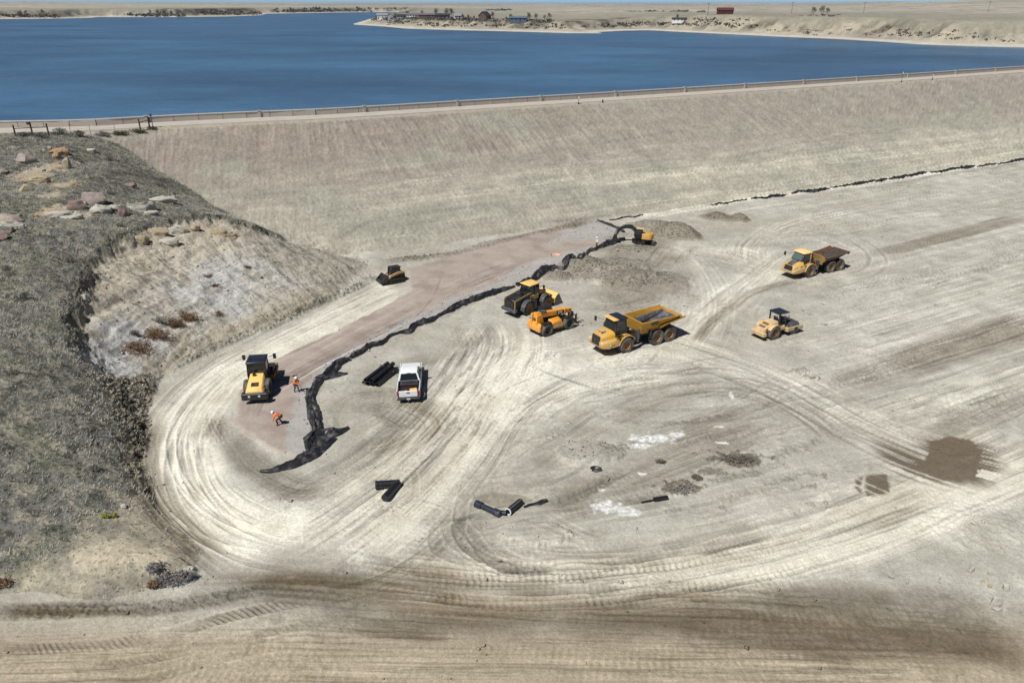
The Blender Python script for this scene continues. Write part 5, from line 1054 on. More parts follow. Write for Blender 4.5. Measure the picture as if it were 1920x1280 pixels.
        for i in range(n):
            for j in range(8):
                x = .15 - 4.7 * i / (n - 1); y = -1.2 + 2.4 * j / 7; v.append((x, y * (1 + .0 * x), 1.6 + .62 * sstep(-2.2, -4.6, x) + .12 * (1 - abs(y)) + .05 * float(noise(x * 2, y * 2, 3))))
        b.add(v, [(i * 8 + j, i * 8 + j + 1, i * 8 + 8 + j + 1, i * 8 + 8 + j) for i in range(n - 1) for j in range(7)]); b.build("bed_floor", MT['soiledbed'], bed)
        b = MB(); b.hexa([(-.4, 1.32, 1.9), (-1.9, 1.34, 1.9), (-1.9, 1.37, 1.9), (-.4, 1.35, 1.9), (-.4, 1.38, 2.02), (-1.9, 1.4, 2.02), (-1.9, 1.43, 2.02), (-.4, 1.41, 2.02)]); b.build("side_stripe", MT['steel'], bed)
    return t
def drive(t, pr, pf, off, wpts):
    c, h, d = heading(pr, pf, off); t.rotation_euler = (0, 0, h); fwd = np.array([math.cos(h), math.sin(h)]); return c, h, fwd, d
def park(t, pr, pf, xr, xf, off, wpts, sc=1.0):
    t.scale = (sc, sc, sc); xr, xf, off = xr * sc, xf * sc, off * sc; wpts = [(x * sc, y * sc) for x, y in wpts]
    """pr, pf: survey pixels of rear / front tyre contacts on the near side; xr, xf their local x; off: local y of that side"""
    a = place(*pr); b = place(*pf); h = math.atan2(b[1] - a[1], b[0] - a[0]); mid = (a + b) / 2; fw = np.array([math.cos(h), math.sin(h)]); lf = np.array([-fw[1], fw[0]])
    o = mid[:2] - fw * (xr + xf) / 2 - lf * off; t.location = (o[0], o[1], mid[2]); t.rotation_euler = (0, 0, h); seat_on(t, wpts)
tA = adt("yellow dump truck with black cab and raised empty grey lined hopper, nearest one", 'A'); park(tA, (1259, 639), (1172, 662), -3.5, 2.05, 1.4, [(2.05, 1.1), (2.05, -1.1), (-1.85, 1.1), (-3.5, -1.1), (-3.5, 1.1)], 1.03)
tB = adt("golden dump truck with pale cab roof and dark soil caked bed, farther back", 'B'); park(tB, (1577, 507), (1516, 521), -3.5, 2.05, 1.4, [(2.05, 1.1), (2.05, -1.1), (-1.85, 1.1), (-3.5, -1.1), (-3.5, 1.1)], 1.0)

# ---- wheel loader
t = tag(empty("wheel_loader"), "black and yellow wheel loader with pale yellow roof, bucket on the ground", "wheel loader")
r, w, ty = .86, .7, 1.1
for x in (-1.65, 1.65): wheel(t, x, ty, r, w, 'rim', side=1); wheel(t, x, -ty, r, w, 'rim', side=-1)
b = MB(); b.box(-3.3, -.2, -.6, .6, .75, 1.5); b.box(.2, 2.3, -.5, .5, .7, 1.6); b.box(-.3, .3, -.25, .25, .6, 1.6)
for x in (-1.65, 1.65): b.cyl((x, -1, .86), (x, 1, .86), .22, seg=10)
b.build("chassis", MT['black'], t)
b = MB(); b.loft([[(-3.75, -.85, 1.1), (-3.75, .85, 1.1), (-3.65, .8, 2.15), (-3.65, -.8, 2.15)], [(-1.0, -.85, 1.3), (-1.0, .85, 1.3), (-1.0, .8, 2.55), (-1.0, -.8, 2.55)]]); hd = b.build("engine_hood", MT['black'], t, bev=.06)
for s in (-1, 1):
    b = MB(); b.loft([[(x, s * .87, z0), (x, s * .91, z0), (x, s * .91, z1), (x, s * .87, z1)] for x, z0, z1 in ((-3.72, 2.05, 2.22), (-2.4, 2.25, 2.42), (-1.0, 2.48, 2.66))]); b.box(-3.8, -3.6, s * .86, s * .93, 1.0, 2.12); b.build("hood_trim", MT['yellow'], hd)
b = MB(); b.box(-3.82, -3.76, -.75, .75, 1.15, 2.05); b.build("radiator_grille", MT['black'], hd)
b = MB(); b.box(-4.05, -3.5, -1.2, 1.2, .72, 1.12); b.build("counterweight", MT['grey'], t, bev=.08)
for s in (-1, 1):
    arch(-1.65, .98, 1.06, 20, 188, s * .72, s * 1.5, .86).build("rear_fender", MT['grey'], t); arch(1.65, .97, 1.04, 40, 170, s * .76, s * 1.46, .86).build("front_fender", MT['grey'], t)
    b = MB(); b.box(-.9, -.3, s * .85, s * 1.35, .55, 1.6); b.tube([(-.35, s * 1.3, 1.5), (-.35, s * 1.3, 2.7)], .025, 5); b.build("ladder", MT['black'], t)
b = MB(); b.box(-1.0, .5, -.85, .85, 1.55, 2.15); b.build("cab_base", MT['gold'], t, bev=.04)
b = MB(); b.loft([[(-1.0, -.78, 2.1), (.55, -.78, 2.1), (.55, .78, 2.1), (-1.0, .78, 2.1)], [(-1.05, -.8, 2.6), (.75, -.7, 2.6), (.75, .7, 2.6), (-1.05, .8, 2.6)], [(-.95, -.72, 3.4), (.6, -.66, 3.4), (.6, .66, 3.4), (-.95, .72, 3.4)]]); cab = b.build("cab", MT['glass'], t, bev=.02)
b = MB()
for x, y in ((-1.02, .79), (-1.02, -.79), (-.2, .8), (-.2, -.8), (.68, .7), (.68, -.7)): b.tube([(x, y, 2.1), (x * .96, y * .95, 3.42)], .055, 6)
b.tube([(-.98, .75, 3.36), (.65, .67, 3.36), (.65, -.67, 3.36), (-.98, -.75, 3.36), (-.98, .75, 3.36)], .05, 6); b.build("cab_frame", MT['black'], cab); b = MB(); b.loft([[(-1.15, -.85, 3.4), (.8, -.8, 3.4), (.8, .8, 3.4), (-1.15, .85, 3.4)], [(-1.15, -.85, 3.5), (.8, -.8, 3.5), (.8, .8, 3.5), (-1.15, .85, 3.5)], [(-1.0, -.7, 3.57), (.6, -.65, 3.57), (.6, .65, 3.57), (-1.0, .7, 3.57)]]); b.build("roof", MT['lightyellow'], cab, bev=.03)
b = MB(); b.cyl((-1.5, .35, 2.4), (-1.5, .35, 3.05), .09, seg=10); b.build("exhaust", MT['black'], t); b = MB(); b.cyl((-2.0, -.3, 2.3), (-2.0, -.3, 2.75), .2, seg=12); b.build("air_intake", MT['black'], t); mirror(t, .7, -.8, 3.0, .25, -.45, .1); mirror(t, .7, .8, 3.0, .25, .45, .1)
for s in (-1, 1):
    b = MB(); b.loft([[(x, s * .55 - .09, z - h), (x, s * .55 + .09, z - h), (x, s * .55 + .09, z + h), (x, s * .55 - .09, z + h)] for x, z, h in ((.75, 2.15, .16), (1.6, 2.0, .24), (2.5, 1.3, .22), (3.0, .55, .15))]); b.build("lift_arm", MT['yellow'], t)
    b = MB(); b.tube([(.9, s * .4, 1.3), (1.9, s * .5, 1.6)], .09, 8); b.build("hydraulic_cylinder", MT['steel'], t)
b = MB(); b.loft([[(1.3, -.12, 1.8), (1.3, .12, 1.8), (1.3, .12, 2.2), (1.3, -.12, 2.2)], [(2.6, -.12, 1.7), (2.6, .12, 1.7), (2.6, .12, 1.95), (2.6, -.12, 1.95)]]); b.tube([(.7, 0, 2.2), (1.5, 0, 2.1)], .1, 8); b.build("bucket_link", MT['black'], t)
prof = [(4.35, .06), (3.7, .06), (3.05, .16), (2.78, .55), (2.85, 1.05), (3.2, 1.42), (3.55, 1.55)]
b = MB(); inn = [(x + .08 * (1 if x < 3.6 else 0), z + (.06 if z < .5 else -.05 if z > 1.3 else 0)) for x, z in prof]
b.loft([[(x, y, z) for x, z in prof] + [(x, y, z) for x, z in reversed(inn)] for y in (-1.5, 1.5)])
bk = b.build("bucket", MT['lightyellow'], t)
for s in (-1, 1):
    b = MB(); b.loft([[(x, s * 1.5 + d, z) for x, z in prof] for d in (-.03, .03)]); b.build("bucket_side", MT['steel'], bk)
for s in (-.8, 0, .8): b = MB(); b.box(2.7, 2.95, s - .05, s + .05, .6, 1.3); b.build("bucket_rib", MT['rust'], bk)
park(t, (993, 590), (1027, 577), -1.65, 1.65, -1.4, [(1.65, 1), (1.65, -1), (-1.65, 1), (-1.65, -1)], .91)

# ---- telehandler
t = tag(empty("telehandler"), "bright orange yellow telehandler with boom lowered to forks", "telehandler"); r, w, ty = .66, .48, .98
for x in (-1.45, 1.5): wheel(t, x, ty, r, w, 'darkrim', side=1); wheel(t, x, -ty, r, w, 'darkrim', side=-1)
b = MB(); b.box(-2.3, 2.1, -.42, .42, .6, 1.05)
for x in (-1.45, 1.5): b.cyl((x, -.9, .66), (x, .9, .66), .17, seg=10); 
for x in (-1.45, 1.5):
    for s in (-1, 1): b.box(x - .5, x + .5, s * .72, s * 1.2, 1.38, 1.44)
b.build("chassis", MT['black'], t)
b = MB(); b.loft([[(-2.45, -1.0, .55), (-2.45, 1.0, .55), (-2.45, .95, 1.1), (-2.45, -.95, 1.1)], [(-2.1, -1.0, .6), (-2.1, 1.0, .6), (-2.1, .95, 1.5), (-2.1, -.95, 1.5)]]); b.build("counterweight", MT['orange'], t, bev=.08)
for s in (-1, 1):
    b = MB(); b.hexa([(-2.4, s * .28, 1.0), (-1.3, s * .28, 1.0), (-1.3, s * .5, 1.0), (-2.4, s * .5, 1.0), (-2.35, s * .28, 2.25), (-1.7, s * .28, 2.25), (-1.7, s * .5, 2.25), (-2.35, s * .5, 2.25)]); b.build("boom_support", MT['orange'], t, bev=.03)
b = MB(); b.hexa([(-1.0, -1.15, .62), (.75, -1.15, .62), (.75, -.45, .62), (-1.0, -.45, .62), (-.75, -1.12, 1.35), (.4, -1.12, 1.35), (.5, -.45, 1.55), (-.85, -.45, 1.55)]); b.build("engine_pod", MT['orange'], t, bev=.06)
b = MB(); b.box(-.1, .6, -1.18, -.95, .5, .6); b.build("side_step", MT['steel'], t)
b = MB(); b.loft([[(-1.0, .35, .75), (.7, .35, .75), (.7, 1.15, .75), (-1.0, 1.15, .75)], [(-1.0, .35, 1.6), (.8, .35, 1.6), (.8, 1.15, 1.6), (-1.0, 1.15, 1.6)], [(-.8, .4, 2.35), (.3, .4, 2.35), (.3, 1.1, 2.35), (-.8, 1.1, 2.35)]]); cab = b.build("cab", MT['glass'], t, bev=.03)
b = MB(); b.box(-.95, .5, .36, 1.14, 2.34, 2.44); b.build("roof", MT['black'], cab, bev=.03)
def beam(b, p, q, hw, hh):
    p = Vector(p); q = Vector(q); d = (q - p).normalized(); n = Vector((-d.z, 0, d.x)); y = Vector((0, 1, 0)); b.loft([[o + y * a * hw + n * c * hh for a, c in ((-1, -1), (1, -1), (1, 1), (-1, 1))] for o in (p, q)])
b = MB(); beam(b, (-2.2, 0, 2.08), (1.75, 0, 1.68), .25, .27); bo = b.build("boom", MT['orange'], t, bev=.03)
b = MB(); beam(b, (1.6, 0, 1.69), (2.5, 0, 1.6), .2, .21); b.build("boom_extension", MT['orange'], bo, bev=.02)
b = MB(); b.box(1.55, 1.75, -.3, .3, 1.38, 2.0); b.build("boom_collar", MT['orange'], bo, bev=.02)
b = MB(); beam(b, (2.35, 0, 1.78), (2.75, 0, .62), .2, .17); b.build("boom_head", MT['orange'], t, bev=.02); b = MB(); b.tube([(2.1, 0, 1.6), (2.6, 0, 1.0)], .09, 8); b.build("tilt_cylinder", MT['steel'], t)
b = MB(); b.box(2.85, 2.95, -.65, .65, .5, .6); b.box(2.85, 2.95, -.65, .65, 1.0, 1.08); b.box(2.85, 2.95, -.65, -.58, .4, 1.25); b.box(2.85, 2.95, .58, .65, .4, 1.25); b.build("fork_carriage", MT['black'], t)
for s in (-1, 1): b = MB(); b.box(2.95, 3.02, s * .4 - .06, s * .4 + .06, .15, .95); b.hexa([(2.95, s * .4 - .06, .1), (4.15, s * .4 - .05, .12), (4.15, s * .4 + .05, .12), (2.95, s * .4 + .06, .1), (2.95, s * .4 - .06, .17), (4.15, s * .4 - .05, .14), (4.15, s * .4 + .05, .14), (2.95, s * .4 + .06, .17)]); b.build("fork", MT['black'], t)
b = MB(); b.tube([(-1.2, -.1, 1.3), (.6, -.1, 1.72)], .1, 8); b.build("lift_cylinder", MT['black'], t); b = MB(); b.box(-1.6, -.9, -.28, .28, 2.27, 2.36); b.build("boom_guard", MT['grey'], bo); mirror(t, 1.7, -.9, 1.4, .2, -.15, .35)
b = MB(); b.box(-.48, .48, -.17, .17, -.004, .004); pl = b.build("logo_plate", MT['black'], bo); pl.location = (.95, -.262, 1.765); pl.rotation_euler = (R(90), R(5.8), 0); lettering("JCB", .36, pl, (0, 0, .012), (0, 0, 0), MT['white'])
park(t, (1027, 631), (1069, 617), -1.45, 1.5, -1.2, [(1.5, 1), (1.5, -1), (-1.45, 1), (-1.45, -1)], 1.04)

# ---- soil compactors
def roller(label, closed):
    t = tag(empty("soil_compactor"), label, "roller"); Y = 'gold' if closed else 'tan'; r, w = .78, .56
    for s in (-1, 1): wheel(t, -1.2, s * .82, r, w, 'darkrim' if closed else 'brownsteel', side=s, lugs=20, tyre='tyre' if closed else 'dustytyre')
    b = MB(); b.box(-2.4, .1, -.5, .5, .55, 1.1); b.cyl((-1.2, -.8, .78), (-1.2, .8, .78), .2, seg=10); b.box(.1, .7, -.2, .2, .6, 1.0); b.build("chassis", MT['black'], t)
    if closed:
        b = MB(); b.loft([[(-2.75, -.78, 1.1), (-2.75, .78, 1.1), (-2.7, .6, 1.28), (-2.7, -.6, 1.28)], [(-2.6, -.8, 1.05), (-2.6, .8, 1.05), (-2.55, .6, 1.42), (-2.55, -.6, 1.42)], [(-.65, -.8, 1.05), (-.65, .8, 1.05), (-.65, .56, 1.95), (-.65, -.56, 1.95)]]); hd = b.build("engine_hood", MT['lightyellow'], t, bev=.04)
        b = MB(); zz = lambda x: 1.42 + .53 * (x + 2.55) / 1.9 + .012; b.hexa([(-2.3, -.32, zz(-2.3)), (-1.85, -.32, zz(-1.85)), (-1.85, .32, zz(-1.85)), (-2.3, .32, zz(-2.3)), (-2.3, -.32, zz(-2.3) + .03), (-1.85, -.26, zz(-1.85) + .03), (-1.85, .26, zz(-1.85) + .03), (-2.3, .32, zz(-2.3) + .03)]); b.build("hood_vent", MT['black'], hd)
        b = MB(); b.box(-1.05, -.85, .12, .32, 1.8, 2.02); b.cyl((-1.0, .12, 1.85), (-1.0, .12, 2.12), .08, seg=8); b.build("exhaust", MT['black'], hd)
        b = MB(); b.box(-2.98, -2.5, -1.08, 1.08, .5, 1.14); b.build("rear_bumper", MT['black'], t, bev=.06)
        for s in (-1, 1): lamp(t, -2.95, s * .42, .9, .1, (-1, 0, 0), name="tail_light")
        b = MB(); b.loft([[(-.6, -.78, .9), (.75, -.78, .9), (.75, .78, .9), (-.6, .78, .9)], [(-.65, -.8, 1.7), (.85, -.75, 1.7), (.85, .75, 1.7), (-.65, .8, 1.7)], [(-.6, -.74, 2.9), (.7, -.7, 2.9), (.7, .7, 2.9), (-.6, .74, 2.9)]]); cab = b.build("cab", MT['glass'], t, bev=.02)
        b = MB()
        for x, y in ((-.64, .8), (-.64, -.8), (.82, .74), (.82, -.74)): b.tube([(x, y, .9), (x, y, 1.7), (x * .93, y * .94, 2.92)], .06, 6)
        b.tube([(-.6, .75, 2.86), (.77, .69, 2.86), (.77, -.69, 2.86), (-.6, -.75, 2.86), (-.6, .75, 2.86)], .05, 6); b.build("cab_frame", MT['black'], cab); b = MB(); b.loft([[(-.78, -.86, 2.9), (.92, -.82, 2.9), (.92, .82, 2.9), (-.78, .86, 2.9)], [(-.78, -.86, 3.0), (.92, -.82, 3.0), (.92, .82, 3.0), (-.78, .86, 3.0)], [(-.65, -.72, 3.06), (.75, -.68, 3.06), (.75, .68, 3.06), (-.65, .72, 3.06)]]); b.build("roof", MT['navy'], cab, bev=.03)
        b = MB(); b.box(-.1, .35, -.25, .25, 1.6, 2.3); b.build("seat", MT['grey'], cab)
        mirror(t, .75, -.85, 2.75, .2, -.5, .1); mirror(t, .75, .85, 2.75, .2, .45, .1); b = MB(); b.cyl((-.3, .5, 3.05), (-.3, .5, 3.3), .05, seg=8); b.build("beacon", MT['black'], cab)
        fr = 'brownsteel'; drm = 'black'
    else:
        b = MB(); b.loft([[(-2.7, -.72, .95), (-2.7, .72, .95), (-2.62, .6, 1.3), (-2.62, -.6, 1.3)], [(-1.5, -.8, 1.0), (-1.5, .8, 1.0), (-1.5, .62, 1.78), (-1.5, -.62, 1.78)], [(-.45, -.8, 1.05), (-.45, .8, 1.05), (-.45, .62, 1.92), (-.45, -.62, 1.92)]]); hd = b.build("engine_hood", MT['tan'], t, bev=.04)
        zz = lambda x: 1.3 + (x + 2.62) * .43 + .01
        for x in (-2.35, -1.85): b = MB(); b.hexa([(x, -.42, zz(x)), (x + .28, -.42, zz(x + .28)), (x + .28, .42, zz(x + .28)), (x, .42, zz(x)), (x, -.42, zz(x) + .03), (x + .28, -.42, zz(x + .28) + .03), (x + .28, .42, zz(x + .28) + .03), (x, .42, zz(x) + .03)]); b.build("hood_vent", MT['brownsteel'], hd)
        for s in (-1, 1):
            b = MB(); b.hexa([(-2.4, s * .745, 1.05), (-2.05, s * .77, 1.05), (-2.05, s * .79, 1.05), (-2.4, s * .765, 1.05), (-2.3, s * .68, 1.28), (-2.05, s * .71, 1.38), (-2.05, s * .74, 1.38), (-2.3, s * .71, 1.28)]); b.build("side_vent", MT['brownsteel'], hd)
            arch(-1.2, .87, .93, 15, 150, s * .55, s * 1.1, .78).build("fender", MT['tan'], t)
        b = MB(); b.box(-2.9, -2.4, -1.02, 1.02, .55, 1.0); b.build("rear_bumper", MT['tan'], t, bev=.06)
        b = MB(); b.box(-.45, .9, -.8, .8, .85, 1.2); b.build("platform", MT['tan'], t, bev=.03); b = MB(); b.box(-.2, .3, -.3, .3, 1.2, 1.7); b.box(-.3, -.15, -.28, .28, 1.7, 2.2); b.build("seat", MT['black'], t)
        b = MB(); b.box(.55, .75, -.25, .25, 1.2, 1.85); b.tube([(.65, 0, 1.85), (.5, 0, 2.1)], .04, 6); b.cyl((.48, -.0, 2.08), (.46, 0, 2.13), .2, seg=12); b.build("steering_console", MT['black'], t)
        b = MB()
        for s in (-1, 1): b.box(-.5, -.36, s * .7 - .06, s * .7 + .06, 1.2, 2.75); 
        b.box(-.5, -.36, -.76, .76, 2.68, 2.8); b.build("canopy_post", MT['black'], t); b = MB(); b.loft([[(-.6, -.82, 2.78), (1.0, -.82, 2.74), (1.0, .82, 2.74), (-.6, .82, 2.78)], [(-.6, -.82, 2.86), (1.0, -.82, 2.82), (1.0, .82, 2.82), (-.6, .82, 2.86)]]); b.build("canopy", MT['navy'], t, bev=.03)
        b = MB(); b.cyl((-.65, .55, 1.9), (-.65, .55, 2.35), .06, seg=8); b.build("exhaust", MT['black'], t); mirror(t, .3, -.75, 1.5, .0, -.1, .5)
        b = MB()
        for s in (-1, 1): b.tube([(.9, s * .8, 1.2), (.9, s * .8, 1.9), (0, s * .8, 1.9), (-.3, s * .8, 1.3)], .025, 5)
        b.build("handrail", MT['black'], t); fr = 'tan'; drm = 'steel'
    d = empty("tmp"); rd = .76; cx = 1.9
    b = MB(); b.lathe([(.001, -1.02), (rd - .08, -1.02), (rd, -.97), (rd, .97), (rd - .08, 1.02), (.001, 1.02)], cx, 0, rd, 36)
    if not closed:
        for k in range(18):
            for j, y in enumerate((-.8, -.4, 0, .4, .8)):
                a = 2 * math.pi * (k + .5 * (j % 2)) / 18; b.box(-.02, .09, -.07, .07, -.07, .07, Matrix.Translation((cx, y, rd)) @ Matrix.Rotation(-a, 4, 'Y') @ Matrix.Translation((rd, 0, 0)))
    dr = b.build("drum", MT[drm], t); bpy.data.objects.remove(d)
    b = MB()
    for s in (-1, 1): b.box(.75, 2.95, s * 1.08 - .07, s * 1.08 + .07, .5 if closed else .62, .98 if closed else 1.05)
    b.box(.62, .86, -1.15, 1.15, .55, 1.05); b.box(2.82, 3.06, -1.15, 1.15, .5, 1.0 if not closed else 1.02); b.build("drum_frame", MT[fr], t, bev=.03)
    if not closed: b = MB(); b.tube([(2.9, .9, 1.0), (2.9, .9, 1.45)], .05, 6); b.build("front_marker", MT['steel'], t)
    for s in (-1, 1): b = MB(); b.cyl((cx, s * 1.15, rd), (cx, s * 1.2, rd), .25, seg=12); b.build("drum_hub", MT['black'], t)
    return t
t = roller("gold roller with closed black cab and two tail lights, on the pink gravel", True)
park(t, (507, 741), (518, 706), -1.2, 1.9, -1.0, [(1.9, .9), (1.9, -.9), (-1.2, .9), (-1.2, -.9)])
t = roller("faded yellow roller with open black canopy, right of the trucks", False); park(t, (1450, 637), (1491, 626), -1.2, 1.9, -1.05, [(1.9, .9), (1.9, -.9), (-1.2, .9), (-1.2, -.9)], .93)

# ---- crawler track
def track(b, x0, x1, y, wd, h, drive_r=None):
    n = 8; r_ = h / 2; path = [(x0 + r_ * math.cos(a), r_ + r_ * math.sin(a)) for a in np.linspace(math.pi * 1.5, math.pi * .5, n)] + [(x1 + r_ * math.cos(a), r_ + r_ * math.sin(a)) for a in np.linspace(math.pi * .5, -math.pi * .5, n)]
    inner = [(x0 + (r_ - .09) * math.cos(a), r_ + (r_ - .09) * math.sin(a)) for a in np.linspace(math.pi * 1.5, math.pi * .5, n)] + [(x1 + (r_ - .09) * math.cos(a), r_ + (r_ - .09) * math.sin(a)) for a in np.linspace(math.pi * .5, -math.pi * .5, n)]
    m = len(path); vs = []; fs = []
    for yy in (y - wd / 2, y + wd / 2): vs += [(x, yy, z) for x, z in path] + [(x, yy, z) for x, z in inner]
    for i in range(m):
        j = (i + 1) % m; fs += [(i, j, 2 * m + j, 2 * m + i), (m + i, m + j, 3 * m + j, 3 * m + i), (i, j, m + j, m + i), (2 * m + i, 2 * m + j, 3 * m + j, 3 * m + i)]
    b.add(vs, fs); L = x1 - x0; k = int(L / .16)
    for i in range(k + 1):
        x = x0 + L * i / k
        b.box(x - .03, x + .03, y - wd / 2 - .005, y + wd / 2 + .005, h - .01, h + .03); b.box(x - .03, x + .03, y - wd / 2 - .005, y + wd / 2 + .005, -.02, .01)
    for i in range(7): x = x0 + L * i / 6; b.cyl((x, y - wd * .3, r_ if i in (0, 6) else .2), (x, y + wd * .3, r_ if i in (0, 6) else .2), (r_ - .1) if i in (0, 6) else .13, seg=10)
    b.box(x0, x1, y - wd * .22, y + wd * .22, .22, h - .2)
# ---- excavator: undercarriage along +x, upper works slewed
t = tag(empty("excavator"), "yellow tracked excavator with black boom reaching down to the fabric", "excavator")
for s in (-1, 1): b = MB(); track(b, -1.35, 1.35, s * 1.05, .6, .78); b.build("crawler_track", MT['steel'] if s < 0 else MT['black'], t)
b = MB(); b.box(-.7, .7, -.8, .8, .4, .85); b.cyl((0, 0, .8), (0, 0, 1.05), .6, seg=20); b.build("undercarriage", MT['black'], t)
UP = MB
up_rot = R(55)                             # slew of the upper structure relative to the tracks
MZ = Matrix.Rotation(up_rot, 4, 'Z')
def ub(mb): mb.v = [tuple(MZ @ Vector(v)) for v in mb.v]; return mb
b = MB(); n = 12; ring = [(-1.1 - .55 * math.cos(a) * 1.0, 1.32 * math.sin(a)) for a in np.linspace(-math.pi / 2, math.pi / 2, n)]
pts = [(.9, -1.3), (.9, .1)] + [(.2, .1), (.2, 1.3)] ; outl = [(.3, -1.3)] + [(-.75 - .95 * math.cos(a), 1.3 * math.sin(a)) for a in np.linspace(-math.pi / 2, math.pi / 2, n)] + [(.3, 1.3)]
b.loft([[(x, y, 1.05) for x, y in outl], [(x, y, 1.95) for x, y in outl], [(x * .96, y * .95, 2.05) for x, y in outl]]); body = ub(b).build("engine_body", MT['yellow'], t)
b = MB(); b.box(.25, 1.4, -1.3, 1.2, 1.05, 1.25); b.box(.3, 1.1, -1.25, -.3, 1.2, 1.75); ub(b).build("deck", MT['black'], t)
b = MB(); b.loft([[(.2, .25, 1.2), (1.6, .25, 1.2), (1.6, 1.25, 1.2), (.2, 1.25, 1.2)], [(.15, .25, 2.0), (1.75, .25, 1.9), (1.75, 1.25, 1.9), (.15, 1.25, 2.0)], [(.25, .3, 2.75), (1.25, .3, 2.75), (1.25, 1.2, 2.75), (.25, 1.2, 2.75)]]); cab = ub(b).build("cab", MT['glass'], t, bev=.03)
b = MB(); b.box(.1, 1.4, .22, 1.26, 2.74, 2.84); ub(b).build("roof", MT['lightyellow'], cab, bev=.03)
b = MB(); b.cyl((-.9, -.5, 2.0), (-.9, -.5, 2.45), .09, seg=8); ub(b).build("exhaust", MT['yellow'], t); b = MB(); b.tube([(.2, -1.2, 2.0), (.2, -1.2, 2.35), (-.6, -1.2, 2.35), (-.6, -1.2, 2.0)], .025, 5); ub(b).build("handrail", MT['yellow'], t)
yb = -.15
def limb(pts_, hw, hs): 
    b = MB(); rings = []
    for (x, z), h in zip(pts_, hs):
        rings.append((x, z, h))
    out = []
    for i, (x, z, h) in enumerate(rings):
        a = rings[max(i - 1, 0)]; c = rings[min(i + 1, len(rings) - 1)]; d = Vector((c[0] - a[0], 0, c[1] - a[1])).normalized(); nn = Vector((-d.z, 0, d.x)); out.append([Vector((x, yb + sy * hw, z)) + nn * sn * h for sy, sn in ((-1, -1), (1, -1), (1, 1), (-1, 1))])
    return b.loft(out)
bm_ = ub(limb([(.9, 1.45), (1.5, 2.25), (2.4, 2.8), (3.3, 2.75), (4.2, 2.25)], .19, [.2, .3, .36, .3, .18])).build("boom", MT['black'], t)
ub(limb([(3.85, 2.75), (4.3, 2.25), (4.75, 1.4), (4.85, 1.05)], .16, [.14, .26, .16, .12])).build("dipper_arm", MT['black'], t)
b = MB(); b.tube([(1.3, yb + .3, 1.5), (2.3, yb + .3, 2.6)], .09, 8); b.tube([(1.3, yb - .3, 1.5), (2.3, yb - .3, 2.6)], .09, 8); b.tube([(2.6, yb, 3.2), (3.9, yb, 2.95)], .09, 8); b.tube([(4.55, yb, 2.3), (5.2, yb, 1.3)], .07, 8); ub(b).build("hydraulic_cylinder", MT['steel'], t)
b = MB(); prf = [(4.75, 1.05), (5.25, 1.15), (5.45, .7), (5.2, .2), (4.7, .05), (4.15, .3), (4.25, .5), (4.7, .4)]; b.loft([[(x, yb - .55, z) for x, z in prf], [(x, yb + .55, z) for x, z in prf]]); ub(b).build("bucket", MT['black'], t, bev=.02)
a = place(1178, 450); c = place(1212, 463); h = math.atan2(a[1] - c[1], a[0] - c[0]); mid = (a + c) / 2
off = np.array([-math.sin(h), math.cos(h)]); t.scale = (.82, .82, .82); t.location = (mid[0] - off[0] * 1.0, mid[1] - off[1] * 1.0, mid[2]); t.rotation_euler = (0, 0, h); seat_on(t, [(1.3, 1), (1.3, -1), (-1.3, 1), (-1.3, -1)])
EXC = t

# ---- compact track loader
t = tag(empty("compact_track_loader"), "small dark track loader with bucket half raised, at top of the pale road", "track loader")
for s in (-1, 1): b = MB(); track(b, -.75, .8, s * .72, .4, .62); b.build("crawler_track", MT['black'], t)
b = MB(); b.hexa([(-1.3, -.6, .45), (.85, -.6, .35), (.85, .6, .35), (-1.3, .6, .45), (-1.25, -.55, 1.25), (.7, -.5, .95), (.7, .5, .95), (-1.25, .55, 1.25)]); b.build("body", MT['rust'], t, bev=.05)
b = MB(); b.loft([[(-.75, -.48, 1.0), (.62, -.48, .85), (.62, .48, .85), (-.75, .48, 1.0)], [(-.7, -.48, 1.95), (.45, -.48, 1.95), (.45, .48, 1.95), (-.7, .48, 1.95)]]); cab = b.build("cab", MT['glass'], t, bev=.04)
b = MB()
for x, y in ((-.74, .49), (-.74, -.49), (.6, .49), (.6, -.49)): b.tube([(x, y, .95), (x * .82, y, 1.97)], .05, 6)
b.box(-.8, .55, -.52, .52, 1.94, 2.02); b.build("cab_frame", MT['black'], cab)
for s in (-1, 1):
    b = MB(); b.loft([[(x, s * .68 - .07, z - q), (x, s * .68 + .07, z - q), (x, s * .68 + .07, z + q), (x, s * .68 - .07, z + q)] for x, z, q in ((-1.15, 1.35, .1), (-.3, 1.35, .12), (.7, 1.05, .12), (1.2, .6, .09))]); b.build("lift_arm", MT['gold'], t)
b = MB(); prf = [(1.25, .35), (1.3, .9), (1.2, 1.2), (1.28, 1.22), (1.42, .95), (1.5, .55), (2.1, .4), (2.1, .33)]; b.loft([[(x, -.92, z) for x, z in prf], [(x, .92, z) for x, z in prf]])
for s in (-1, 1): b.loft([[(x, s * .92 + d, z) for x, z in [(1.25, .35), (1.28, 1.22), (2.1, .36)]] for d in (-.02, .02)])
b.build("bucket", MT['black'], t)
for s in (-1, 1): lamp(t, .72, s * .35, 1.0, .08, (1, 0, 0), name="work_light")
a = place(733, 534); c = place(757, 529); h = math.atan2(a[1] - c[1], a[0] - c[0]); mid = (a + c) / 2; lf = np.array([-math.sin(h), math.cos(h)]); t.location = (mid[0] - lf[0] * .9, mid[1] - lf[1] * .9, mid[2]); t.rotation_euler = (0, 0, h); seat_on(t, [(.8, .7), (.8, -.7), (-.8, .7), (-.8, -.7)])

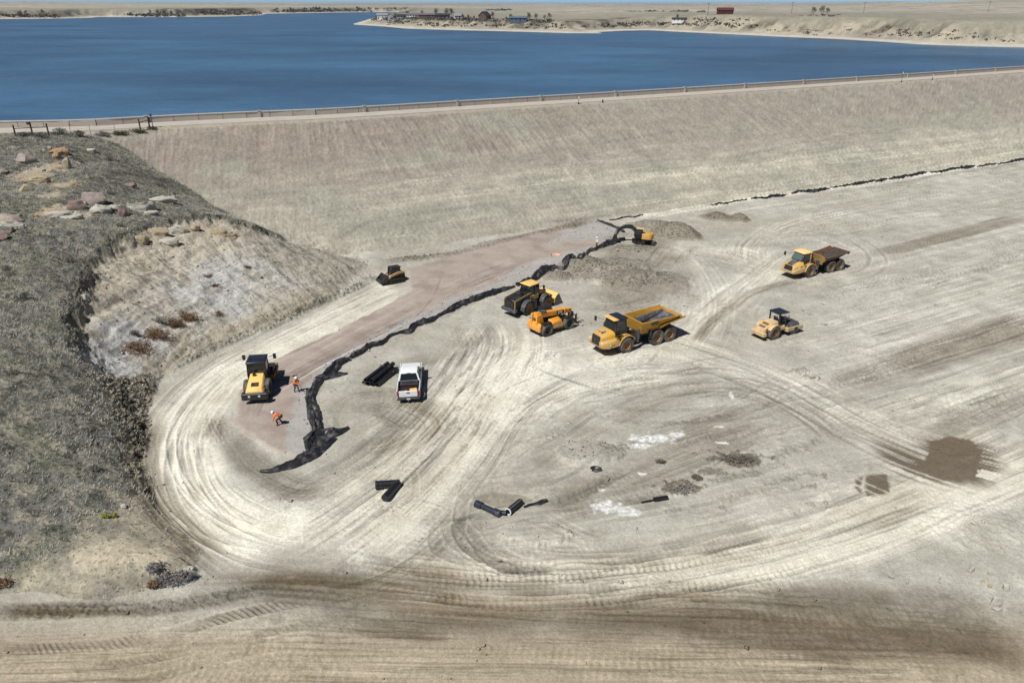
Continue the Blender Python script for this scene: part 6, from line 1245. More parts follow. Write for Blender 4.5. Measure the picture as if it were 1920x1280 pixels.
# ---- pickup
t = tag(empty("pickup_truck"), "white pickup truck seen from behind with open loaded bed", "pickup truck"); r, w = .40, .27
for x in (-1.75, 1.85): wheel(t, x, .84, r, w, 'steel', side=1, lugs=24, rimr=.62); wheel(t, x, -.84, r, w, 'steel', side=-1, lugs=24, rimr=.62)
b = MB(); b.box(-2.7, 2.6, -.5, .5, .38, .55); b.cyl((-1.75, -.8, .4), (-1.75, .8, .4), .1, seg=8); b.box(-2.4, -1.0, -.95, .95, .62, .7); b.build("chassis", MT['black'], t)
def side(s):
    b = MB(); pr_ = [(-2.8, .58), (-2.25, .52), (-2.2, .7), (-2.05, .88), (-1.75, .96), (-1.45, .88), (-1.3, .7), (-1.25, .5), (1.35, .5), (1.4, .7), (1.55, .88), (1.85, .96), (2.15, .88), (2.3, .7), (2.35, .5), (2.85, .55), (2.9, .95), (2.7, 1.12), (1.55, 1.2), (1.3, 1.24), (-.95, 1.24), (-1.0, 1.27), (-2.82, 1.27)]
    y1 = 1.0; return b.loft([[(x, s * .93, z) for x, z in pr_], [(x, s * y1, z if z < 1.1 else z - .02) for x, z in pr_]])
bd = None
for s in (-1, 1):
    o = side(s).build("side_panel", MT['white'], t)
b = MB(); b.loft([[(1.4, -.93, .6), (1.4, .93, .6), (1.4, .9, 1.21), (1.4, -.9, 1.21)], [(2.6, -.93, .6), (2.6, .93, .6), (2.6, .85, 1.14), (2.6, -.85, 1.14)], [(2.88, -.9, .6), (2.88, .9, .6), (2.86, .8, 1.0), (2.86, -.8, 1.0)]]); b.build("hood", MT['white'], t, bev=.04)
b = MB(); b.box(2.8, 3.0, -.98, .98, .42, .66); b.build("front_bumper", MT['steel'], t, bev=.03)
b = MB(); b.loft([[(-.95, -.93, .6), (1.5, -.93, .6), (1.5, .93, .6), (-.95, .93, .6)], [(-.95, -.93, 1.22), (1.5, -.93, 1.22), (1.5, .93, 1.22), (-.95, .93, 1.22)]]); b.build("cab", MT['white'], t)
b = MB(); b.loft([[(-.92, -.9, 1.22), (1.5, -.9, 1.2), (1.5, .9, 1.2), (-.92, .9, 1.22)], [(-.62, -.7, 1.8), (.62, -.7, 1.8), (.62, .7, 1.8), (-.62, .7, 1.8)]]); gh = b.build("greenhouse", MT['glass'], t)
b = MB(); b.loft([[(-.68, -.75, 1.78), (.66, -.75, 1.78), (.66, .75, 1.78), (-.68, .75, 1.78)], [(-.66, -.74, 1.84), (.62, -.74, 1.84), (.62, .74, 1.84), (-.66, .74, 1.84)], [(-.5, -.6, 1.89), (.5, -.6, 1.89), (.5, .6, 1.89), (-.5, .6, 1.89)]]); rf = b.build("roof", MT['white'], t, bev=.02)
b = MB()
for s in (-1, 1):
    b.tube([(-.93, s * .89, 1.2), (-.66, s * .72, 1.8)], .075, 6); b.tube([(.3, s * .89, 1.2), (.15, s * .72, 1.8)], .04, 6); b.tube([(1.48, s * .89, 1.2), (.64, s * .72, 1.8)], .05, 6)
b.build("cab_pillar", MT['white'], t); b = MB(); b.box(-.72, -.64, -.18, .18, 1.74, 1.84); b.build("brake_light", MT['grey'], rf)
b = MB(); b.box(-2.75, -1.0, -.86, .86, .72, .76); b.box(-1.04, -.98, -.9, .9, .7, 1.24); b.build("bed_floor", MT['black'], t)
b = MB(); b.box(-2.86, -2.78, -.8, .8, .66, 1.24); tg = b.build("tailgate", MT['white'], t, bev=.02); b = MB(); b.box(-2.885, -2.855, -.13, .13, 1.03, 1.11); b.build("tailgate_handle", MT['black'], tg)
for s in (-1, 1): b = MB(); b.box(-2.87, -2.78, s * .82 - .0, s * .98, .78, 1.2); b.build("tail_light", MT['red'], t)
b = MB(); b.box(-3.0, -2.78, -.98, .98, .42, .62); bp_ = b.build("rear_bumper", MT['black'], t, bev=.03); b = MB(); b.box(-3.015, -3.0, -.15, .15, .47, .6); b.build("number_plate", MT['lamp'], bp_); b = MB(); b.cyl((-3.0, 0, .42), (-3.2, 0, .42), .05, seg=8); b.build("tow_hitch", MT['steel'], bp_)
mirror(t, 1.05, -.95, 1.25, 0, -.2, .05); mirror(t, 1.05, .95, 1.25, 0, .2, .05)
a = place(767, 757); h = math.atan2(.99, -.07); t.rotation_euler = (0, 0, h); fw = np.array([math.cos(h), math.sin(h)]); t.location = (a[0] + fw[0] * 3.0, a[1] + fw[1] * 3.0, 0); seat_on(t, [(1.85, .84), (1.85, -.84), (-1.75, .84), (-1.75, -.84)]); PK = t
bpy.context.view_layer.update()
def in_bed(name, label, cat, mb, m, loc, rz):
    o = mb.build(name, m, None, bev=.015); M = PK.matrix_world @ Matrix.Translation(loc) @ Matrix.Rotation(rz, 4, 'Z'); o.matrix_world = M; return tag(o, label, cat)
b = MB(); b.box(-.3, .3, -.78, .78, 0, .45); in_bed("tool_box", "dark tool box across the front of the white pickup's bed", "tool box", b, MT['black'], (-1.32, 0, .77), 0)
b = MB(); b.box(-.24, .24, -.3, .3, 0, .3); b.box(-.1, .1, -.12, .12, .3, .34); in_bed("yellow_case", "pale yellow case lying at right rear of the pickup bed", "case", b, MT['lightyellow'], (-2.3, -.42, .77), .15)
b = MB(); b.box(-.16, .16, -.28, .28, 0, .22); in_bed("white_sack", "crumpled white sack at left rear of the pickup bed", "sack", b, MT['white'], (-2.5, .38, .77), .4)
b = MB(); b.box(-.25, .25, -.35, .35, 0, .28); in_bed("red_bin", "dark red bin in the middle of the pickup bed", "bin", b, mat("dark_red_plastic", (.05, .008, .01), .6), (-1.95, .2, .77), .1)
# ================================================================== SITE LITTER: fabric, pipes, people, rocks, plants
def ribbon(name, label, cat, pts, widths, lift=.1, fold=.22, seed=0, rag=.18, group=None, m=None):
    P = spline([place(*p)[:2] for p in pts], .16); n = len(P); L = np.concatenate([[0], np.cumsum(np.hypot(*np.diff(P, axis=0).T))])
    wk = np.interp(L / L[-1], np.linspace(0, 1, len(widths)), widths); C_ = 15; V = []; c0 = P[n // 2]; z0 = ground_at(*c0)
    T = np.gradient(P, axis=0); T /= np.linalg.norm(T, axis=1, keepdims=True) + 1e-9; ker = np.ones(5) / 5; Nn = np.stack([-T[:, 1], T[:, 0]], 1)
    jj = np.linspace(-1, 1, C_); X = np.zeros((n, C_)); Y = np.zeros((n, C_))
    for j, u in enumerate(jj):
        e = 1 + rag * fbm(L * 1.1, np.full(n, u * 3.0 + seed), 3, 60 + seed) * 2.0
        X[:, j] = P[:, 0] + Nn[:, 0] * wk * .5 * u * e; Y[:, j] = P[:, 1] + Nn[:, 1] * wk * .5 * u * e
    Z = S0(X, Y); edge = 1 - np.abs(jj)[None, :] ** 3
    U2 = np.repeat(jj[None, :], n, 0) * wk[:, None] * .5; LL = np.repeat(L[:, None], C_, 1); rid = 1 - np.abs(fbm(LL * .45, U2 * 1.8, 2, 70 + seed)) * 3.4; rid2 = 1 - np.abs(fbm(LL * .9 + U2, U2 * 3.4 - .4 * LL, 2, 75 + seed)) * 2.6
    Z = Z + .03 + edge * (lift + fold * np.clip(rid, -.2, 1) * np.minimum(1, wk[:, None] / .9) + .35 * fold * np.clip(rid2, -.2, 1))
    Zt = (Z - z0).ravel(); vs = np.stack([(X - c0[0]).ravel(), (Y - c0[1]).ravel(), Zt], 1)
    b = MB(); b.add(vs, [(i * C_ + j, i * C_ + j + 1, (i + 1) * C_ + j + 1, (i + 1) * C_ + j) for i in range(n - 1) for j in range(C_ - 1)])
    o = b.build(name, m or MT['fabric'], None, ang=75); o.location = (c0[0], c0[1], z0); return tag(o, label, cat, group)
ribbon("geotextile_fabric", "black fabric strip lying at the lower end of the gravel pad", "fabric", [(488, 884), (505, 884), (530, 877), (560, 866), (590, 850), (612, 834), (628, 822)], [.25, .7, 1.1, 1.25, 1.15, .9, .5], fold=.14, seed=1)
ribbon("geotextile_fabric", "widest crumpled black fabric flap pointing right, below the workers", "fabric", [(584, 852), (592, 830), (605, 815), (628, 812), (654, 803)], [.6, 1.9, 2.1, 1.5, .35], fold=.28, seed=2)
ribbon("geotextile_fabric", "upright black fabric band right of the grey gravel beside workers", "fabric", [(598, 812), (592, 790), (588, 770), (583, 752), (584, 736), (592, 722), (600, 712)], [.9, 1.1, 1.15, 1.0, .9, .8, .7], fold=.3, seed=3)
ribbon("geotextile_fabric", "black fabric fold with pointed flap above the upright band", "fabric", [(592, 712), (612, 708), (632, 704), (652, 701)], [.5, .9, .8, .2], fold=.22, seed=4)
ribbon("geotextile_fabric", "black fabric hump joining the flap to the long strip", "fabric", [(612, 704), (624, 692), (634, 681), (648, 676), (657, 675)], [.9, 1.1, 1.0, .7, .3], fold=.28, seed=5)
ribbon("geotextile_fabric", "long black fabric strip along the pad edge, left of wheel loader", "fabric", [(656, 672), (672, 662), (690, 650), (705, 646), (720, 641), (730, 632), (745, 626), (768, 622), (776, 612), (800, 602), (830, 589), (862, 572), (900, 557), (935, 546), (965, 538)], [.35, .7, .6, .3, .35, .7, .9, .5, .7, .9, .8, .8, .8, .6, .4], lift=.14, fold=.3, seed=6, rag=.3)
ribbon("geotextile_fabric", "black fabric strip behind the wheel loader's roof", "fabric", [(968, 537), (985, 530), (1002, 524), (1012, 516), (1022, 508), (1040, 503)], [.4, .6, .9, 1.3, 1.5, .7], lift=.2, fold=.4, seed=7, rag=.3)
ribbon("geotextile_fabric", "wavy black fabric strip between soil heaps and white vested worker", "fabric", [(1040, 503), (1052, 505), (1062, 498), (1062, 487), (1076, 483), (1090, 482), (1102, 474), (1116, 469), (1128, 463), (1142, 456), (1158, 452), (1172, 450)], [.3, .7, 1.0, .6, .6, .9, 1.0, .4, .6, 1.1, 1.4, .6], lift=.12, fold=.3, seed=8, rag=.3)
ribbon("geotextile_fabric", "thin black fabric line from gravel tip to the excavator bucket", "fabric", [(1120, 414), (1132, 418), (1145, 423), (1158, 428), (1170, 436)], [.3, .5, .6, .7, .5], fold=.3, seed=9)
TOE = [((1142, 413), (1205, 404), .35, "thin black fabric piece at dam toe just above the excavator"), ((1330, 386), (1400, 375), .35, "short black fabric piece at dam toe behind small dirt heaps"), ((1408, 374), (1474, 366), .7, "black fabric piece at dam toe, first of the thick ones"), ((1484, 362), (1556, 354), .8, "black fabric piece at dam toe, second of the thick ones"),
       ((1556, 352), (1600, 346), .5, "narrow torn black fabric between two thick toe pieces"), ((1598, 348), (1664, 336), 1.2, "widest dark bulging fabric piece along the dam toe"), ((1666, 336), (1738, 324), .9, "black fabric piece right of the widest toe piece"), ((1742, 325), (1828, 312), 1.0, "long black fabric piece near right end of dam toe"), ((1832, 313), (1945, 296), .9, "black fabric piece at the right edge along dam toe")]
for i, (a, c, w, lb) in enumerate(TOE):
    k = 7; pts = [(a[0] + (c[0] - a[0]) * q / k, a[1] + (c[1] - a[1]) * q / k + random.uniform(-1.2, 1.2)) for q in range(k + 1)]
    ribbon("geotextile_fabric", lb, "fabric", pts, [.15] + [w * random.uniform(.45, 1.35) for _ in range(k - 1)] + [.15], lift=.08, fold=.25, seed=10 + i, rag=.5)
ribbon("fabric_scrap", "crumpled black fabric scrap alone on the soil island", "fabric", [(1108, 882), (1113, 880), (1119, 881), (1128, 883)], [.2, .6, .6, .1], fold=.35, lift=.15, seed=30, rag=.5)
ribbon("fabric_scrap", "narrow dark fabric shred right of the elbow pipe", "fabric", [(982, 952), (996, 947), (1010, 943), (1026, 939)], [.12, .2, .35, .25], fold=.2, seed=31, rag=.5)
ribbon("orange_netting", "small heap of faded orange netting on the pale gravel", "netting", [(1034, 479), (1042, 477), (1052, 478)], [.4, .7, .3], fold=.2, seed=33, rag=.6, m=mat("faded_orange_netting", lin((224, 172, 152)), .8, var=.2))

def pipe(name, label, cat, a, c, r, m, bells=(), corr=True, group=None, z=None, ends=True):
    """a corrugated drain pipe from survey pixel a to c lying on the soil"""
    A = place(*a); B = place(*c); zz = r if z is None else z; A[2] += zz; B[2] += zz; o0 = (A + B) / 2; d = Vector(B - A); L = d.length; q = d.to_track_quat('X', 'Z'); b = MB()
    prof = []; x = -L / 2
    while x < L / 2:
        if corr: prof += [(r, x), (r, x + .07), (r * .92, x + .09), (r * .92, x + .13)]; x += .15
        else: prof += [(r, x)]; x += L
    prof += [(r, L / 2), (r * .86, L / 2), (r * .84, -L / 2), (r, -L / 2)]
    rings = []; sg = 16
    for k in range(sg): 
        t = 2 * math.pi * k / sg; rings.append([(y, rr * math.cos(t), rr * math.sin(t)) for rr, y in prof])
    n = len(prof); b.add([p for r_ in rings for p in r_], [(i * n + j, i * n + j + 1, ((i + 1) % sg) * n + j + 1, ((i + 1) % sg) * n + j) for i in range(sg) for j in range(n - 1)])
    o = b.build(name, m, None, ang=40); o.location = o0; o.rotation_euler = q.to_euler()
    for e, ln in bells:
        b = MB(); x0 = e * L / 2; b.cyl((x0 - e * ln, 0, 0), (x0 + e * .03, 0, 0), r * 1.32, seg=16); b.build("bell_end", m, o)
    return tag(o, label, cat, group)
g = "black drain pipes stacked by the pickup"
pipe("drain_pipe", "pale streaked ribbed pipe, left edge of stack by pickup", "pipe", (682, 721), (722, 692), .2, mat("dusty_ribbed_pipe", (.16, .16, .165), .5, var=.5, scale=3), group=g)
pipe("drain_pipe", "second black pipe from left in the stack by the pickup", "pipe", (690, 723), (729, 693), .2, MT['hdpe'], group=g)
pipe("drain_pipe", "middle ground level black pipe in the stack by pickup", "pipe", (698, 724), (737, 694), .2, MT['hdpe'], group=g)
pipe("drain_pipe", "rightmost black pipe of the stack, closest to the pickup", "pipe", (707, 725), (744, 696), .19, MT['hdpe'], group=g)
pipe("drain_pipe", "black pipe resting on top of the others, left one", "pipe", (686, 722), (728, 690), .2, MT['hdpe'], group=g, z=.52)
pipe("drain_pipe", "black pipe resting on top of the others, right one", "pipe", (697, 724), (738, 691), .2, MT['hdpe'], group=g, z=.54)
pipe("drain_pipe", "short black pipe end poking out toward the pickup's cab", "pipe", (742, 696), (752, 701), .12, MT['hdpe'], corr=False)
pipe("bell_ended_pipe", "dark blue pipe with a bell on each end, by oval loop", "pipe", (893, 948), (938, 968), .2, MT['hdpe_blue'], bells=((-1, .5), (1, .5)), corr=False)
pipe("short_pipe", "short dark blue pipe touching the bell ended one", "pipe", (922, 962), (946, 965), .17, MT['hdpe_blue'], corr=True)
o = pipe("elbow_pipe", "short black pipe with white ring at its open lower end", "pipe", (953, 964), (975, 946), .24, MT['hdpe'], corr=True)
b = MB(); L_ = (Vector(place(975, 946)) - Vector(place(953, 964))).length; b.lathe([(.19, -.03), (.26, -.03), (.26, .03), (.19, .03), (.19, -.03)], 0, 0, 0, 18); rg = b.build("ring", MT['whitepost'], o); rg.location = (-L_ / 2 - .02, 0, 0); rg.rotation_euler = (0, 0, R(90))
pipe("thick_pipe", "black pipe with thinner tail lying alone beside brown scrub", "pipe", (1226, 939), (1251, 935), .15, MT['hdpe'], corr=False); pipe("thin_pipe", "thin black tail pipe sticking out of the thick lone pipe", "pipe", (1203, 943), (1229, 938), .07, MT['hdpe'], corr=False)
pipe("stick", "thin dark stick lying on soil island right of elbow pipe", "stick", (1140, 902), (1144, 896), .03, MT['wood'], corr=False)
# big wye fitting
A = Vector(place(706, 915)); t = tag(empty("wye_fitting", A), "big black wye pipe fitting alone inside a small loop of tracks", "pipe fitting")
B = Vector(place(750, 912)) - A; Dn = Vector(place(722, 940)) - A; r = .29; up = Vector((0, 0, r))
b = MB(); b.cyl(up, up + B, r, seg=20); b.build("main_pipe", MT['hdpe'], t); b = MB(); b.cyl(up + B * .93, up + Dn, r * .95, seg=20); b.build("branch_pipe", MT['hdpe'], t)
u = B.normalized()
for k, x in enumerate((-.06, .28)): b = MB(); b.cyl(up + u * x, up + u * (x + .12), r * 1.12, seg=20); b.build("rib_ring", MT['hdpe_blue'], t)
b = MB(); b.cyl(up - u * .075, up - u * .062, r * .9, seg=20); b.build("open_end", MT['grey'], t)
b = MB(); b.tube([up + u * .45, up + u * .45 + Vector((.05, -.3, -.25))], .06, 6); b.build("strap", MT['hdpe'], t)

# ------------------------------------------------------------------ people
def skin_mesh(J, E, rad, sub=1, root=None):
    me = bpy.data.meshes.new("tmp"); names = list(J); idx = {n: i for i, n in enumerate(names)}
    me.from_pydata([J[n] for n in names], [(idx[a], idx[c]) for a, c in E], []); o = bpy.data.objects.new("tmp", me); COL.objects.link(o)
    sk = o.modifiers.new("s", 'SKIN'); sk.use_smooth_shade = True
    for n in names:
        v = me.skin_vertices[0].data[idx[n]]; rr = rad[n]; v.radius = rr if isinstance(rr, tuple) else (rr, rr); v.use_root = (n == (root or names[0]))
    ss = o.modifiers.new("u", 'SUBSURF'); ss.levels = sub; ss.render_levels = sub
    dg = bpy.context.evaluated_depsgraph_get(); out = bpy.data.meshes.new_from_object(o.evaluated_get(dg)); bpy.data.objects.remove(o); return out
def person(label, px, py, face, lean, top, legs, hat, armpose, stride=.12, sc=.96):
    lx = math.sin(lean); lz = math.cos(lean); P = (-.06 * lean / .6, 0, .92 - .06 * min(1, lean)); sp = lambda d, y=0, f=0: (P[0] + lx * d + lz * f, y, P[2] + lz * d - lx * f)
    J = {'pelvis': P, 'waist': sp(.18), 'chest': sp(.38), 'neck': sp(.53), 'head0': sp(.60, 0, .01), 'head1': sp(.69, 0, .03), 'head2': sp(.77, 0, .02), 'nose': sp(.68, 0, .135)}
    Rr = {'pelvis': (.14, .11), 'waist': (.13, .10), 'chest': (.155, .115), 'neck': .055, 'head0': .07, 'head1': .092, 'head2': .07, 'nose': .018}
    E = [('pelvis', 'waist'), ('waist', 'chest'), ('chest', 'neck'), ('neck', 'head0'), ('head0', 'head1'), ('head1', 'head2'), ('head1', 'nose')]
    for s, n in ((1, 'l'), (-1, 'r')):
        J['sh' + n] = sp(.47, s * .19); ar = armpose[0 if s > 0 else 1]; S_ = Vector(J['sh' + n]); el = S_ + Vector(ar[0]); wr = el + Vector(ar[1]); J['el' + n] = tuple(el); J['wr' + n] = tuple(wr); d = Vector(ar[1]).normalized(); J['pa' + n] = tuple(wr + d * .08)
        J['hp' + n] = (P[0], s * .09, P[2] - .06); kx = s * stride; J['kn' + n] = (kx * .6 + .07 + .1 * lean, s * .11, .49); J['an' + n] = (kx - .03, s * .12, .09); J['to' + n] = (kx + .15, s * .14, .04)
        Rr.update({'sh' + n: .065, 'el' + n: .048, 'wr' + n: .034, 'pa' + n: (.04, .025), 'hp' + n: .095, 'kn' + n: .065, 'an' + n: .045, 'to' + n: .035})
        E += [('chest', 'sh' + n), ('sh' + n, 'el' + n), ('el' + n, 'wr' + n), ('wr' + n, 'pa' + n), ('pelvis', 'hp' + n), ('hp' + n, 'kn' + n), ('kn' + n, 'an' + n), ('an' + n, 'to' + n)]
        side = d.cross(Vector((0, 0, 1))).normalized() if abs(d.z) < .95 else Vector((0, 1, 0)); dn = d.cross(side).normalized()
        for f, (o_, ln) in enumerate(((-.032, .07), (-.011, .085), (.011, .08), (.032, .062))):
            a = 'f%d%s' % (f, n); c_ = 'g%d%s' % (f, n); J[a] = tuple(Vector(J['pa' + n]) + side * o_ + d * .05); J[c_] = tuple(Vector(J[a]) + d * ln * .5 + dn * ln * .6); Rr[a] = .009; Rr[c_] = .008; E += [('pa' + n, a), (a, c_)]
        a = 'th' + n; J[a] = tuple(Vector(J['wr' + n]) + d * .05 + side * .055 * s + dn * .02); Rr[a] = .01; E += [('wr' + n, a)]
    me = skin_mesh(J, E, Rr); o = link_mesh("person", me, MT['skin']); q = place(px, py); o.location = q; o.rotation_euler = (0, 0, face); o.scale = (sc,) * 3; tag(o, label, "person", )
    def sub(name, keys, edges, grow, m):
        JJ = {k: J[k] for k in keys}; RR = {k: tuple(x + grow for x in (Rr[k] if isinstance(Rr[k], tuple) else (Rr[k], Rr[k]))) for k in keys}; return link_mesh(name, skin_mesh(JJ, edges, RR), m, o)
    sub("jacket", ['waist', 'chest', 'pelvis', 'shl', 'ell', 'wrl', 'shr', 'elr', 'wrr'], [('pelvis', 'waist'), ('waist', 'chest'), ('chest', 'shl'), ('shl', 'ell'), ('ell', 'wrl'), ('chest', 'shr'), ('shr', 'elr'), ('elr', 'wrr')], .022, top)
    sub("trousers", ['pelvis', 'hpl', 'knl', 'anl', 'hpr', 'knr', 'anr'], [('pelvis', 'hpl'), ('hpl', 'knl'), ('knl', 'anl'), ('pelvis', 'hpr'), ('hpr', 'knr'), ('knr', 'anr')], .014, legs)
    for n in 'lr': sub("boot", ['an' + n, 'to' + n], [('an' + n, 'to' + n)], .018, MT['boot'])
    c = Vector(sp(.735, 0, .02)); b = MB(); rings = []; qv = Vector((lx, 0, lz)).to_track_quat('Z', 'Y')
    for zz, rr in ((-.012, .165), (0, .165), (.0, .128), (.05, .125), (.1, .095), (.125, .05), (.13, .005)): rings.append([c + qv @ Vector((rr * math.cos(a) * 1.1, rr * math.sin(a), zz)) for a in np.linspace(0, 2 * math.pi, 16, endpoint=False)])
    b.loft(rings); b.build("hard_hat", MT['hat'], o)
    for s in (-1, 1):
        b = MB(); e = Vector(sp(.70, s * .035, .112)); b.cyl(e, e + Vector((lz * .012, 0, -lx * .012)), .012, seg=8); b.build("eye", MT['black'], o)
    return o
UPc = ((.10, .06, -.26), (.24, -.10, -.05)); UPr = ((.14, -.04, -.24), (.26, .12, -.08))
P1_ = person("worker in orange shirt, blue jeans and white hat holding a long handled tool", 556, 734.5, R(-35), .30, MT['hivis'], MT['jeans'], True, (UPc, UPr), .14, .93)
P2_ = person("worker in orange shirt and dark trousers bending far forward", 526, 796, R(190), .95, MT['hivis'], MT['darkcloth'], True, (((.12, .05, -.27), (.1, -.03, -.25)), ((.14, -.05, -.26), (.12, .03, -.25))), .2, .97)
P3_ = person("worker in pale lime jacket and white hat beside wavy fabric strip", 1119, 466, R(200), .05, MT['lime'], MT['darkcloth'], True, (((.02, .07, -.28), (.1, .0, -.24)), ((.02, -.07, -.28), (.1, 0, -.24))), .05, .98)
bpy.context.view_layer.update()
h = P1_.matrix_world @ Vector((.5, .02, 1.02)); fwd = (P1_.matrix_world.to_3x3() @ Vector((1, 0, 0))).normalized(); g1_ = h + fwd * .85; g1_.z = ground_at(g1_.x, g1_.y) + .03
t = tag(empty("rake", h), "long handled rake held by the orange shirted worker in jeans", "rake"); b = MB(); s_ = h - (g1_ - h) * .35; b.tube([s_ - h, g1_ - h], .022, 6); b.build("handle", MT['wood'], t)
b = MB(); lat = fwd.cross(Vector((0, 0, 1))); e = g1_ - h; b.tube([e - lat * .25, e + lat * .25], .03, 6); b.build("rake_head", MT['steel'], t)

# ------------------------------------------------------------------ rocks
RKM = {'pink': mat("pinkish_sandstone", alb(172, 158, 148), .95, var=.25, scale=3, dirt=alb(120, 100, 88), dirt_amt=.35, bump=.08), 'orange': mat("lichen_orange_rock", alb(176, 148, 112), .95, var=.25, scale=3, dirt=alb(110, 92, 72), dirt_amt=.4, bump=.08),
       'pale': mat("pale_limestone", alb(192, 188, 174), .95, var=.15, scale=3, dirt=alb(128, 122, 108), dirt_amt=.35, bump=.08), 'red': mat("reddish_rock", alb(148, 128, 118), .95, var=.2, scale=3, dirt=alb(96, 82, 74), dirt_amt=.35, bump=.08), 'tan': mat("tan_rock", alb(180, 164, 136), .95, var=.2, scale=3, dirt=alb(130, 112, 88), dirt_amt=.3, bump=.08)}
def rock(label, px, py, w, d, hgt_, m, rz=0, slab=False, seed=0):
    bm = bmesh.new(); bmesh.ops.create_icosphere(bm, subdivisions=4, radius=1); rr = random.Random(seed)
    cuts = [(Vector((rr.gauss(0, 1), rr.gauss(0, 1), rr.gauss(0, .7))).normalized(), rr.uniform(.55, .85)) for _ in range(11)] + [(Vector((rr.gauss(0, .15), rr.gauss(0, .15), 1)).normalized(), .55 if slab else .75)]
    for v in bm.verts:
        p = v.co.copy()
        for n, k in cuts:
            q = p.dot(n) - k
            if q > 0: p -= n * q * .92
        nz_ = float(noise(p.x * 2.2 + seed, p.y * 2.2 + p.z * 1.7, seed)); st = (.05 * math.sin(p.z * 9 + 3 * nz_) + .08 * float(noise(p.x * 4 + seed, p.z * 6 + p.y * 3, seed + 9))) if slab else .02 * math.sin(p.z * 11)
        p *= 1 + .10 * nz_ + st; v.co = (p.x * w / 1.5, p.y * d / 1.5, p.z * hgt_ * 1.25)
    me = bpy.data.meshes.new("boulder"); bm.to_mesh(me); bm.free(); me.shade_smooth(); me.set_sharp_from_angle(angle=R(28))
    o = link_mesh("rock_slab" if slab else "boulder", me, RKM[m]); q = place(px, py); o.location = (q[0], q[1], q[2] + hgt_ * (.2 if slab else .15)); o.rotation_euler = (rr.uniform(-.12, .12), rr.uniform(-.12, .12), rz); return tag(o, label, "rock")
RK = [("big pinkish boulder near upper left on grassy hill", 53, 304, 2.3, 1.5, 1.0, 'pink', .1, 0), ("wide orange lichened rock right of the big pinkish boulder", 110, 288, 2.4, 1.2, .8, 'orange', -.1, 1), ("small orange rock tucked under the wide orange one", 107, 296, .9, .7, .8, 'orange', .5, 0), ("orange tan slab in the middle of the bare orange patch", 70, 342, 3.0, 1.6, .8, 'tan', .2, 1), ("upright tan stone between orange patch and grass", 127, 317, 1.0, .8, 1.1, 'tan', .8, 0),
      ("small tan stone below the orange patch", 49, 358, 1.5, 1.0, .7, 'tan', .3, 0), ("pink rock cut by the left picture edge, upper", 3, 326, 1.2, .9, .7, 'pink', 0, 0), ("low reddish rock left of the dark hill shrubs", 245, 350, 1.5, .7, .5, 'red', -.3, 1), ("rounded pinkish boulder above the pale ledge", 178, 380, 2.6, 1.5, 1.1, 'pink', -.1, 0), ("reddish stone left of the rounded pinkish boulder", 142, 392, 1.8, 1.1, .9, 'red', .3, 0),
      ("tilted pale slab under the rounded pinkish boulder", 188, 397, 1.9, 1.2, .8, 'pale', .5, 1), ("pale slab in the middle of the ledge", 214, 394, 1.9, 1.0, .6, 'pale', .2, 1), ("reddish block at the foot of the pale ledge", 231, 403, 1.2, 1.0, 1.0, 'red', .6, 0), ("large pale stepped slab at right of the ledge", 268, 392, 2.9, 1.5, .9, 'pale', .35, 1), ("long pale slab topmost at right end of ledge", 303, 378, 3.0, 1.1, .6, 'pale', .3, 1), ("pale low slab beneath the stepped slab", 283, 402, 1.7, .9, .5, 'pale', .1, 1),
      ("dark shadowed pale slab at left end of the ledge", 108, 405, 2.6, 1.0, .5, 'pale', .05, 1), ("pale long flat slab below left end of ledge", 137, 410, 2.2, .8, .4, 'pale', .35, 1), ("layered pink slab near left edge, lower group", 18, 414, 2.6, 1.3, .7, 'pink', .1, 1), ("grey slab under the layered pink slab", 27, 426, 2.2, 1.0, .6, 'pale', .2, 1), ("red brown rock cut by left picture edge, lower", 3, 449, 1.2, 1.0, .8, 'red', 0, 0),
      ("pale slab on the grass near crest shrubs", 170, 284, 2.0, .7, .4, 'pale', -.5, 1), ("pale stone at top of torn gully edge", 158, 562, .8, .6, .5, 'pale', 0, 0), ("white stone on bare soil beside yellow flowers", 232, 951, .4, .3, .2, 'pale', 0, 0), ("white boulder with rusty top, lower right corner", 1865, 1132, .62, .5, .5, 'pale', .2, 0), ("flat white stone just below the rusty topped boulder", 1869, 1143, .42, .25, .16, 'pale', -.1, 1), ("tiny pale stone right of the flat white one", 1883, 1146, .16, .2, .16, 'pale', .4, 0),
      ("grey stone half buried right of the brown mound, lower right", 1886, 1104, .42, .32, .32, 'pale', .2, 0), ("olive rock on white ground, lower right", 1821, 1069, .5, .32, .3, 'pale', .2, 0), ("dark sided grey stone on white ground", 1856, 1076, .26, .22, .22, 'pale', 0, 0), ("tiny tan stone above rusty topped boulder", 1855, 1100, .2, .2, .18, 'tan', .4, 0), ("tiny rounded stone left of the tan one, lower right", 1843, 1090, .2, .16, .12, 'tan', 0, 0), ("white stone at right edge on white ground", 1903, 1082, .4, .25, .15, 'pale', 0, 1), ("sharp grey clod rock at corner of brown lane", 1523, 706, .6, .45, .35, 'pale', 0, 0)]
RK += [("pale tan ledge block at top of cut bank, leftmost", 262, 452, 1.5, .9, .7, 'tan', .4, 1), ("pale tan ledge block at top of cut bank, second from left", 296, 440, 2.2, 1.0, .8, 'tan', .3, 1), ("broad pale ledge block in middle of cut bank top", 334, 436, 2.4, 1.0, .9, 'pale', .15, 1), ("low pale ledge block just below the broad one", 318, 456, 2.2, .9, .6, 'pale', .2, 1), ("small tan ledge block right of the broad pale one", 366, 432, 1.3, .9, .7, 'tan', 0, 1), ("tan ledge block near the highest point of bank edge", 412, 438, 1.6, .8, .6, 'tan', -.1, 1), ("flat tan ledge block alone right part of cut bank", 430, 444, 1.6, .8, .5, 'tan', .2, 1)]
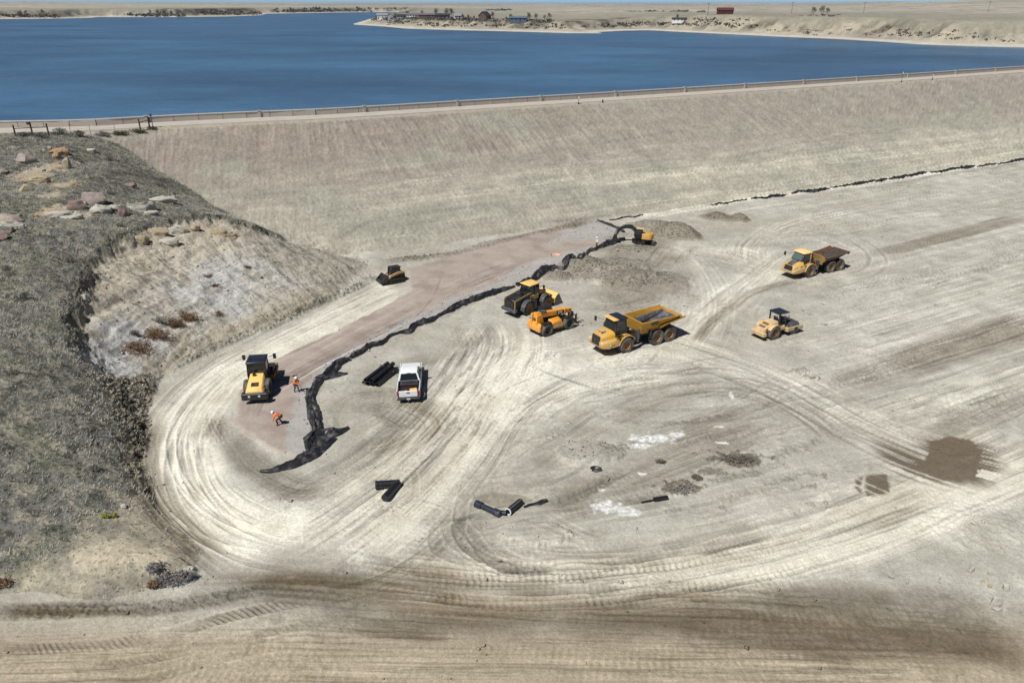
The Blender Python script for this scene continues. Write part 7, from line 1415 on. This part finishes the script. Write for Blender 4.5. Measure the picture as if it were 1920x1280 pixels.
_rr = random.Random(9)
for _k in range(26):
    _a, _b, _c = _rr.choice([(75, 320, 50), (110, 295, 40), (180, 390, 60), (265, 395, 50), (20, 420, 30), (140, 395, 50)]); _s = _rr.uniform(.25, .7); rock("small broken stone lying among the larger hillside rocks", _a + _rr.uniform(-_c, _c), _b + _rr.uniform(-16, 16), _s, _s * _rr.uniform(.6, 1), _s * .6, _rr.choice(['pale', 'tan', 'pink', 'red']), _rr.uniform(0, 3), False, 200 + _k)["group"] = "small stones on the hillside"
for i, (lb, px, py, w, d, h_, m, rz, sl_) in enumerate(RK): rock(lb, px, py, w, d, h_, m, rz, bool(sl_), 20 + i)

# ------------------------------------------------------------------ shrubs and weeds
def bush(name, label, cat, px, py, rx, ry, h_, m, n, size, seed, group=None, elong=1.5):
    q = place(px, py); t = tag(empty(name, q), label, cat, group); rr = random.Random(seed); crown_mb(n, rx, ry, 0.0, h_, size, rr, elong, 9).build("foliage", LM[m], t)
    b = MB()
    for k in range(6): a = rr.uniform(0, 6.28); e = rr.uniform(.3, .7); b.tube([(0, 0, -.1), (rx * e * .5 * math.cos(a), ry * e * .5 * math.sin(a), h_ * .35), (rx * e * math.cos(a), ry * e * math.sin(a), h_ * .7)], [.03, .02, .008], 5)
    b.build("stems", LM['bare'], t); return t
BU = [("dead_weeds", "largest rust brown dead weed clump on the cut bank", 266, 656, 2.3, 1.7, 1.0, 'rustbrush', 1500), ("dead_weeds", "rust brown dead weeds just above the largest clump", 296, 634, 2.0, 1.4, 1.0, 'rustbrush', 1200), ("dead_weeds", "dark rust weeds right part, before the last pair", 328, 611, 1.4, .9, .9, 'rustbrush', 700), ("dead_weeds", "topmost right rust brown weed clump on bank", 354, 600, 1.4, 1.0, .9, 'rustbrush', 700), ("dead_weeds", "dark weed clump left above the rust brown ones", 303, 604, .9, .5, .6, 'dim', 350), ("dead_weeds", "small dark weeds at left tip of rust brown group", 252, 628, .8, .5, .6, 'dim', 300),
      ("dead_weeds", "small brown tuft on grey bank, upper left of four", 391, 520, .6, .4, .3, 'rustbrush', 180), ("dead_weeds", "small brown tuft on grey bank, second of four", 405, 537, .7, .4, .3, 'rustbrush', 180), ("dead_weeds", "small brown tuft on grey bank, right of four", 463, 502, .6, .4, .3, 'rustbrush', 160), ("dead_weeds", "small brown tuft on grey bank, lowest of four", 412, 590, .8, .5, .35, 'rustbrush', 180),
      ("sagebrush", "dark round sagebrush at the crest right of rail fence", 113, 253, 1.6, 1.0, 1.1, 'sage', 700), ("sagebrush", "second sagebrush at crest beside the wire fence", 146, 256, 1.4, .9, .9, 'sage', 600), ("sagebrush", "grey brush with bare top left of rail gate", 196, 255, 1.6, .9, .8, 'dim', 600), ("green_weeds", "green weeds hanging over the rock edge by the rail gate", 228, 253, 2.6, 1.0, .8, 'green', 900), ("green_weeds", "green weeds around the feet of the rail gate", 262, 250, 1.6, .8, .7, 'green', 600), ("green_weeds", "green brown weeds right of the rail gate", 287, 243, 1.3, .7, .5, 'green', 400), ("sagebrush", "pale brush at left end of rail fence", 45, 256, 1.8, .8, .7, 'sage', 600), ("sagebrush", "grey brush under the middle of rail fence", 78, 258, 1.4, .8, .7, 'sage', 500),
      ("twiggy_bush", "violet grey twiggy bush on low mound, upper left part", 296, 1068, .8, .6, .5, 'dim', 600), ("twiggy_bush", "darkest twiggy bush in middle of the low mound", 318, 1088, .9, .6, .55, 'dim', 700), ("twiggy_bush", "twiggy bush at right end of low mound", 344, 1080, .7, .5, .5, 'dim', 500), ("twiggy_bush", "brown twiggy bush at lower left of low mound", 292, 1098, .6, .4, .4, 'rustbrush', 400), ("twiggy_bush", "rust brown brush at left edge above dirt road", 4, 1092, .8, .5, .4, 'rustbrush', 400),
      ("yellow_flowers", "left yellow flower clump on hillside edge", 198, 970, .28, .2, .22, 'gold', 160), ("yellow_flowers", "right yellow flower clump on hillside edge", 213, 969, .28, .2, .22, 'gold', 160), ("dead_brush", "dark dead brush heap on soil island, largest", 1385, 862, 1.4, .8, .14, 'brush', 260), ("dead_brush", "violet dead brush on soil island behind black pipe", 1280, 918, 1.2, .7, .14, 'dim', 240), ("dead_brush", "small dead brush between the two larger heaps", 1308, 897, .5, .35, .3, 'brush', 260), ("dead_brush", "small dead brush left above the white patch", 1238, 868, .5, .3, .25, 'brush', 200)]
for i, (n, lb, px, py, rx, ry, h_, m, k) in enumerate(BU): bush(n, lb, n.replace('_', ' '), px, py, rx, ry, h_, m, k, .16 if rx < 1 else .2, 200 + i)
rs = random.Random(11); SGP = bush("sagebrush", "low grey sagebrush clump among the hillside grass", "sagebrush", 130, 490, .9, .7, .55, 'sage', 260, .16, 77, "sagebrush on the hillside"); nS = 0
for px, py in [(12, 505), (210, 365), (225, 425), (300, 350), (330, 365), (95, 445), (40, 560), (25, 700), (175, 880), (205, 300), (140, 300)]:
    o = copy_tree(SGP); q = place(px, py); o.location = q; s_ = rs.uniform(.6, 1.25); o.scale = (s_ * rs.uniform(.8, 1.3), s_, s_); o.rotation_euler = (0, 0, rs.uniform(0, 6))

# ------------------------------------------------------------------ grass cover and loose stones (nobody could count these)
rg_ = np.random.RandomState(4); N0 = 90000
ri = rg_.rand(N0); ci = rg_.rand(N0); pxs = -120 + 780 * ci; pys = 225 + 900 * ri
zz = H; r_ = np.interp(-pys, -ROWS, np.arange(NR)); 
def gather(px, py): 
    W = [G(a, b_) for a, b_ in zip(px, py)]; return np.array(W)
# sample on the survey grid with density falling off with distance
wgt = (hm > .3) * (1 / (1 + .0 * GX)); cell = np.abs(np.gradient(GX, axis=1) * np.gradient(GY, axis=0)); pr_ = wgt * np.minimum(cell, .25) * (.25 + .75 * sstep(-.2, .25, _st)) * (1 - .8 * m_bare) * (GX > -75); pr_ = (pr_ / pr_.sum()).ravel()
NT = 85000; pick = rg_.choice(NR * NC, NT, p=pr_); gx = GX.ravel()[pick] + rg_.uniform(-.1, .1, NT); gy = GY.ravel()[pick] + rg_.uniform(-.1, .1, NT); gz = S0(gx, gy)
BL = 4; a = rg_.uniform(0, 6.28, (NT, BL)); ln = rg_.uniform(.09, .24, (NT, BL)) * (.8 + .5 * (fbm(gx * .3, gy * .3, 2, 90)[:, None] + .3)); wd = rg_.uniform(.012, .026, (NT, BL)); tilt = rg_.uniform(.2, 1.0, (NT, BL)); wind = .25
bx = gx[:, None] + rg_.uniform(-.07, .07, (NT, BL)); by = gy[:, None] + rg_.uniform(-.07, .07, (NT, BL)); ca, sa = np.cos(a), np.sin(a)
p0 = np.stack([bx - sa * wd, by + ca * wd, np.repeat(gz[:, None], BL, 1) - .02], -1); p1 = np.stack([bx + sa * wd, by - ca * wd, np.repeat(gz[:, None], BL, 1) - .02], -1); p2 = np.stack([bx + ca * ln * tilt + wind * ln, by + sa * ln * tilt, gz[:, None] + ln * (1.1 - .4 * tilt)], -1)
V3 = np.stack([p0, p1, p2], 2).reshape(-1, 3).astype(np.float32); nt_ = NT * BL
me = bpy.data.meshes.new("grass"); me.vertices.add(nt_ * 3); me.vertices.foreach_set("co", V3.ravel()); me.loops.add(nt_ * 3); me.loops.foreach_set("vertex_index", np.arange(nt_ * 3, dtype=np.int32)); me.polygons.add(nt_); me.polygons.foreach_set("loop_start", np.arange(0, nt_ * 3, 3, dtype=np.int32)); me.update()
tone = rg_.rand(NT) * .6 + .2 + .9 * fbm(gx * .55, gy * .8, 4, 92) + .9 * fbm(gx * .12, gy * .12, 2, 93); g3 = fbm(gx * .2, gy * .2, 3, 91); cA = np.where((tone < .42)[:, None], alb(212, 207, 192)[None], np.where((tone < .80)[:, None], alb(164, 162, 150)[None], alb(112, 112, 102)[None])); cA = cA * (1 - sstep(0, .35, g3)[:, None] * .5) + np.array(alb(152, 156, 134)) * sstep(0, .35, g3)[:, None] * .5
cc = np.ones((nt_ * 3, 4), np.float32); cc[:, :3] = np.repeat(np.repeat(cA, BL, 0) * rg_.uniform(.75, 1.25, (nt_, 1)), 3, 0); at = me.attributes.new("soil", 'FLOAT_COLOR', 'POINT'); at.data.foreach_set("color", cc.ravel())
o = link_mesh("grass", me, attr_mat("dry_grass_blades", scales=((3, .1),), bump=0)); tag(o, "dry grey green grass covering the hillside", "grass", kind="stuff")
# stones: torn clods in gully, berms, cut bank edge, rough lanes
rough = np.zeros((NR, NC)); rough += .7 * m_gul + .10 * m_cut + .007 * (1 - m_pad) * (~ishill) * (DD > 38) + 1.0 * sstep(.22, .45, np.abs(hgt - .25 * n_lo) - .22 * m_pad) * (~ishill) * (DD > 38) + 1.0 * rk * (dm > 0) + .12 * m_gr
pr_ = rough * np.minimum(cell, .3) * (np.hypot(GX, GY) < 190) * (DD > 1.5); pr_ = (pr_ / pr_.sum()).ravel(); NSN = 14000; pick = rg_.choice(NR * NC, NSN, p=pr_); sx = GX.ravel()[pick] + rg_.uniform(-.12, .12, NSN); sy = GY.ravel()[pick] + rg_.uniform(-.12, .12, NSN); sz = S0(sx, sy)
rad = rg_.gamma(2.0, .022, NSN) + .018; rad *= np.where(m_gul.ravel()[pick] > .4, 1.9, 1.0); rad = np.minimum(rad, .28)
oct_v = np.array([(1, 0, 0), (0, 1, 0), (-1, 0, 0), (0, -1, 0), (0, 0, 1), (0, 0, -.6)]); oct_f = np.array([(0, 1, 4), (1, 2, 4), (2, 3, 4), (3, 0, 4), (1, 0, 5), (2, 1, 5), (3, 2, 5), (0, 3, 5)])
jit = rg_.uniform(.6, 1.3, (NSN, 6, 1)); an = rg_.uniform(0, 6.28, NSN); cs, sn = np.cos(an)[:, None], np.sin(an)[:, None]; ov = oct_v[None] * jit * rad[:, None, None] * np.array([1.2, .9, .75]); vx = ov[..., 0] * cs - ov[..., 1] * sn; vy = ov[..., 0] * sn + ov[..., 1] * cs
V3 = np.stack([vx + sx[:, None], vy + sy[:, None], ov[..., 2] + (sz + rad * .25)[:, None]], -1).reshape(-1, 3).astype(np.float32); F3 = (oct_f[None] + 6 * np.arange(NSN)[:, None, None]).reshape(-1, 3).astype(np.int32)
me = bpy.data.meshes.new("loose_stones"); me.vertices.add(len(V3)); me.vertices.foreach_set("co", V3.ravel()); me.loops.add(F3.size); me.loops.foreach_set("vertex_index", F3.ravel()); me.polygons.add(len(F3)); me.polygons.foreach_set("loop_start", np.arange(0, F3.size, 3, dtype=np.int32)); me.update()
cs_ = C.reshape(-1, 3)[pick] * rg_.uniform(.7, 1.15, (NSN, 1)); cc = np.ones((len(V3), 4), np.float32); cc[:, :3] = np.repeat(np.clip(cs_, .02, .7), 6, 0); at = me.attributes.new("soil", 'FLOAT_COLOR', 'POINT'); at.data.foreach_set("color", cc.ravel())
o = link_mesh("loose_stones", me, attr_mat("loose_clods", scales=((5, .15),), bump=0)); tag(o, "loose clods and stones scattered over the disturbed soil", "stones", kind="stuff")

# ------------------------------------------------------------------ thin dry air over the plain
hz_ = MB(); hz_.box(-30500, 30500, -120, 40500, -14, float(max(CAM_H, FZ.max())) + 18)
hm_ = bpy.data.materials.new("haze"); hm_.use_nodes = True; nt = hm_.node_tree; nt.nodes.clear(); ou = nt.nodes.new("ShaderNodeOutputMaterial"); vo = nt.nodes.new("ShaderNodeVolumePrincipled")
vo.inputs["Color"].default_value = (.80, .87, .96, 1); vo.inputs["Density"].default_value = 4.0e-5; vo.inputs["Anisotropy"].default_value = .2; nt.links.new(vo.outputs[0], ou.inputs["Volume"])
hz_o = hz_.build("haze", hm_); hz_o["kind"] = "stuff"
